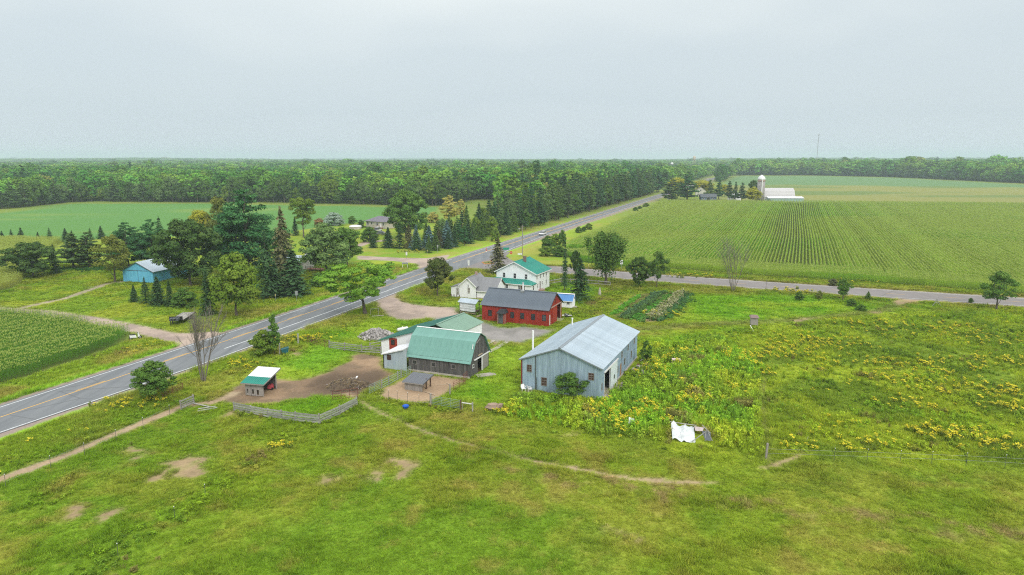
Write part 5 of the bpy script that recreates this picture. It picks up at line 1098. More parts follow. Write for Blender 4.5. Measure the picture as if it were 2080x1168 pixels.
planks('pale sticks dropped in the short grass', [((33.83, 74.17), (34.90, 76.04), .06, .05), ((33.82, 73.76), (34.52, 74.88), .08, .04)], 'rail_wood')
sw = thing('swing_frame', 'grey swing frame on a bare patch under the leaning tree', 'frame', (-29.03, 136.74), R(10))
for x in (0, 1.6): bar_part(sw, 'post', (x, 0, 0), (x, 0, 1.5), .07, .07, 'rail_wood')
bar_part(sw, 'crossbar', (-.1, 0, 1.5), (1.7, 0, 1.5), .07, .07, 'rail_wood'); bar_part(sw, 'board', (.2, -.5, .1), (2.6, -.3, .1), .5, .06, 'concrete')
mc = thing('machinery_junk', 'pile of white and dark scrap by the red workshop door', 'scrap heap', (11.06, 135.86), R(15)); rn = random.Random(61)
for i in range(12): bar_part(mc, 'scrap', (rn.uniform(-1, 1.2), rn.uniform(-.6, .6), rn.uniform(.1, .5)), (rn.uniform(-1, 1.2), rn.uniform(-.6, .6), rn.uniform(.2, .9)), .22, .15, rn.choice(('black', 'dark_grey', 'white_trim', 'galv')))

# ---- trailer, cars ---------------------------------------------------------------------
a = (-65.53, 129.18); b = (-66.25, 135.86); ang = math.atan2(b[1] - a[1], b[0] - a[0]) 
tr_ = thing('flatbed_trailer', 'black gooseneck flatbed trailer parked on the mown grass', 'trailer', (-65.64, 131.20), ang)
LT = 7.0
for k in range(9): bar_part(tr_, 'deck_plank', (-1.6, -1.1 + .275 * k, .86), (5.2, -1.1 + .275 * k, .86), .26, .05, 'rail_wood' if k % 3 else 'concrete')
for y in (-1.27, 1.27): bar_part(tr_, 'side_rail', (-1.7, y, .78), (5.3, y, .78), .1, .2, 'black')
bar_part(tr_, 'headboard', (-1.72, -1.25, 1.2), (-1.72, 1.25, 1.2), .08, .8, 'black')
for y in (-.5, .5): bar_part(tr_, 'neck_beam', (-1.7, y, 1.35), (-3.6, y * .5, 1.35), .14, .22, 'black')
one('tool_box', 'dark_grey', tr_, lambda mb: mb.box(-2.9, -1.9, -.8, .8, 1.0, 1.45)); bar_part(tr_, 'coupler', (-3.5, 0, 1.3), (-3.5, 0, .5), .16, .16, 'black'); bar_part(tr_, 'landing_leg', (-2.6, .7, 0), (-2.6, .7, 1.2), .12, .12, 'black')
for x in (2.0, 3.0):
    for y in (-1.15, 1.15):
        w = one('wheel', 'tyre', tr_, lambda mb: mb.tube((x, y - .13, .38), (x, y + .13, .38), .38, .38, 14)); one('rim', 'galv', w, lambda mb: mb.tube((x, y - .14, .38), (x, y + .14, .38), .2, .2, 10))
def car(label, loc, ang, paint, L=4.6, Wd=1.85, H=1.55, suv=False, name='car'):
    c = thing(name, label, 'car', loc, ang); w = Wd / 2
    low = [(-L / 2, .35), (-L / 2, .85), (-L * .47, .95), (L * .24, .98), (L * .47, .82), (L / 2, .6), (L / 2, .35)]
    mb = MB(); n = len(low); mb.add([(x, -w, z) for x, z in low] + [(x, w, z) for x, z in low], [tuple(range(n)), tuple(range(2 * n - 1, n - 1, -1))] + [(i, n + i, n + (i + 1) % n, (i + 1) % n) for i in range(n)]); mb.build('body', paint, c)
    g = [(-L * (.46 if suv else .40), .95), (-L * (.42 if suv else .27), H - .04), (L * .06, H - .04), (L * .25, .95)]; k = w * .86
    mb = MB(); mb.add([(x, -k * (1 if i in (0, 3) else .86), z) for i, (x, z) in enumerate(g)] + [(x, k * (1 if i in (0, 3) else .86), z) for i, (x, z) in enumerate(g)], [(0, 1, 2, 3), (7, 6, 5, 4), (0, 4, 5, 1), (3, 2, 6, 7)]); mb.build('windows', 'glass', c)
    one('roof', paint, c, lambda mb: mb.box(g[1][0] - .05, g[2][0] + .05, -k * .87, k * .87, H - .05, H)); 
    for x in (g[1][0] * .5, L * .02): bar_part(c, 'pillar', (x, -k * .97, .95), (x, -k * .88, H - .04), .08, .05, paint); bar_part(c, 'pillar', (x, k * .97, .95), (x, k * .88, H - .04), .08, .05, paint)
    for x in (-L * .31, L * .31):
        for y in (-w + .08, w - .08):
            wh = one('wheel', 'tyre', c, lambda mb: mb.tube((x, y - .11, .33), (x, y + .11, .33), .33, .33, 14)); one('rim', 'galv', wh, lambda mb: mb.tube((x, y - .12, .33), (x, y + .12, .33), .2, .2, 10))
    for y in (-w * .7, w * .7): one('headlight', 'lamp_glass', c, lambda mb: mb.box(L / 2 - .12, L / 2 + .015, y - .16, y + .16, .62, .76)); one('tail_light', 'sign_red', c, lambda mb: mb.box(-L / 2 - .015, -L / 2 + .05, y - .14, y + .14, .7, .84))
    bar_part(c, 'bumper', (L / 2 + .02, -w * .9, .48), (L / 2 + .02, w * .9, .48), .08, .16, 'dark_grey')
    return c
car('white car driving along the highway toward the junction', hw(305.5, 1.9), math.atan2(-HD[1], -HD[0]), 'car_white', 4.8, 1.9, 1.6, True)
car('grey car parked on the drive of the ranch house', (-55.60, 286.85), R(168), 'car_grey', 4.7)
car('white van parked behind the grey car at the ranch house', (-59.07, 300.52), R(80), 'car_white', 5.2, 2.0, 2.0, True, 'van')
car('white car parked under the pines of the far farm', (120.19, 522.55), R(10), 'car_white')
mk = thing('parked_scooter', 'white scooter with dark wheels at the corn field edge', 'scooter', (-67.53, 118.55), R(35))
for x in (-.75, .75):
    w = one('wheel', 'tyre', mk, lambda mb: mb.tube((x, -.07, .3), (x, .07, .3), .3, .3, 14)); one('rim', 'galv', w, lambda mb: mb.tube((x, -.08, .3), (x, .08, .3), .17, .17, 10))
one('body', 'white_gloss', mk, lambda mb: mb.hexa([(-.85, -.2, .4), (.25, -.16, .3), (.25, .16, .3), (-.85, .2, .4), (-.9, -.16, .85), (.1, -.14, .75), (.1, .14, .75), (-.9, .16, .85)])); one('front_fairing', 'white_gloss', mk, lambda mb: mb.hexa([(.4, -.22, .35), (.75, -.16, .5), (.75, .16, .5), (.4, .22, .35), (.45, -.2, 1.2), (.55, -.14, 1.3), (.55, .14, 1.3), (.45, .2, 1.2)]))
one('seat', 'black', mk, lambda mb: mb.box(-.85, .0, -.15, .15, .84, .95)); bar_part(mk, 'handlebar', (.42, -.4, 1.2), (.42, .4, 1.2), .05, .05, 'black')
planks('pale board lying on the grass beside the white scooter', [((-67.27, 118.89), (-66.84, 119.40), .35, .05)], 'tan_wood')

# ---- road signs, pole and posts ----------------------------------------------------------
def sign(label, p, h, face, w, hh, ang=0.0, shape='rect', name='road_sign', post_m='galv', cat='sign'):
    s = thing(name, label, cat, p, ang); bar_part(s, 'post', (0, .03, 0), (0, .03, h), .07, .07, post_m)
    if shape == 'oct': one('sign_plate', face, s, lambda mb: mb.tube((0, -.035, h - hh / 2), (0, -.01, h - hh / 2), w / 2, w / 2, 8))
    else: one('sign_plate', face, s, lambda mb: mb.box(-w / 2, w / 2, -.035, -.01, h - hh, h))
    return s
def text(parent, body, size, loc, mat, rot=(R(90), 0, 0)):
    c = bpy.data.curves.new('lettering', 'FONT'); c.body = body; c.size = size; c.align_x = 'CENTER'; c.align_y = 'CENTER'; c.extrude = .003
    o = bpy.data.objects.new('lettering', c); COL.objects.link(o); o.parent = parent; o.location = loc; o.rotation_euler = rot
    dg = bpy.context.evaluated_depsgraph_get(); me = bpy.data.meshes.new_from_object(o.evaluated_get(dg)); bpy.data.objects.remove(o); me.materials.clear(); me.materials.append(M[mat])
    q = ob('lettering', me, parent); q.location = loc; q.rotation_euler = rot; return q
s = sign('red stop sign facing the side road at the junction', (-0.31, 216.09), 2.7, 'sign_red', .95, .95, R(20), 'oct', 'stop_sign'); text(s, 'STOP', .3, (0, -.045, 2.22), 'sign_white')
s = sign('red stop sign beside the spruce at the junction', (-8.43, 222.72), 2.7, 'sign_red', .85, .85, R(60), 'oct', 'stop_sign'); text(s, 'STOP', .27, (0, -.045, 2.27), 'sign_white')
one('lower_plate', 'sign_white', s, lambda mb: mb.box(-.3, .3, -.035, -.01, 1.45, 1.7))
s = sign('green road name sign near the junction spruce', (-1.94, 221.59), 3.1, 'sign_green', 2.1, .75, R(15), name='guide_sign'); bar_part(s, 'post', (.7, .03, 0), (.7, .03, 3.1), .07, .07, 'galv')
sign('white sign on a post at the highway junction', (-12.52, 194.75), 2.9, 'sign_white', .62, .95, R(20)); 
one('lower_plate', 'sign_white', bpy.data.objects['road_sign'], lambda mb: mb.box(-.24, .24, -.035, -.01, 1.4, 1.9))
s = sign('low white panel sign on the verge by the utility pole', (2.59, 222.72), 1.1, 'sign_white', 1.5, .55, R(12)); bar_part(s, 'post', (.6, .03, 0), (.6, .03, 1.0), .07, .07, 'galv')
s = sign('tall white route sign beside the corn field', (31.58, 194.75), 3.0, 'sign_white', .75, 1.25, R(4)); one('panel_gap', 'dark_grey', s, lambda mb: (mb.box(-.2, .2, -.042, -.036, 2.5, 2.7), mb.box(-.2, .2, -.042, -.036, 2.1, 2.2)))
sign('white sign on a dark post beside the side road', (62.72, 165.52), 2.4, 'sign_white', .45, .6, R(70), post_m='brown_wood')
sign('grey backed sign on a post by the highway spruces', (-48.42, 150.34), 2.6, 'galv', .6, 1.0, R(20))
sign('pale marker sign before the blue spruces', (-25.49, 232.21), 2.6, 'galv', .5, .8, R(30))
s = sign('white notice board on the verge of the gravel road', (-33.84, 217.17), 2.3, 'sign_white', .55, 1.1, R(-15))
sign('slim white and orange marker by the highway goldenrod', (-53.18, 150.34), 1.9, 'yellow_post', .12, .5, 0, name='marker_post'); sign('small yellow marker post at the side road verge', (22.49, 197.41), 1.5, 'yellow_post', .16, .7, 0, name='marker_post'); sign('small yellow marker post on the goldenrod verge', (-28.30, 226.19), 1.7, 'yellow_post', .16, .5, 0, name='marker_post')
mbx = thing('mailbox', 'black mailbox on a post by the gravel road corner', 'mailbox', (-36.11, 202.02), R(20)); bar_part(mbx, 'post', (0, 0, 0), (0, 0, 1.1), .1, .1, 'rail_wood'); one('box', 'black', mbx, lambda mb: (mb.box(-.13, .13, -.3, .3, 1.1, 1.25), mb.tube((0, -.3, 1.25), (0, .3, 1.25), .13, .13, 10))); one('flag', 'sign_red', mbx, lambda mb: mb.box(.135, .15, -.1, .1, 1.25, 1.42))
nb = thing('mailbox_stand', 'wide stand of newspaper boxes by the gravel road corner', 'stand', (-31.42, 198.32), R(5))
for x in (-.75, .75): bar_part(nb, 'leg', (x, 0, 0), (x, 0, 1.3), .1, .1, 'white_trim')
one('box_row', 'galv', nb, lambda mb: [mb.box(-.9 + .46 * k, -.48 + .46 * k, -.3, .3, 1.3, 1.72) for k in range(4)])
up = thing('utility_pole', 'tall wooden utility pole with a street lamp at the junction', 'utility pole', (3.42, 223.87), R(20))
tube_part(up, 'pole', (0, 0, 0), (0, 0, 10.2), .16, 'pole_wood', .11); bar_part(up, 'lamp_arm', (0, 0, 9.3), (-1.1, -.2, 9.1), .07, .07, 'galv'); one('street_lamp', 'lamp_glass', up, lambda mb: mb.box(-1.5, -1.0, -.33, -.07, 8.95, 9.1)); bar_part(up, 'crossarm', (-.3, 0, 9.75), (.6, 0, 9.75), .09, .1, 'pole_wood'); one('transformer', 'galv', up, lambda mb: mb.lathe([(.2, 6.6), (.2, 7.3), (.1, 7.38)], 10, 0, (0, -.32, 0)))
gs = thing('garden_statue', 'small grey upright stone figure in the garden hedge', 'statue', (20.71, 158.17), 0); one('figure', 'concrete', gs, lambda mb: mb.lathe([(.35, 0), (.38, .5), (.25, 1.0), (.3, 1.3), (.14, 1.45), (.2, 1.65), (.1, 1.85)], 12), True); one('plinth', 'concrete', gs, lambda mb: mb.box(-.4, .4, -.4, .4, 0, .12))

# ------------------------------------------------------------------ ground sheet
gcol, gbare = ground_rgb(X.ravel(), Y.ravel())
idx = np.arange(nx * ny).reshape(ny, nx)
fq = np.stack([idx[:-1, :-1], idx[:-1, 1:], idx[1:, 1:], idx[1:, :-1]], -1).reshape(-1, 4)
def ground_mat():
    m, N, L, out = new_mat('meadow and bare soil')
    p = N.new('ShaderNodeBsdfPrincipled'); L.new(p.outputs[0], out.inputs[0]); p.inputs['Roughness'].default_value = 0.95; p.inputs['Specular IOR Level'].default_value = 0.1
    a = N.new('ShaderNodeAttribute'); a.attribute_name = 'soil'
    b = N.new('ShaderNodeAttribute'); b.attribute_name = 'bare'
    g = N.new('ShaderNodeNewGeometry')
    f1 = noise(N, L, 2.6, g.outputs['Position'], 5.0, 0.7); f2 = noise(N, L, 0.35, g.outputs['Position'], 4.0, 0.6)
    col = mixrgb(N, L, 1.0, a.outputs['Color'], _grey(N, L, f1, 0.55, 1.45), 'MULTIPLY')
    col2 = mixrgb(N, L, 1.0, a.outputs['Color'], _grey(N, L, f1, 0.52, 1.48), 'MULTIPLY')
    col = mixrgb(N, L, b.outputs['Fac'], col, col2)
    col = mixrgb(N, L, 1.0, col, _grey(N, L, f2, 0.75, 1.25), 'MULTIPLY')
    L.new(col, p.inputs['Base Color'])
    bm = N.new('ShaderNodeBump'); bm.inputs['Strength'].default_value = 0.6; bm.inputs['Distance'].default_value = 0.12
    L.new(f1, bm.inputs['Height']); L.new(bm.outputs[0], p.inputs['Normal'])
    return m
# small unevenness in the pasture, none on roads or near buildings
bump = (fbm(X.ravel(), Y.ravel(), 5, 51) - .5) * .25 * sstep(9, 16, np.abs(hw_tn(X.ravel(), Y.ravel())[1])) * sstep(90, 70, Y.ravel())
zz = FLATZ - .02 - np.abs(bump) * .6
gm = npmesh('ground', np.c_[X.ravel(), Y.ravel(), zz], fq, [ground_mat()],
            [('soil', 'FLOAT_COLOR', np.c_[gcol, np.ones(len(gcol))]), ('bare', 'FLOAT', gbare)])
tag(ob('ground', gm), 'pasture, fields and bare farmyard soil reaching to the horizon', 'ground', kind='structure')

# ------------------------------------------------------------------ paved roads
def asphalt_mat(name, c1, c2):
    m, N, L, out = new_mat(name)
    p = N.new('ShaderNodeBsdfPrincipled'); L.new(p.outputs[0], out.inputs[0]); p.inputs['Roughness'].default_value = 0.8; p.inputs['Specular IOR Level'].default_value = 0.2
    g = N.new('ShaderNodeNewGeometry')
    mp = N.new('ShaderNodeMapping'); mp.inputs['Rotation'].default_value = (0, 0, R(20.2)); mp.inputs['Scale'].default_value = (1.0, 0.06, 1.0)
    L.new(g.outputs['Position'], mp.inputs[0])
    f = noise(N, L, 0.9, mp.outputs[0], 3.0); f2 = noise(N, L, 6.0, g.outputs['Position'], 4.0, .7); f3 = noise(N, L, 0.12, g.outputs['Position'], 2.0)
    col = mixrgb(N, L, mapr(N, L, f, .35, .65), c1, c2)
    col = mixrgb(N, L, 1.0, col, _grey(N, L, f2, .85, 1.15), 'MULTIPLY'); col = mixrgb(N, L, 1.0, col, _grey(N, L, f3, .85, 1.15), 'MULTIPLY')
    # transverse frost cracks
    w = N.new('ShaderNodeTexVoronoi'); w.feature = 'DISTANCE_TO_EDGE'; w.inputs['Scale'].default_value = 0.11
    mp2 = N.new('ShaderNodeMapping'); mp2.inputs['Rotation'].default_value = (0, 0, R(20.2)); mp2.inputs['Scale'].default_value = (.35, 1.1, 1)
    L.new(g.outputs['Position'], mp2.inputs[0]); L.new(mp2.outputs[0], w.inputs['Vector'])
    col = mixrgb(N, L, mapr(N, L, w.outputs['Distance'], .010, .003, 0, .55), col, (.10, .105, .11))
    L.new(col, p.inputs['Base Color'])
    return m
def ribbon(name, left, right, z, mat, kind='structure', label=None, parent=None, cat=None):
    mb = MB(); n = len(left)
    mb.add([(x, y, z) for x, y in left] + [(x, y, z) for x, y in right], [(i, n + i, n + i + 1, i + 1) for i in range(n - 1)])
    o = mb.build(name, mat, parent)
    for p in o.data.polygons:
        pass
    return tag(o, label, cat, kind=kind)
M['asphalt'] = asphalt_mat('worn asphalt', (.200, .212, .222), (.150, .163, .174))
M['asphalt2'] = asphalt_mat('worn side road asphalt', (.232, .212, .205), (.200, .184, .178))
M['line_white'] = pm('white road paint', (.72, .74, .74), (.55, .58, .58), 3.0, .6)
M['line_yellow'] = pm('yellow road paint', (.72, .42, .07), (.60, .36, .09), 3.0, .6)
def nR(t):   # outer edge of the right lane, which widens to a turn lane at the junction
    return float(np.interp(t, [-200, 75, 112, 205, 245, 262, 308, 4000], [4.6, 4.9, 6.95, 6.95, 7.4, 5.9, 3.7, 3.7]))
ts = list(np.arange(-120, 340, 5.0)) + list(np.arange(340, 3100, 20.0))
hwy = ribbon('highway', [hw(t, -4.15) for t in ts], [hw(t, nR(t)) for t in ts], 0.03, 'asphalt', label='two lane grey asphalt highway running past the farm', cat='road')
APRON = [(-22.40, 175.70), (-18.92, 184.75), (-15.91, 189.20), (-11.28, 193.01), (-4.27, 194.75), (4.91, 192.15), (12.51, 187.97), (13.41, 202.02), (5.28, 206.84), (0.00, 213.97), (-2.11, 222.72), (-0.68, 233.45), (-8.31, 228.56), (-19.99, 202.96)]
mb = MB(); mb.add([(x, y, 0.022) for x, y in APRON], [tuple(range(len(APRON) - 1, -1, -1))])
tag(mb.build('junction_apron', 'asphalt2'), 'flared asphalt mouth of the side road at the highway', 'road', kind='structure')
tag(ribbon('side_road', offset(CROSS, -5.2), offset(CROSS, 5.2), 0.016, 'asphalt2'), 'grey asphalt side road between garden and corn field', 'road', kind='structure')
def stripe(n0, n1, t0, t1, mat, z=0.035, name='road_line', step=6.0):
    k = max(1, int((t1 - t0) / step)); tt = [t0 + (t1 - t0) * i / k for i in range(k + 1)]
    f0 = n0 if callable(n0) else (lambda t: n0); f1 = n1 if callable(n1) else (lambda t: n1)
    o = ribbon(name, [hw(t, f0(t)) for t in tt], [hw(t, f1(t)) for t in tt], z, mat, kind='', parent=hwy)
    return o
stripe(-3.62, -3.46, -120, 203, 'line_white'); stripe(-3.62, -3.44, 236, 1700, 'line_white')
stripe(lambda t: nR(t) - .42, lambda t: nR(t) - .24, -120, 191, 'line_white'); stripe(lambda t: nR(t) - .62, lambda t: nR(t) - .42, 249, 1700, 'line_white')
stripe(3.45, 3.66, 121, 200, 'line_white')
stripe(-.02, .16, -120, 205, 'line_yellow'); stripe(-.02, .18, 222, 1700, 'line_yellow')
for t in np.arange(-40, 200, 15.2): stripe(-.32, -.17, t, t + 4.6, 'line_yellow')
stripe(-.34, -.17, 236, 420, 'line_yellow')
stripe(-3.55, -3.35, 224, 229, 'line_white')
CL = offset(CROSS, 0)
for off in (4.55, -4.55):
    ln = offset(CROSS, off)[4:]
    ribbon('road_line', [(x, y) for x, y in offset(ln, -.08)], offset(ln, .08), 0.0205, 'line_white', kind='', parent=None).parent = bpy.data.objects['side_road']
for i in range(5, len(CROSS) - 2, 3):
    sg = [CROSS[i], CROSS[i + 1]]
    ribbon('road_line', offset(sg, -.07), offset(sg, .07), 0.0207, 'line_yellow', kind='', parent=bpy.data.objects['side_road'])
cv = [(-22.19, 177.14), (-20.57, 181.25), (-18.36, 185.94), (-15.31, 190.46), (-10.65, 194.31), (-4.30, 196.07)]
ribbon('road_line', offset(cv, -.09), offset(cv, .09), 0.0345, 'line_white', kind='', parent=hwy)
# small grass island with a kerb between the turning lanes
isl = [(-9.48, 209.83), (-8.41, 205.85), (-5.58, 206.84), (-6.67, 212.92)]
it = thing('traffic_island', 'small triangular traffic island with orange kerb at the junction', 'island', (*isl[0], 0))
def _isl(mb, zs, k):
    cx = sum(p[0] for p in isl) / 4; cy = sum(p[1] for p in isl) / 4
    q = [((cx + (p[0] - cx) * k) - isl[0][0], (cy + (p[1] - cy) * k) - isl[0][1]) for p in isl]
    mb.hexa([(x, y, 0.01) for x, y in q] + [(x, y, zs) for x, y in q])
one('kerb', 'orange', it, lambda mb: _isl(mb, .12, 1.0)); one('turf', pm('island turf', (.16, .17, .04), None, 3, .95), it, lambda mb: _isl(mb, .15, .8))

# ================================================================== trees
LEAF = {
 'maple': leaf_mat('bright maple leaves', (0.120, 0.216, 0.029), (0.240, 0.328, 0.048)), 'oak': leaf_mat('dark oak leaves', (0.044, 0.104, 0.027), (0.120, 0.190, 0.053)),
 'mid': leaf_mat('green leaves', (0.064, 0.152, 0.029), (0.160, 0.264, 0.054)), 'olive': leaf_mat('olive leaves', (0.136, 0.184, 0.035), (0.240, 0.256, 0.058)),
 'locust': leaf_mat('fresh locust leaves', (0.112, 0.264, 0.032), (0.264, 0.432, 0.056)), 'lime': leaf_mat('yellow lime leaves', (0.416, 0.448, 0.040), (0.427, 0.405, 0.053)),
 'gold': leaf_mat('pale golden leaves', (0.480, 0.464, 0.096), (0.459, 0.416, 0.128)), 'brown': leaf_mat('bronze oak leaves', (.060, .105, .028), (.170, .195, .055)),
 'silver': leaf_mat('silver willow leaves', (0.352, 0.480, 0.368), (0.352, 0.427, 0.341)), 'pine': leaf_mat('white pine needles', (0.031, 0.115, 0.042), (0.096, 0.230, 0.077), .15),
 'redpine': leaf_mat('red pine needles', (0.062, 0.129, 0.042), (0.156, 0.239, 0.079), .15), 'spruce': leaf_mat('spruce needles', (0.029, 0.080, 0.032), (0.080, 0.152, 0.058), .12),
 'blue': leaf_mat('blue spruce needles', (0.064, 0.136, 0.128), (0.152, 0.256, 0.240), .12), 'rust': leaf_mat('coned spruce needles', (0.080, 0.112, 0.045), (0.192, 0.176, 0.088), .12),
 'willow': leaf_mat('willow leaves', (0.096, 0.184, 0.056), (0.208, 0.304, 0.096)), 'elm': leaf_mat('elm leaves', (0.061, 0.144, 0.031), (0.163, 0.250, 0.058)),
 'rustbush': leaf_mat('browning leaves', (0.320, 0.176, 0.080), (0.448, 0.304, 0.112)),
}
def unit(rng, n):
    v = rng.normal(size=(n, 3)); return v / np.linalg.norm(v, axis=1)[:, None]
def cards(P, N, S, rng, asp=.62, tint=None):
    """one small four-cornered leaf spray per point"""
    n = len(P); a = np.cross(N, unit(rng, n)); a /= np.linalg.norm(a, axis=1)[:, None] + 1e-9; b = np.cross(N, a); b /= np.linalg.norm(b, axis=1)[:, None] + 1e-9
    S = np.broadcast_to(S, (n,))[:, None]; a = a * S; b = b * S * asp
    V = np.stack([P - a, P - b * rng.uniform(.6, 1.1, (n, 1)), P + a, P + b * rng.uniform(.6, 1.1, (n, 1))], 1).reshape(-1, 3)
    T = np.repeat(rng.random(n) if tint is None else tint, 4)
    return V, T
def shape_r(t, kind):
    if kind == 'round': return np.sqrt(np.clip(1 - (2 * t - 1) ** 2, 0, 1))
    if kind == 'dome': return np.clip(1 - t ** 2.2, 0, 1) ** .6 * (.75 + .25 * np.minimum(1, t * 4))
    if kind == 'oval': return np.clip(np.sin(np.pi * np.clip(t, 0, 1) ** .8), 0, 1) ** .7
    if kind == 'vase': return np.where(t < .75, .22 + .78 * (t / .75) ** .9, np.sqrt(np.clip(1 - ((t - .75) / .27) ** 2, 0, 1)))
    if kind == 'column': return np.clip(np.sin(np.pi * np.clip(t, .02, 1) ** .7), 0, 1) ** .5
def broad(seed, h=10., w=8., base=.25, kind='round', nc=80, nl=5200, ls=.2, rc=.13, flat=.75, droop=0.):
    rng = np.random.default_rng(seed)
    t = rng.random(nc * 4) ** .85; r = shape_r(t, kind); keep = rng.random(nc * 4) < (.15 + r ** 1.3); t = t[keep][:nc]; r = r[keep][:nc]; n = len(t)
    a = rng.uniform(0, 2 * np.pi, n); q = rng.random(n) ** .42 * .93
    lob = 1 + .16 * np.sin(3 * a + seed) + .10 * np.sin(5 * a + 2 * seed)
    C = np.c_[np.cos(a) * r * q * lob * w / 2, np.sin(a) * r * q * lob * w / 2, h * (base + (1 - base) * (.04 + .90 * t))]
    rad = rng.uniform(.65, 1.35, n) * rc * w
    pick = rng.choice(n, nl, p=rad ** 2 / np.sum(rad ** 2)); d = unit(rng, nl); d[:, 2] = d[:, 2] * .8 + .15
    P = C[pick] + d * rad[pick][:, None] * np.array([1, 1, flat]) * (rng.random((nl, 1)) ** .35)
    if droop: P[:, 2] -= droop * rng.random(nl) ** 2 * rad[pick] * 3
    N = d + unit(rng, nl) * .45 + np.array([0, 0, .35]); N /= np.linalg.norm(N, axis=1)[:, None]
    ct = rng.random(n); V, T = cards(P, N, rng.uniform(.7, 1.35, nl) * ls, rng, .62, np.clip(ct[pick] * .55 + rng.random(nl) * .45, 0, 1))
    return V, T, C, rad
def spruce(seed, h=10., w=4.5, layers=32, per=16, base=.03, ragged=.13, nq=7, ls=.23, power=.82):
    rng = np.random.default_rng(seed); P = []; N = []; T = []
    for k in range(layers):
        t = (k + rng.uniform(-.3, .3)) / layers; z = h * (base + (1 - base) * np.clip(t, 0, 1)); Rr = w / 2 * (1 - np.clip(t, 0, .985)) ** power
        for j in range(per if t < .75 else max(5, per - 4)):
            a = rng.uniform(0, 2 * np.pi); L = Rr * rng.uniform(1 - ragged * 2, 1 + ragged); L = max(L, .12)
            s = np.linspace(.22, 1, nq); x = np.cos(a) * L * s; y = np.sin(a) * L * s; zz = z - L * .32 * s ** 1.2 + rng.normal(0, .03, nq) * h * .1
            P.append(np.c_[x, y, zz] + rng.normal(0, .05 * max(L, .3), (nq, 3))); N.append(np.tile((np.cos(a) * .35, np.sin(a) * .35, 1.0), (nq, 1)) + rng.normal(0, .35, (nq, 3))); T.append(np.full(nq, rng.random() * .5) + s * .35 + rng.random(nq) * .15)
    P = np.concatenate(P); N = np.concatenate(N); N /= np.linalg.norm(N, axis=1)[:, None]; T = np.clip(np.concatenate(T), 0, 1)
    P = np.concatenate([P, np.c_[rng.normal(0, .03, 6), rng.normal(0, .03, 6), h * np.linspace(.96, 1.02, 6)]]); N = np.concatenate([N, unit(rng, 6)]); T = np.r_[T, np.full(6, .6)]
    return cards(P, N, rng.uniform(.75, 1.3, len(P)) * ls * (w / 4.5), rng, .55, T)
def pine(seed, h=10., w=6., levels=9, base=.15, nl=5200, ls=.18, kind='broad', lo=.35):
    rng = np.random.default_rng(seed); C = []; Rd = []
    for k in range(levels):
        t = k / (levels - 1); z = h * (base + (.97 - base) * t); R_ = w / 2 * ((1 - t ** 1.9) * .88 + .14) * (.62 + .38 * min(1, (t + .12) * 3)) if kind == 'broad' else w / 2 * (1 - t * .86)
        for j in range(7 if t < .8 else 5):
            a = rng.uniform(0, 6.28); L = R_ * rng.uniform(.6, 1.1)
            for s in (lo, .68, 1.0):
                if L * s < .25 and s < 1: continue
                C.append((math.cos(a) * L * s, math.sin(a) * L * s, z + L * .16 * s + rng.uniform(-.02, .02) * h)); Rd.append((.45 + .35 * s) * max(.35, L * .33))
    C = np.array(C); Rd = np.array(Rd); n = len(C)
    pick = rng.choice(n, nl, p=Rd ** 1.6 / np.sum(Rd ** 1.6)); d = unit(rng, nl)
    P = C[pick] + d * Rd[pick][:, None] * np.array([1.15, 1.15, .5]) * rng.random((nl, 1)) ** .4
    N = d * np.array([.7, .7, .4]) + unit(rng, nl) * .6 + np.array([0, 0, .7]); N /= np.linalg.norm(N, axis=1)[:, None]
    ct = rng.random(n); V, T = cards(P, N, rng.uniform(.7, 1.4, nl) * ls, rng, .4, np.clip(ct[pick] * .5 + rng.random(nl) * .5, 0, 1))
    return V, T, C, Rd
def crown_mesh(name, V, T, mat):
    return npmesh(name, V, np.arange(len(V)).reshape(-1, 4), [mat], [('tint', 'FLOAT', T)])
def trunk_mesh(seed, h, r, C=None, top=.7, limbs=7, fork=None, n=7):
    rn = random.Random(seed); mb = MB(); pts = [Vector((0, 0, -.1))]
    for k in range(1, 6): pts.append(Vector((rn.uniform(-.012, .012) * h * k ** .5, rn.uniform(-.012, .012) * h * k ** .5, h * top * k / 5)))
    rr = [r * (1.25 if k == 0 else 1 - .75 * k / 5) for k in range(6)]
    for k in range(5): mb.tube(pts[k], pts[k + 1], rr[k], rr[k + 1], n, cap=(k in (0, 4)))
    if C is not None and len(C):
        for i in range(limbs):
            c = Vector(C[rn.randrange(len(C))]); k = min(4, max(1, int(5 * (c.z * .62) / (h * top)))); p = pts[k]; m_ = p.lerp(c, .5) + Vector((0, 0, -.04 * h)); mb.tube(p, m_, rr[k] * .5, rr[k] * .33, 5, cap=False); mb.tube(m_, c, rr[k] * .33, rr[k] * .1, 5, cap=False)
    return mb.mesh('trunk', 'bark')
PROTO = {}
def make_proto(key, crown, trunk): PROTO[key] = (crown, trunk)
def add_broad(key, seed, trunk_r=.2, trunk_top=.62, limbs=9, **k):
    V, T, C, rad = broad(seed, **k); make_proto(key, crown_mesh('crown', V, T, LEAF['mid']), trunk_mesh(seed, k.get('h', 10.), trunk_r, C, trunk_top, limbs))
add_broad('round', 1, w=8.5, base=.16, kind='round', nc=105, nl=9500, ls=0.250, rc=.115)
add_broad('round2', 2, w=8., base=.2, kind='dome', nc=95, nl=9000, ls=0.250, rc=.12)
add_broad('oak', 3, w=9.5, base=.08, kind='round', nc=130, nl=13000, ls=0.238, rc=.10, flat=.6)
add_broad('oval', 4, w=6.5, base=.2, kind='oval', nc=75, nl=6200, ls=0.220, rc=.13)
add_broad('vase', 5, w=9., base=.3, kind='vase', nc=70, nl=6000, ls=0.232, rc=.10, flat=.6, trunk_r=.26, trunk_top=.5)
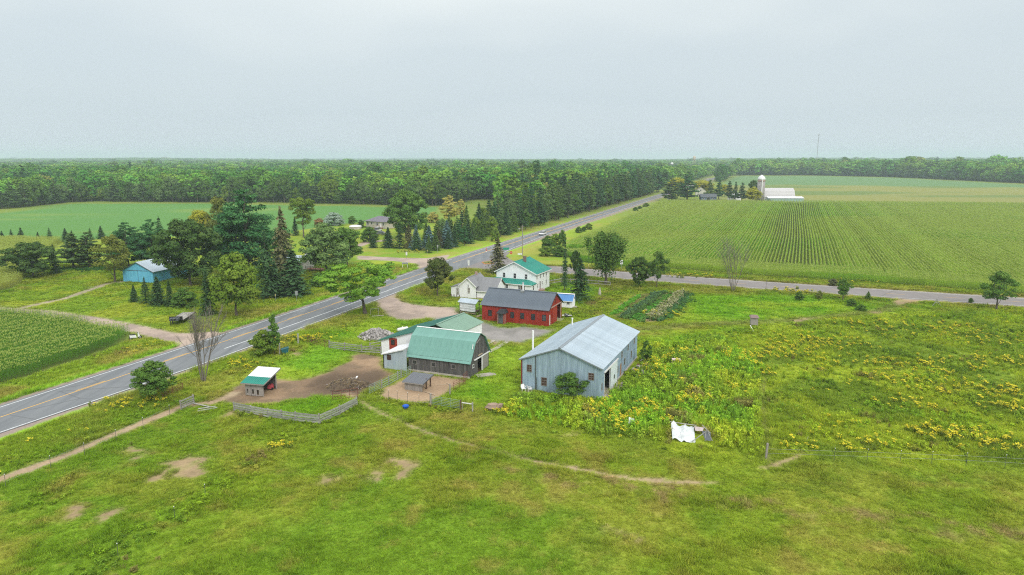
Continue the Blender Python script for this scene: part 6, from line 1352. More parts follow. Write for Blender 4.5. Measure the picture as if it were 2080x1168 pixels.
add_broad('weepvase', 6, w=8., base=.36, kind='vase', nc=75, nl=7000, ls=0.207, rc=.10, flat=.8, droop=1.2, trunk_r=.28, trunk_top=.5)
add_broad('bush', 7, w=10., base=.0, kind='dome', nc=60, nl=5200, ls=0.390, rc=.14, trunk_r=.15, trunk_top=.4)
add_broad('sapling', 8, w=5., base=.1, kind='column', nc=40, nl=2600, ls=0.293, rc=.16, trunk_r=.1)
add_broad('loose', 9, w=8., base=.22, kind='oval', nc=48, nl=3600, ls=0.244, rc=.12)
add_broad('umbrella', 10, w=12., base=.24, kind='vase', nc=84, nl=8000, ls=0.244, rc=.075, flat=.5, trunk_r=.3, trunk_top=.45)
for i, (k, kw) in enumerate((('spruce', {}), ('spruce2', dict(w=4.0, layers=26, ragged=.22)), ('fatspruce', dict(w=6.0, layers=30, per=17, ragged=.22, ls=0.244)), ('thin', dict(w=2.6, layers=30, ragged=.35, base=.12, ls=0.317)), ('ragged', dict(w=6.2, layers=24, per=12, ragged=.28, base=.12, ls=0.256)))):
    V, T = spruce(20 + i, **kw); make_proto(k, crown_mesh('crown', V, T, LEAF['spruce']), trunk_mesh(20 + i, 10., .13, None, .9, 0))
for i, (k, kw) in enumerate((('whitepine', dict(w=8.2, levels=13, nl=14000, ls=0.207)), ('redpine', dict(w=5., levels=10, base=.2, nl=6000, ls=0.293, kind='cone')), ('redpine2', dict(w=4.6, levels=11, base=.12, nl=6000, ls=0.293)))):
    V, T, C, Rd = pine(30 + i, **kw); make_proto(k, crown_mesh('crown', V, T, LEAF['pine']), trunk_mesh(30 + i, 10., .17, C, .9, 10))
def tree(name, label, proto, leaf, p, h, w=None, seed=0, group=None, z=0.0, cat='tree', lean=0):
    c, t = PROTO[proto]; r = thing(name, label, cat, (p[0], p[1], z), 0, group)
    bw = max(c.vertices[0].co.x, 1e-3); k = h / 10.
    w0 = WID[proto]; kx = k if w is None else w / w0
    r.scale = (kx, kx, k); r.rotation_euler = (0, lean, (seed * 2.399) % 6.283)
    ob('trunk', t, r); q = ob('crown', c, r); q.material_slots[0].link = 'OBJECT'; q.material_slots[0].material = LEAF[leaf]
    return r
WID = {}
for k, (c, t) in PROTO.items():
    co = np.empty(len(c.vertices) * 3, np.float32); c.vertices.foreach_get('co', co); co = co.reshape(-1, 3); WID[k] = float(np.percentile(np.hypot(co[:, 0], co[:, 1]), 97) * 2)

TL = [  # name, label, shape, leaf, ground position, height, width
('round_tree', 'low round dark green tree at the tasselled corn edge', 'oak', 'oak', (-130.30, 183.18, 10.10, 13.41)),
('spruce_tree', 'slim dark spruce between the round tree and the pines', 'spruce', 'spruce', (-127.95, 188.79, 8.19, 3.59)),
('pine_tree', 'broad dark pine behind the squash patch', 'redpine', 'redpine', (-128.85, 198.32, 10.31, 9.56)),
('pine_tree', 'shaggy dark pine close beside the broad pine', 'redpine2', 'redpine', (-125.33, 200.15, 10.40, 9.06)),
('ash_tree', 'airy olive green tree beside the blue barn drive', 'loose', 'olive', (-103.37, 174.98, 12.61, 10.26)),
('pine_tree', 'dark layered pine left of the blue barn roof', 'whitepine', 'pine', (-114.16, 201.08, 13.20, 11.74)),
('pine_tree', 'dark layered pine standing behind the blue barn', 'whitepine', 'pine', (-107.79, 202.96, 13.90, 11.26)),
('spruce_tree', 'dark spruce top rising behind the blue barn', 'spruce2', 'spruce', (-107.57, 207.83, 14.37, 6.06)),
('oak_tree', 'large dark oak spreading over the blue barn', 'oak', 'oak', (-81.81, 170.80, 17.75, 17.29)),
('lime_tree', 'yellow green round tree behind the dark oak', 'round', 'lime', (-110.58, 242.51, 13.86, 8.47)),
('ash_tree', 'pale olive tree behind the tall white pine', 'loose', 'olive', (-104.41, 242.51, 18.70, 10.93)),
('white_pine', 'tallest broad white pine above the farmhouse trees', 'whitepine', 'pine', (-72.01, 183.96, 23.48, 21.54)),
('white_pine', 'second white pine limb mass right of the tallest pine', 'whitepine', 'pine', (-78.45, 185.54, 17.32, 9.50)),
('spruce_tree', 'ragged grey green spruce with bare lower branches', 'ragged', 'rust', (-57.88, 170.80, 19.47, 7.77)),
('spruce_tree', 'spruce in front of the tallest white pine', 'ragged', 'spruce', (-56.38, 154.72, 14.63, 6.61)),
('spruce_tree', 'low wide spruce hiding the cream house', 'fatspruce', 'spruce', (-51.42, 158.17, 10.78, 8.84)),
('spruce_tree', 'short dense spruce left of the low wide spruce', 'fatspruce', 'spruce', (-55.06, 155.85, 8.00, 5.96)),
('maple_tree', 'bright green maple on the mown grass by the highway', 'round2', 'maple', (-56.55, 136.74, 13.36, 9.92)),
('spruce_tree', 'dark narrow spruce left of the bright green maple', 'spruce', 'spruce', (-62.71, 137.63, 9.49, 3.67)),
('round_bush', 'clipped round green bush behind the flatbed trailer', 'bush', 'mid', (-71.04, 145.20, 4.47, 5.36)),
('young_spruce', 'smallest young spruce of the row by the blue barn', 'fatspruce', 'spruce', (-85.27, 150.88, 3.85, 2.34)),
('young_spruce', 'slender young spruce second in the blue barn row', 'spruce2', 'spruce', (-81.77, 149.29, 5.81, 2.97)),
('young_spruce', 'widest young spruce in front of the blue barn', 'fatspruce', 'spruce', (-77.96, 147.22, 6.39, 4.13)),
('young_spruce', 'thin young spruce beside the clipped round bush', 'spruce', 'spruce', (-74.86, 146.20, 5.70, 2.37)),
('elm_tree', 'vase shaped green tree at the bean field edge', 'vase', 'maple', (-85.06, 277.81, 16.17, 10.89)),
('spruce_tree', 'small dark spruce under the vase shaped tree', 'spruce', 'spruce', (-90.71, 285.00, 7.82, 3.31)),
('willow_tree', 'tall loose willow green tree beside the highway lawn', 'round2', 'willow', (-51.17, 185.54, 14.66, 13.30)),
('maple_tree', 'dark round maple at the gravel road bend', 'round', 'mid', (-49.91, 204.88, 11.37, 9.57)),
('silver_willow', 'silver grey willow at the bean field edge', 'bush', 'silver', (-85.69, 327.18, 6.35, 9.95)),
('rust_shrub', 'rust coloured shrub beside the silver willow', 'bush', 'rustbush', (-92.06, 327.18, 3.54, 5.69)),
('lilac_bush', 'rounded bush near the red brown deck', 'bush', 'mid', (-48.99, 169.45, 3.65, 4.23)),
('lilac_bush', 'vine covered stump bush at the willow trunk', 'bush', 'elm', (-46.88, 174.27, 4.52, 3.58)),
('lawn_bush', 'lone rounded bush on the lawn by the gravel road', 'bush', 'mid', (-39.37, 189.62, 2.80, 3.05)),
('locust_tree', 'fresh green umbrella tree leaning over the highway', 'umbrella', 'locust', (-30.43, 138.08, 10.64, 16.15)),
('oak_sapling', 'bronze tinted young oak in front of the cottage', 'round', 'brown', (-17.44, 157.00, 9.10, 6.47)),
('coned_spruce', 'cone laden spruce behind the farmhouse at the junction', 'ragged', 'rust', (-3.88, 189.62, 9.88, 6.38)),
('elm_tree', 'vase shaped elm with drooping limbs by the side road', 'weepvase', 'elm', (24.08, 172.87, 13.59, 10.90)),
('spruce_tree', 'very thin spire spruce behind the farmhouse garden', 'thin', 'spruce', (12.91, 164.25, 12.12, 2.17)),
('round_tree', 'small dark round tree behind the garden spruce', 'round', 'oak', (16.68, 176.42, 8.33, 2.59)),
('spruce_tree', 'grey green spruce with bare trunk beside the garden shed', 'ragged', 'spruce', (15.45, 151.96, 9.61, 5.60)),
('box_elder', 'dark bushy tree close to the airy upright one by the road', 'oak', 'elm', (31.96, 168.78, 8.12, 6.19)),
('box_elder', 'airy upright tree beside the dark bushy one', 'loose', 'elm', (36.28, 168.12, 9.32, 5.18)),
('roadside_tree', 'small green tree right of the bare tree by the road', 'oval', 'mid', (75.22, 151.96, 5.45, 3.81)),
('roadside_tree', 'knee high conical bush by the gravel field entrance', 'fatspruce', 'mid', (81.78, 153.60, 1.84, 1.81)),
('ash_tree', 'airy round green tree at the right end of the side road', 'loose', 'mid', (103.73, 142.75, 8.44, 7.38)),
('honeysuckle', 'large round bush on the highway bank by the rusty gate', 'round2', 'mid', (-47.97, 87.20, 5.56, 5.22)),
('sapling', 'thin upright sapling at the highway fence corner', 'sapling', 'mid', (-39.25, 108.89, 6.93, 2.45)),
('willow_bush', 'pale willow bush beside the thin sapling', 'bush', 'maple', (-40.94, 108.60, 4.27, 4.41)),
('locust_shrub', 'leafy shrub growing up the grey barn front wall', 'loose', 'mid', (7.81, 87.39, 3.80, 4.97)),
('wall_vine', 'leafy saplings at the far corner of the grey barn', 'sapling', 'mid', (21.00, 102.89, 4.15, 1.86)),
('great_oak', 'great spreading green oak beside the ranch house', 'oak', 'mid', (-42.70, 274.35, 20.26, 18.32)),
('golden_tree', 'pale golden feathery tree behind the spruces', 'sapling', 'gold', (-31.59, 342.33, 13.71, 11.40)),
('golden_tree', 'slim pale golden tree beside the feathery one', 'sapling', 'gold', (-26.63, 358.92, 10.79, 5.72)),
('golden_shrub', 'low yellow shrub at the edge of the clearing', 'bush', 'gold', (-39.48, 342.33, 5.41, 6.45)),
('blue_spruce', 'blue spruce nearest the highway marker sign', 'fatspruce', 'blue', (-29.26, 239.86, 8.54, 5.58)),
('blue_spruce', 'blue spruce second in the junction spruce row', 'fatspruce', 'blue', (-33.79, 239.86, 8.54, 4.88)),
('spruce_tree', 'dark spruce at the left end of the junction row', 'fatspruce', 'spruce', (-44.68, 245.23, 7.31, 5.35)),
('spruce_tree', 'dark tapering spruce third from the ranch drive', 'spruce2', 'spruce', (-40.36, 243.87, 9.20, 4.97)),
('spruce_tree', 'olive green spruce between dark and blue spruces', 'spruce', 'rust', (-37.00, 243.87, 8.68, 4.26)),
('spruce_tree', 'tall pale spruce right of the blue spruces', 'fatspruce', 'blue', (-23.63, 246.61, 9.66, 6.10)),
('spruce_tree', 'brownish spruce between blue spruces and pines', 'spruce', 'rust', (-26.34, 245.23, 6.95, 3.92)),
('spruce_tree', 'small round spruce at the ranch house drive', 'fatspruce', 'spruce', (-50.20, 245.23, 4.11, 3.57)),
('apple_tree', 'bushy tree hiding the ranch house porch', 'bush', 'mid', (-54.92, 261.30, 6.07, 6.83)),
('apple_tree', 'round bush at the bean field left of the ranch house', 'bush', 'mid', (-78.18, 334.59, 4.09, 4.36)),
('apple_tree', 'dark shrub at the ranch house side porch', 'bush', 'oak', (-69.93, 315.53, 3.87, 3.20)),
('lime_shrub', 'lime coloured shrub at the pine edge by the highway', 'bush', 'maple', (-6.51, 264.45, 5.18, 3.84)),
('far_pine', 'wide dark pine at the left end of the far farm', 'redpine2', 'redpine', (119.93, 516.55, 17.18, 14.93)),
('far_maple', 'yellow green tree behind the left far pine', 'round', 'lime', (128.75, 541.43, 16.85, 13.30)),
('far_pine', 'tall dark pine left of the cream house', 'redpine2', 'pine', (134.84, 528.70, 21.29, 16.04)),
('far_pine', 'dark pine just right of the cream house', 'redpine', 'redpine', (153.68, 534.99, 15.15, 8.50)),
('far_pine', 'dark pointed pine right of the blue garage', 'redpine', 'pine', (160.96, 534.99, 15.15, 9.27)),
('far_spruce', 'dark spruce left of the white shed at the far farm', 'redpine', 'spruce', (161.41, 510.67, 14.84, 8.12)),
('far_spruce', 'narrow spruce in front of the white shed', 'redpine', 'spruce', (167.68, 516.55, 13.91, 5.22)),
('far_spruce', 'dark spruce right of the white shed', 'redpine', 'spruce', (169.03, 504.93, 13.96, 8.03)),
('far_willow', 'rounded yellow green willow at the foot of the far silo', 'round2', 'lime', (175.04, 499.32, 11.34, 11.54)),
('far_maple', 'dark round tree behind the far silo', 'oak', 'oak', (199.52, 568.81, 14.48, 10.68)),
('far_maple', 'lime green tree behind the cream house', 'round', 'lime', (161.62, 583.55, 13.21, 16.85)),
('far_maple', 'lime green tree beside the blue garage pine', 'round', 'lime', (175.90, 568.81, 10.47, 7.39)),
]
for i, (nm, lb, pr, lf, (px_, py_, hh_, ww_)) in enumerate(TL):
    FOOT_T = tree(nm, lb, pr, lf, (px_, py_), hh_, ww_, i, cat='bush' if any(k in nm for k in ('bush', 'shrub', 'lilac', 'honey', 'vine', 'thistle')) else 'tree', lean=.09 if nm == 'locust_tree' else 0)
GRP = 'young spruces in a row at the bean field edge'
for i, a in enumerate(((-199.49, 266.05, 3.86, 2.51), (-195.83, 266.05, 4.44, 2.90), (-191.98, 266.05, 5.21, 3.28), (-184.33, 264.45, 3.65, 2.30), (-178.68, 262.87, 5.34, 3.05), (-172.59, 262.87, 5.15, 3.63), (-171.11, 264.45, 4.22, 2.30), (-166.97, 269.31, 4.69, 2.54), (-164.65, 272.65, 5.14, 3.56), (-194.28, 267.67, 2.72, 1.55))):
    tree('field_spruce', 'young dark spruce in the row along the bean field', ('fatspruce', 'spruce2', 'fatspruce')[i % 3], 'spruce', a[:2], a[2], a[3], i, GRP)
GRP = 'shrubs along the highway corn edge'
for i, a in enumerate(((12.65, 238.55, 5.22, 4.16), (16.29, 255.23, 4.08, 4.08), (18.46, 249.42, 6.16, 2.54), (28.96, 294.51, 2.77, 2.56), (34.58, 308.92, 2.90, 3.13), (31.71, 300.52, 2.17, 2.18), (75.71, 419.76, 2.40, 3.04), (88.60, 453.83, 2.59, 3.94), (81.44, 436.14, 1.87, 2.52), (15.15, 223.87, 3.60, 4.89), (11.08, 223.87, 3.28, 3.91))):
    tree('roadside_shrub', 'green shrub on the bank between highway and corn field', 'bush', ('mid', 'maple', 'elm')[i % 3], a[:2], a[2], a[3] * 1.2, i, GRP, cat='bush')
GRP = 'low shrubs along the side road verge'
for i, a in enumerate(((65.60, 152.50, 2.06, 2.02), (70.58, 153.60, 2.07, 1.81), (81.69, 170.80, 1.78, 2.51), (74.43, 146.20, 1.76, 2.16), (73.92, 141.32, 1.49, 2.30), (102.91, 149.81, 1.13, 1.10))):
    tree('verge_shrub', 'low shrub on the verge of the side road', 'bush', ('elm', 'olive', 'rust', 'mid', 'mid', 'mid')[i], a[:2], a[2], a[3], i, GRP, cat='bush')
# pines and spruces along the left of the highway beyond the junction
rn = random.Random(77); GRP = 'pines along the highway beyond the junction'
PLANT = []
for row, n0 in enumerate((-13.5, -19.5, -27)):
    t = (234, 238, 252)[row]
    while t < 690:
        t += rn.uniform(4.2, 6.8) * (1 + (t - 260) / 700)
        n = n0 + rn.uniform(-1.8, 1.8) - max(0, (300 - t)) * .05; h = np.interp(t, [234, 262, 300, 340, 400, 690], [6.5, 8.0, 10.5, 14, 17.5, 20]) * rn.uniform(.85, 1.12)
        if row == 2: h *= 1.08
        PLANT.append((t, n, h))
for i, (t, n, h) in enumerate(PLANT):
    q = t < 315 and rn.random() < .55
    if i % 6 == 3 and t > 262:
        tree('highway_leafy_tree', 'leafy green tree mixed into the pine row along the highway', rn.choice(('round2', 'oval', 'loose')), rn.choice(('mid', 'maple', 'willow')), hw(t, n), h * .85, h * rn.uniform(.45, .58), i, 'leafy trees among the highway pines'); continue
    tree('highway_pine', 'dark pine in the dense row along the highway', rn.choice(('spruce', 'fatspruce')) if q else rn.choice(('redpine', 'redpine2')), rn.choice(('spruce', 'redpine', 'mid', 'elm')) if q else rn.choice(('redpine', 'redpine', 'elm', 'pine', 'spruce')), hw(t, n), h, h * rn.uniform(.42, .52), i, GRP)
# ---- bare trees --------------------------------------------------------------------------
def bare_tree(name, label, p, h, w, stems, seed, lift=.1, twig=5, r0=.16, spread=1.0):
    rn = random.Random(seed); r = thing(name, label, 'tree', p, 0); mbs = MB(); mbt = MB()
    def grow(a, d, l, rad, lev):
        n = 3; q = a
        for k in range(n):
            d2 = (d + Vector((rn.uniform(-.13, .13), rn.uniform(-.13, .13), rn.uniform(0, .1)))).normalized(); b = q + d2 * (l / n)
            (mbs if lev == 0 else mbt).tube(q, b, rad * (1 - .28 * k / n * (1 if lev else 1)), rad * (1 - .28 * (k + 1) / n), 6 if lev == 0 else 4, cap=False)
            if lev < 3 and (k > 0 or lev > 0):
                for _ in range(rn.choice((1, 2, 2, 3)) if lev else 2):
                    dd = (d2 + Vector((rn.uniform(-.75, .75), rn.uniform(-.75, .75), rn.uniform(-.05, .35)))).normalized(); grow(b, dd, l * rn.uniform(.38, .55), rad * .42, lev + 1)
            q = b; d = d2
        if lev < 2: grow(q, d, l * .5, rad * .62, lev + 1)
    for s in range(stems):
        a = 2 * math.pi * s / stems + rn.uniform(-.3, .3); k = rn.uniform(.35, 1) * spread * w / h * .55; l = h * rn.uniform(.55, .68)
        grow(Vector((.22 * math.cos(a), .22 * math.sin(a), -.1)), Vector((k * math.cos(a), k * math.sin(a), 1)).normalized(), l, r0 * rn.uniform(.75, 1.1), 0)
    mbs.build('trunk', 'bark_grey', r); mbt.build('branches', 'bark_grey', r)
q_ = (-44.99, 95.21, 10.01, 5.94); bare_tree('dead_tree', 'bare many stemmed dead tree beside the highway', q_[:2], q_[2], q_[3] * .8, 8, 5, r0=.085, spread=.62)
q_ = (53.97, 163.62, 12.56, 7.69); bare_tree('dying_tree', 'grey nearly bare tree between garden and corn field', q_[:2], q_[2], q_[3], 7, 9, r0=.07, spread=1.3)

# ================================================================== plants scattered as stuff
def scatter(name, label, cat, variants, pts, scl, rot, idx, col, mats):
    """one object: it holds a few plant shapes plus loose points, and repeats the shapes on the points"""
    Vs = []; Fs = []; Ts = []; Vi = []; Mi = []; off = 0
    for k, (V, T, mi) in enumerate(variants):
        n = len(V) // 4; Vs.append(V); Ts.append(T); Fs.append(np.arange(n * 4).reshape(-1, 4) + off); Vi.append(np.full(n, k)); Mi.append(np.full(n, 0) if mi is None else mi); off += len(V)
    n = len(pts); V = np.concatenate(Vs + [pts]); nv = off
    z3 = np.zeros((nv, 3)); me = npmesh(name, V, np.concatenate(Fs), mats, [('tint', 'FLOAT', np.r_[np.concatenate(Ts), np.zeros(n)]), ('pt', 'FLOAT', np.r_[np.zeros(nv), np.ones(n)]),
        ('scl', 'FLOAT_VECTOR', np.r_[z3, scl]), ('rot', 'FLOAT_VECTOR', np.r_[z3, rot]), ('idx', 'INT', np.r_[np.zeros(nv, int), idx].astype(np.int32)), ('col', 'FLOAT_COLOR', np.c_[np.r_[z3, col], np.ones(nv + n)])])
    a = me.attributes.new('variant', 'INT', 'FACE'); a.data.foreach_set('value', np.concatenate(Vi).astype(np.int32)); me.polygons.foreach_set('material_index', np.concatenate(Mi).astype(np.int32))
    o = ob(name, me); tag(o, label, cat, kind='stuff')
    g = bpy.data.node_groups.new(name + '_scatter', 'GeometryNodeTree'); g.interface.new_socket('Geometry', in_out='INPUT', socket_type='NodeSocketGeometry'); g.interface.new_socket('Geometry', in_out='OUTPUT', socket_type='NodeSocketGeometry')
    N = g.nodes; L = g.links; gi = N.new('NodeGroupInput'); go = N.new('NodeGroupOutput')
    def attr(nm, t):
        q = N.new('GeometryNodeInputNamedAttribute'); q.data_type = t; q.inputs['Name'].default_value = nm; return q.outputs['Attribute']
    cmp_ = N.new('FunctionNodeCompare'); cmp_.data_type = 'FLOAT'; cmp_.operation = 'GREATER_THAN'; L.new(attr('pt', 'FLOAT'), cmp_.inputs[0]); cmp_.inputs[1].default_value = .5
    sp = N.new('GeometryNodeSeparateGeometry'); sp.domain = 'POINT'; L.new(gi.outputs[0], sp.inputs[0]); L.new(cmp_.outputs[0], sp.inputs['Selection'])
    mp = N.new('GeometryNodeMeshToPoints'); L.new(sp.outputs['Selection'], mp.inputs[0])
    si = N.new('GeometryNodeSplitToInstances'); si.domain = 'FACE'; L.new(sp.outputs['Inverted'], si.inputs[0]); L.new(attr('variant', 'INT'), si.inputs['Group ID'])
    ip = N.new('GeometryNodeInstanceOnPoints'); L.new(mp.outputs[0], ip.inputs['Points']); L.new(si.outputs[0], ip.inputs['Instance']); ip.inputs['Pick Instance'].default_value = True
    L.new(attr('idx', 'INT'), ip.inputs['Instance Index']); er = N.new('FunctionNodeEulerToRotation'); L.new(attr('rot', 'FLOAT_VECTOR'), er.inputs[0]); L.new(er.outputs[0], ip.inputs['Rotation']); L.new(attr('scl', 'FLOAT_VECTOR'), ip.inputs['Scale'])
    L.new(ip.outputs[0], go.inputs[0])
    md = o.modifiers.new('scatter', 'NODES'); md.node_group = g
    return o
M['leaf_inst'] = leaf_mat('field and wood leaves', (.1, .1, .1), (.1, .1, .1), .22, 0, True)
M['goldenrod'] = leaf_mat('goldenrod flower heads', (.66, .56, .03), (.82, .72, .07), .2, .1)
M['tassel'] = leaf_mat('corn tassels', (.34, .44, .09), (.46, .54, .14), .2, .1)
M['whiteflower'] = leaf_mat('pale blossom', (.45, .42, .26), (.6, .57, .40), .2, .1)
RG = np.random.default_rng(11)
def blades(n, rad, hmin, hmax, width, seed, lean=.5):
    rng = np.random.default_rng(seed); a = rng.uniform(0, 6.28, n); r = rad * np.sqrt(rng.random(n)); b = np.c_[r * np.cos(a), r * np.sin(a), np.zeros(n)]
    h = rng.uniform(hmin, hmax, n); ln = np.c_[np.cos(a), np.sin(a)] * (lean * h * rng.uniform(.2, 1, n))[:, None]; t = b + np.c_[ln, h]; m = b + np.c_[ln * .35, h * .6]
    w = np.c_[-np.sin(a), np.cos(a), np.zeros(n)] * width
    V = np.stack([b - w, b + w, t + w * .25, t - w * .25], 1).reshape(-1, 3); return V, np.repeat(rng.random(n), 4), None
def herb(n_st, nleaf, rad, seed, head=False, hl=.13):
    """upright leafy stems, optionally with flower heads"""
    rng = np.random.default_rng(seed); Vs = []; Ts = []; Ms = []
    for s in range(n_st):
        a = rng.uniform(0, 6.28); r = rad * math.sqrt(rng.random()); h = rng.uniform(.65, 1.0); n = nleaf; t = rng.uniform(.12, 1, n); P = np.c_[r * math.cos(a) + rng.normal(0, .07, n), r * math.sin(a) + rng.normal(0, .07, n), t * h]
        N = unit(rng, n) * .7 + np.array([0, 0, .7]); N /= np.linalg.norm(N, axis=1)[:, None]; V, T = cards(P, N, rng.uniform(.7, 1.3, n) * hl, rng, .5); Vs.append(V); Ts.append(T); Ms.append(np.zeros(n, int))
        if head:
            n = 5; P = np.c_[r * math.cos(a) + rng.normal(0, .10, n), r * math.sin(a) + rng.normal(0, .10, n), h + rng.uniform(-.1, .08, n)]; N = unit(rng, n) * .5 + np.array([0, 0, .9]); N /= np.linalg.norm(N, axis=1)[:, None]; V, T = cards(P, N, rng.uniform(.6, 1.3, n) * .10, rng, .75); Vs.append(V); Ts.append(T); Ms.append(np.ones(n, int))
    return np.concatenate(Vs), np.concatenate(Ts), np.concatenate(Ms)
def cast(n, x0, x1, y0, y1): return RG.uniform(x0, x1, n), RG.uniform(y0, y1, n)
def in_view(x, y, m=6): return np.abs(x) < .80 * y + m
def zrot(n, tilt=.12): return np.c_[RG.normal(0, tilt, n), RG.normal(0, tilt, n), RG.uniform(0, 6.28, n)]
CORNS = (CORN_R, CORN_L, CORN_F)
def no_corn(x, y):
    ok = np.ones(len(x), bool)
    for c in CORNS: ok &= poly_sd(x, y, c) < -.2
    return ok
# ---- short grass ------------------------------------------------------------------------
def grass_field(n, y0, y1, hs):
    x, y = cast(n, -.8 * y1 - 6, .8 * y1 + 6, y0, y1); k = in_view(x, y); x, y = x[k], y[k]
    c, b = ground_rgb(x, y); k = (b < .35 + .2 * RG.random(len(x))) & in_grow(x, y) & no_corn(x, y); x, y, c = x[k], y[k], c[k]
    return x, y, c
gx1, gy1, gc1 = grass_field(150000, 36, 92, 1); gx2, gy2, gc2 = grass_field(190000, 92, 205, 1)
x = np.r_[gx1, gx2]; y = np.r_[gy1, gy2]; c = np.r_[gc1, gc2]; n = len(x)
wd = sstep(-2, 4, poly_sd(x, y, WEED)); nz = fbm(x, y, 3.5, 61); t, nn = hw_tn(x, y); vg = sstep(17, 12, np.abs(nn))
law = np.zeros(n)
for p in LAWN: law = np.maximum(law, sstep(-2, 2, poly_sd(x, y, p)))
hgt = (.07 + .18 * sstep(.52, .75, nz) + .20 * wd * nz + .22 * vg) * RG.uniform(.7, 1.4, n) * (1 - .6 * law) + .0011 * np.maximum(0, y - 60)
wid = (.55 + .5 * nz) * (1 + .012 * np.maximum(0, y - 60))
c = c * RG.uniform(.8, 1.32, (n, 1)); c = np.where((RG.random(n) < .10)[:, None], c * np.array([1.45, 1.2, 1.7]), c)
scatter('grass', 'short pasture and verge grass', 'grass', [blades(22, .34, .5, 1.0, .020, 1), blades(26, .42, .4, 1.0, .018, 2, .8), blades(16, .28, .6, 1.1, .024, 3, .3)],
        np.c_[x, y, np.full(n, -.03)], np.c_[wid, wid, hgt], zrot(n), RG.integers(0, 3, n), c, [M['leaf_inst']])
# ---- tall weeds and goldenrod --------------------------------------------------------------
DENSE = [(-2.24, 84.44), (1.69, 89.13), (11.90, 86.26), (19.79, 101.37), (23.88, 114.31), (37.86, 118.21), (38.48, 100.87), (27.62, 69.93), (21.16, 72.53), (9.27, 75.75), (0.61, 80.36)]
def weeds():
    X_ = []; 
    x, y = cast(150000, -120, 150, 40, 200); k = in_view(x, y); x, y = x[k], y[k]
    k = in_grow(x, y) & no_corn(x, y); x, y = x[k], y[k]; c, b = ground_rgb(x, y); k = b < .4; x, y, c = x[k], y[k], c[k]
    n5 = fbm(x, y, 4, 71); n2 = fbm(x, y, 1.8, 72); t, nn = hw_tn(x, y)
    dn = sstep(-1.5, 1.5, poly_sd(x, y, DENSE)); we = sstep(-2, 4, poly_sd(x, y, WEED))
    vr = sstep(9, 10.5, nn) * sstep(19, 15, nn) * sstep(160, 130, t) + sstep(-8, -9.5, nn) * sstep(-15, -13, nn) * sstep(135, 115, t)
    fr = sstep(2.2, 1.0, np.abs(poly_sd(x, y, CORN_R))) * .9 + sstep(3.0, .8, np.abs(line_d(x, y, CROSS) - 8.6)) * sstep(.45, .6, n5) * .8
    left = sstep(.60, .70, n5) * (poly_sd(x, y, [(-54.61, 61.54), (-43.04, 76.04), (-28.50, 65.77), (-26.15, 54.42), (-31.09, 46.17), (-42.20, 46.17)]) > 0) * .5
    rdg = sstep(1.6, .5, line_d(x, y, [(-33.04, 48.14), (-32.36, 53.25), (-31.02, 56.48), (-29.70, 61.54), (-27.54, 68.69), (-25.59, 76.04), (-24.13, 79.08)]) * .8 + 2 * (n5 - .5)) * 1.0
    wet = sstep(1.4, .5, line_d(x, y, [(1.33, 87.77), (6.49, 85.53), (11.91, 84.80)])) + sstep(1.0, .3, line_d(x, y, [(-18.32, 89.73), (-16.45, 86.82), (-10.97, 84.98), (-6.92, 82.70)])) * .8 + sstep(.8, .3, line_d(x, y, [(-35.53, 82.70), (-23.41, 78.45), (-20.20, 84.44)])) * .7
    hed = sstep(3.5, 1, line_d(x, y, [(14.25, 137.63), (19.32, 149.81), (26.35, 163.00), (30.73, 167.46)])) * .9
    pr = np.clip(dn * (.35 + .9 * sstep(.3, .6, n5)) + (1 - dn) * we * (sstep(.47, .62, n5) * .8 + .08) + vr * sstep(.35, .6, n5) * .8 + fr + left + rdg + wet + hed, 0, 1)
    k = RG.random(len(x)) < pr; x, y, c, n5, n2, dn, we = x[k], y[k], c[k], n5[k], n2[k], dn[k], we[k]; vr = vr[k]; rdg = rdg[k]; n = len(x)
    gold = RG.random(n) < (.62 * sstep(.56, .68, fbm(x, y, 6, 81)) * sstep(.40, .6, n2 + .1) * np.maximum(dn * .2, we * .6) + .35 * vr * sstep(.6, .7, fbm(x, y, 7, 83)))
    hh = (.45 + .5 * dn + .25 * we) * RG.uniform(.6, 1.25, n) * (1 - .1 * rdg); ww = RG.uniform(.6, 1.15, n) * (.75 + .35 * dn)
    A = lambda *q: np.array(q)[None, :]
    col = c * 1.05; br = sstep(.45, .65, fbm(x, y, 8, 91))[:, None] * np.maximum(dn, .35 * we)[:, None]; col = col + (A(.200, .360, .028) - col) * np.clip(br * 1.4, 0, 1); dk = sstep(.5, .7, fbm(x, y, 4, 92))[:, None]; col = col + (A(.10, .19, .03) - col) * dk * .5
    bn = (sstep(.66, .74, fbm(x, y, 5, 93)) * .7)[:, None]; col = col + (A(.20, .14, .065) - col) * bn
    return x, y, hh, ww, gold, np.clip(col * RG.uniform(.85, 1.5, (n, 1)) * (1 + .25 * dn)[:, None], .004, .6)
x, y, hh, ww, gold, col = weeds()
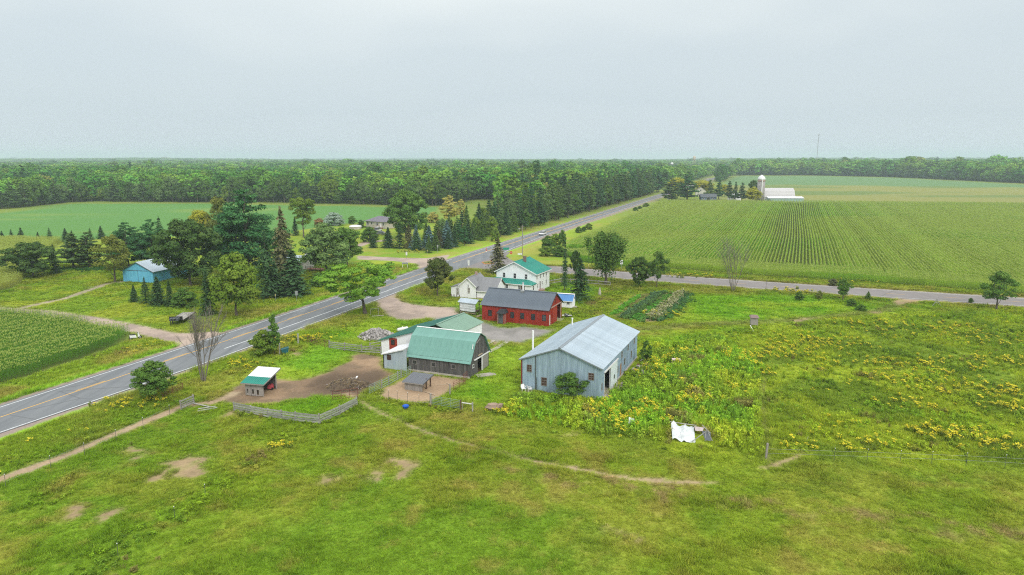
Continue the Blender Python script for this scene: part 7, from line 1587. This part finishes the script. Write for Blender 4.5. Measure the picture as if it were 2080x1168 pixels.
EXTRA = [((-50.64, 85.34), 2.2, 60), ((-39.84, 117.54), 2.0, 60), ((-36.54, 118.21), 1.5, 40), ((-25.91, 71.73), .6, 18), ((-1.13, 82.70), 1.2, 30), ((-57.35, 155.85), 3.0, 60), ((-43.43, 103.41), 2.0, 30), ((30.54, 137.63), 2.0, 50), ((68.26, 163.00), 2.5, 60), ((48.86, 185.54), 3.5, 60), ((91.13, 176.42), 3.0, 50), ((12.84, 82.36), 1.8, 40), ((18.72, 82.02), 2.0, 50), ((-33.93, 233.45), 3, 40), ((60.54, 95.66), 4.0, 90), ((62.38, 91.76), 3.5, 70), ((84.08, 118.21), 3.5, 70), ((66.77, 102.89), 4.0, 80), ((52.69, 85.53), 2.5, 40), ((79.67, 104.73), 3.0, 60), ((52.68, 74.31), 3.0, 80), ((50.32, 76.04), 2.0, 40), ((53.92, 73.21), 2.2, 50), ((39.26, 72.53), 1.6, 25), ((52.54, 117.54), 4.0, 80), ((42.54, 108.32), 3.0, 60), ((47.68, 113.06), 3.0, 60), ((56.71, 114.31), 3.5, 60), ((69.05, 128.39), 4.0, 60), ((82.83, 125.31), 3.5, 60), ((69.22, 89.73), 2.0, 50), ((64.19, 84.09), 2.0, 50), ((58.94, 103.41), 2.5, 40), ((35.54, 98.44), 2.0, 40), ((30.84, 91.76), 2.0, 40), ((30.66, 102.13), 2.0, 40), ((15.98, 80.69), 2.5, 50)]
for (ex, ey), r, k in EXTRA:
    a = RG.uniform(0, 6.28, k); k = int(k * .62); a = a[:k]; q = r * 1.35 * RG.random(k) ** .7; x = np.r_[x, ex + q * np.cos(a) * 1.6]; y = np.r_[y, ey + q * np.sin(a)]; hh = np.r_[hh, RG.uniform(.45, .95, k)]; ww = np.r_[ww, RG.uniform(.6, 1, k)]; gold = np.r_[gold, RG.random(k) < .85]; col = np.r_[col, np.tile((.19, .26, .04), (k, 1))]
n = len(x)
scatter('weeds', 'tall weeds and yellow goldenrod', 'weeds', [herb(7, 16, .36, 1), herb(5, 20, .30, 2), blades(34, .34, .5, 1.05, .022, 5, .35), herb(7, 11, .34, 3, True), herb(6, 10, .4, 4, True)],
        np.c_[x, y, np.full(n, -.04)], np.c_[ww, ww, hh], zrot(n, .08), np.where(gold, RG.integers(3, 5, n), RG.integers(0, 3, n)), col, [M['leaf_inst'], M['goldenrod']])
# ---- vegetable garden -----------------------------------------------------------------------
GR = [((20.66, 137.63), (30.25, 158.17), (0.131, 0.350, 0.035), 0.37, 0, .35), ((22.25, 135.42), (34.10, 159.95), (0.149, 0.333, 0.052), 0.28, 0, .4), ((22.78, 134.99), (35.90, 161.76), (0.105, 0.193, 0.088), 0.81, 0, .5), ((23.34, 134.13), (36.85, 161.76), (0.114, 0.210, 0.061), 0.74, 0, .45), ((24.16, 133.70), (38.85, 161.15), (0.105, 0.298, 0.044), 0.43, 0, .4),
      ((25.12, 132.44), (39.75, 159.95), (0.114, 0.298, 0.052), 0.43, 0, .4), ((25.73, 132.02), (40.54, 159.35), (0.149, 0.280, 0.070), 0.50, 0, .4), ((27.61, 134.13), (40.90, 161.76), (0.245, 0.280, 0.088), 0.93, 5, .5), ((28.26, 132.44), (41.54, 160.55), (0.210, 0.263, 0.088), 0.99, 5, .5), ((29.24, 132.44), (42.34, 159.95), (0.088, 0.193, 0.070), 0.81, 0, .6), ((30.99, 134.13), (41.23, 154.72), (0.105, 0.245, 0.052), 0.43, 0, .6)]
x = []; y = []; hh = []; col = []; ix = []
for a, b, cc, h, v, jit in GR:
    k = 150; s = RG.random(k); x.append(a[0] + (b[0] - a[0]) * s + RG.normal(0, jit, k)); y.append(a[1] + (b[1] - a[1]) * s + RG.normal(0, jit, k)); hh.append(h * RG.uniform(.7, 1.2, k)); col.append(np.array(cc)[None, :] * RG.uniform(.7, 1.4, (k, 1))); ix.append(np.where(RG.random(k) < (.55 if v else 0), 2, RG.integers(0, 2, k)))
sq = RG.random(220); x.append((-121.44, 195.63)[0] + RG.normal(0, 6, 220)); y.append((-121.44, 195.63)[1] + RG.normal(0, 1.6, 220)); hh.append(RG.uniform(.4, .8, 220)); col.append(np.tile((.05, .16, .04), (220, 1))); ix.append(RG.integers(0, 2, 220))
x = np.concatenate(x); y = np.concatenate(y); hh = np.concatenate(hh); col = np.concatenate(col); ix = np.concatenate(ix); n = len(x)
scatter('vegetable_rows', 'rows of vegetables in the garden plot', 'vegetables', [herb(6, 16, .38, 11, hl=.17), herb(5, 18, .3, 12, hl=.2), herb(6, 12, .3, 13, True)], np.c_[x, y, np.full(n, -.02)], np.c_[np.full(n, .9), np.full(n, .9), hh], zrot(n, .06), ix, col, [M['leaf_inst'], M['whiteflower']])
# ---- corn -------------------------------------------------------------------------------------
def corn_piece(seed, L=3.0, plants=17):
    rng = np.random.default_rng(seed); Vs = []; Ts = []; Ms = []
    for p in range(plants):
        px = L * (p + rng.uniform(.2, .8)) / plants - L / 2; py = rng.normal(0, .03); H_ = rng.uniform(.88, 1.06) * 2.3
        for k in range(8):
            z = H_ * (.22 + .085 * k); a = (k % 2) * math.pi + rng.normal(1.57, .5); l = rng.uniform(.30, .44) * (1 - .09 * k); c_, s_ = math.cos(a), math.sin(a); w = np.array([-s_, c_, 0]) * .042
            p0 = np.array([px, py, z]); p1 = p0 + np.array([c_ * l * .5, s_ * l * .5, l * .38]); p2 = p0 + np.array([c_ * l, s_ * l, l * rng.uniform(-.1, .25)])
            Vs.append(np.array([p0 - w * .6, p0 + w * .6, p1 + w, p1 - w])); Vs.append(np.array([p1 - w, p1 + w, p2 + w * .2, p2 - w * .2])); Ts += [rng.random()] * 8; Ms += [0, 0]
        for k in range(3):
            a = rng.uniform(0, 6.28); w = np.array([math.cos(a), math.sin(a), 0]) * .035; b = np.array([px, py, H_ * .93]); t = b + np.array([rng.normal(0, .08), rng.normal(0, .08), rng.uniform(.2, .36)]); Vs.append(np.array([b - w * .4, b + w * .4, t + w, t - w])); Ts += [rng.random()] * 4; Ms += [1]
        w = np.array([.018, 0, 0]); b = np.array([px, py, 0]); Vs.append(np.array([b - w, b + w, b + w + [0, 0, H_ * .95], b - w + [0, 0, H_ * .95]])); Ts += [.3] * 4; Ms += [0]
    return np.concatenate(Vs), np.array(Ts), np.array(Ms)
ROWTONE = []
def corn_rows(poly, d, sp=1.0, seg=3.0, clip=None):
    P = np.array(poly); nn = np.array((d[1], -d[0])); u = P @ np.array(d); v = P @ nn
    U, V_ = np.meshgrid(np.arange(u.min(), u.max(), seg), np.arange(v.min(), v.max(), sp)); U = U.ravel(); V_ = V_.ravel()
    W_ = V_ + .9 * np.sin(U / 37.) * .35
    x = U * d[0] + W_ * nn[0]; y = U * d[1] + W_ * nn[1]; k = (poly_sd(x, y, poly) > .4) & in_view(x, y, 15)
    if clip is not None: k &= clip(x, y)
    ROWTONE.append(_hash(np.round(V_[k] / sp), np.zeros(k.sum()), 5)); return x[k], y[k]
HEAD = [(16.37, 225.02), (21.41, 209.83), (30.81, 201.08), (50.99, 193.87), (68.65, 183.96), (96.33, 172.87), (121.42, 158.75), (151.46, 140.38)]
x1, y1 = corn_rows(CORN_R, (0.3815, 0.9244), clip=lambda x, y: (line_d(x, y, HEAD) > 15) & (y < 505)); a1 = np.full(len(x1), math.atan2(.9244, .3815))
xs = []; ys = []; as_ = []
for k in range(18):
    ln = offset(resample(HEAD, 3.0), -(1.0 + .78 * k))
    for p, q in zip(ln[:-1], ln[1:]): xs.append((p[0] + q[0]) / 2); ys.append((p[1] + q[1]) / 2); as_.append(math.atan2(q[1] - p[1], q[0] - p[0]))
xs = np.array(xs); ys = np.array(ys); as_ = np.array(as_); k = in_view(xs, ys, 15) & (poly_sd(xs, ys, CORN_R) > 0); xs, ys, as_ = xs[k], ys[k], as_[k]
x2, y2 = corn_rows(CORN_L, HD); x3, y3 = corn_rows(CORN_F, HD)
x = np.r_[x1, xs, x2, x3]; y = np.r_[y1, ys, y2, y3]; a = np.r_[a1, as_, np.full(len(x2) + len(x3), math.atan2(HD[1], HD[0]))]; n = len(x)
dry = np.r_[np.zeros(len(x1) + len(xs) + len(x2)), np.ones(len(x3))]
pz = sstep(.42, .62, fbm(x * .6, y, 55, 101))[:, None]; A = lambda *q: np.array(q)[None, :]
col = A(.170, .345, .030) + (A(.250, .365, .045) - A(.170, .345, .030)) * pz; col = col + (A(.30, .30, .07) - col) * (dry * .75)[:, None]; col[len(x1) + len(xs):len(x1) + len(xs) + len(x2)] = (.090, .205, .026); col = col * RG.uniform(1.0, 1.4, (n, 1))
rt = np.r_[ROWTONE[0], np.full(len(xs), .5), ROWTONE[1], ROWTONE[2]]; col = col * (.74 + .52 * rt)[:, None]
sz = RG.uniform(.92, 1.04, n) * (.94 + .12 * rt) * (1 - .08 * pz[:, 0])
print('corn pieces', n)
scatter('corn', 'field corn with pale tassels', 'corn', [corn_piece(i) for i in range(5)], np.c_[x, y, np.full(n, -.05)], np.c_[np.full(n, 1.02), sz, sz], np.c_[np.zeros(n), np.zeros(n), a + np.pi * RG.integers(0, 2, n)], RG.integers(0, 5, n), col, [M['leaf_inst'], M['tassel']])
# ---- woods --------------------------------------------------------------------------------------
WOOD_L = [(-468.11, 334.59), (-390.89, 377.18), (-328.91, 440.43), (-322.45, 458.47), (-327.54, 502.11), (-307.44, 510.67), (-221.94, 499.32), (-171.82, 499.32), (-140.11, 488.45), (-96.01, 478.04), (-49.86, 463.22), (-36.60, 510.67), (-15.33, 534.99), hw(395, -52), hw(520, -40), hw(640, -30), hw(800, -20), hw(1200, -16), hw(2600, -22), (1100, 10000), (-9500, 10000), (-9500, 900)]
WOOD_R = [hw(900, 24), hw(1000, 14), hw(1250, 14), hw(1700, 14), hw(2600, 16), (1400, 10000), (9500, 10000), (9500, 1500), (605.89, 453.83), (669.84, 641.68), (639.20, 861.68), (626.75, 1158.26), (535.47, 1253.96), (410.53, 1253.96), (399.70, 1236.94), hw(1080, 26)]
VILLAGE = [(300, 1270), (345, 1290), (455, 1420), (500, 1700), (470, 1890), (350, 1760)]
fx = []; fy = []; fs_ = []; fz = []
for y0, y1, s, sx in ((380, 1000, 6.4, 1.0), (1000, 2000, 9.6, 1.35), (2000, 4200, 20, 2.6), (4200, 9500, 46, 6.0)):
    U, V_ = np.meshgrid(np.arange(-.86 * y1 - 60, .86 * y1 + 60, s), np.arange(y0, y1, s)); x = U.ravel() + RG.uniform(-.5, .5, U.size) * s; y = V_.ravel() + RG.uniform(-.5, .5, U.size) * s
    k = np.abs(x) < .86 * y + 40; x, y = x[k], y[k]; k = (poly_sd(x, y, WOOD_L) > 2) | (poly_sd(x, y, WOOD_R) > 2); k &= poly_sd(x, y, VILLAGE) < 0
    if y1 > 2000: k &= fbm(x, y, 900, 121, 2) < .74
    x, y = x[k], y[k]; fx.append(x); fy.append(y); fs_.append(np.full(len(x), sx)); 
x = np.concatenate(fx); y = np.concatenate(fy); sx = np.concatenate(fs_); n = len(x); print('woods', n)
con = sstep(.52, .66, fbm(x, y, 70, 131)) * .55 + .06; isC = RG.random(n) < con
idx_ = np.where(isC, RG.integers(4, 6, n), RG.integers(0, 4, n)); A = lambda *q: np.array(q)[None, :]
col = A(.080, .230, .036) + (A(.170, .330, .045) - A(.080, .230, .036)) * sstep(.35, .65, fbm(x, y, 45, 141))[:, None]; col = col * RG.uniform(.6, 1.45, (n, 1)); col[:, 0] *= RG.uniform(.8, 1.25, n); col = np.where(isC[:, None], A(.042, .120, .040) * RG.uniform(.7, 1.4, (n, 1)), col); yl = RG.random(n) < .015; col = np.where(yl[:, None], A(.24, .28, .06), col)
hgt = RG.uniform(.66, 1.15, n) * 19.5 * np.where(poly_sd(x, y, WOOD_R) > 0, 1.22, 1.0) * (.8 + .35 * fbm(x, y, 130, 151)); hgt = np.where(RG.random(n) < .01, hgt * 1.3, hgt)
def unitize(V, T, h): return V / h, T, None
FV = []
for i, (kd, w, nc) in enumerate((('round', 6.6, 26), ('oval', 5.6, 24), ('dome', 7.0, 28), ('round', 5.8, 20))):
    V, T, C, rad = broad(200 + i, h=10., w=w, base=.12, kind=kd, nc=nc, nl=520, ls=.52, rc=.19); FV.append((V / 10., T, None))
for i in range(2):
    V, T, C, rad = pine(220 + i, h=10., w=4.6, levels=8, nl=420, ls=.48, kind='cone'); FV.append((V / 10., T, None))
wxy = hgt * RG.uniform(.85, 1.25, n) * sx
scatter('woods', 'dense mixed woodland reaching to the horizon', 'woodland', FV, np.c_[x, y, far_z(x, y) - .3], np.c_[wxy, wxy, hgt], np.c_[np.zeros(n), np.zeros(n), RG.uniform(0, 6.28, n)], idx_, col, [M['leaf_inst']])
# individual trees along the front edge of the left-hand wood
EDGE = resample([(-338.04, 427.80), (-325.75, 436.14), (-319.23, 453.83), (-325.75, 499.32), (-305.73, 507.79), (-220.72, 496.55), (-170.88, 496.55), (-139.36, 485.80), (-95.51, 475.50), (-49.61, 460.83), (-34.38, 504.93)], 6.5)
rn = random.Random(9); GRP = 'trees along the edge of the wood behind the bean field'
for i, (ex, ey) in enumerate(EDGE):
    h = rn.uniform(9, 19); q = rn.random()
    tree('woodland_edge_tree', 'leafy tree on the edge of the wood behind the bean field', rn.choice(('round', 'oval', 'round2', 'loose', 'oak')) if q < .85 else 'redpine2', rn.choice(('mid', 'mid', 'elm', 'maple', 'willow', 'oak')) if q < .85 else 'redpine', (ex + rn.uniform(-2, 2), ey + rn.uniform(-1, 4)), h, h * rn.uniform(.5, .75), i, GRP)
# ---- the air: even pale haze round the whole scene --------------------------------------------------
hz = MB(); hz.box(-13500, 13500, -1500, 14200, -48, 84)
hm_, N_, L_, out_ = new_mat('summer haze'); pv = N_.new('ShaderNodeVolumePrincipled'); pv.inputs['Color'].default_value = (.76, .89, 1.0, 1); pv.inputs['Density'].default_value = 0.0002; pv.inputs['Anisotropy'].default_value = 0.2
L_.new(pv.outputs[0], out_.inputs['Volume'])
tag(hz.build('haze', hm_), 'thin pale summer haze over the fields', 'haze', kind='stuff')
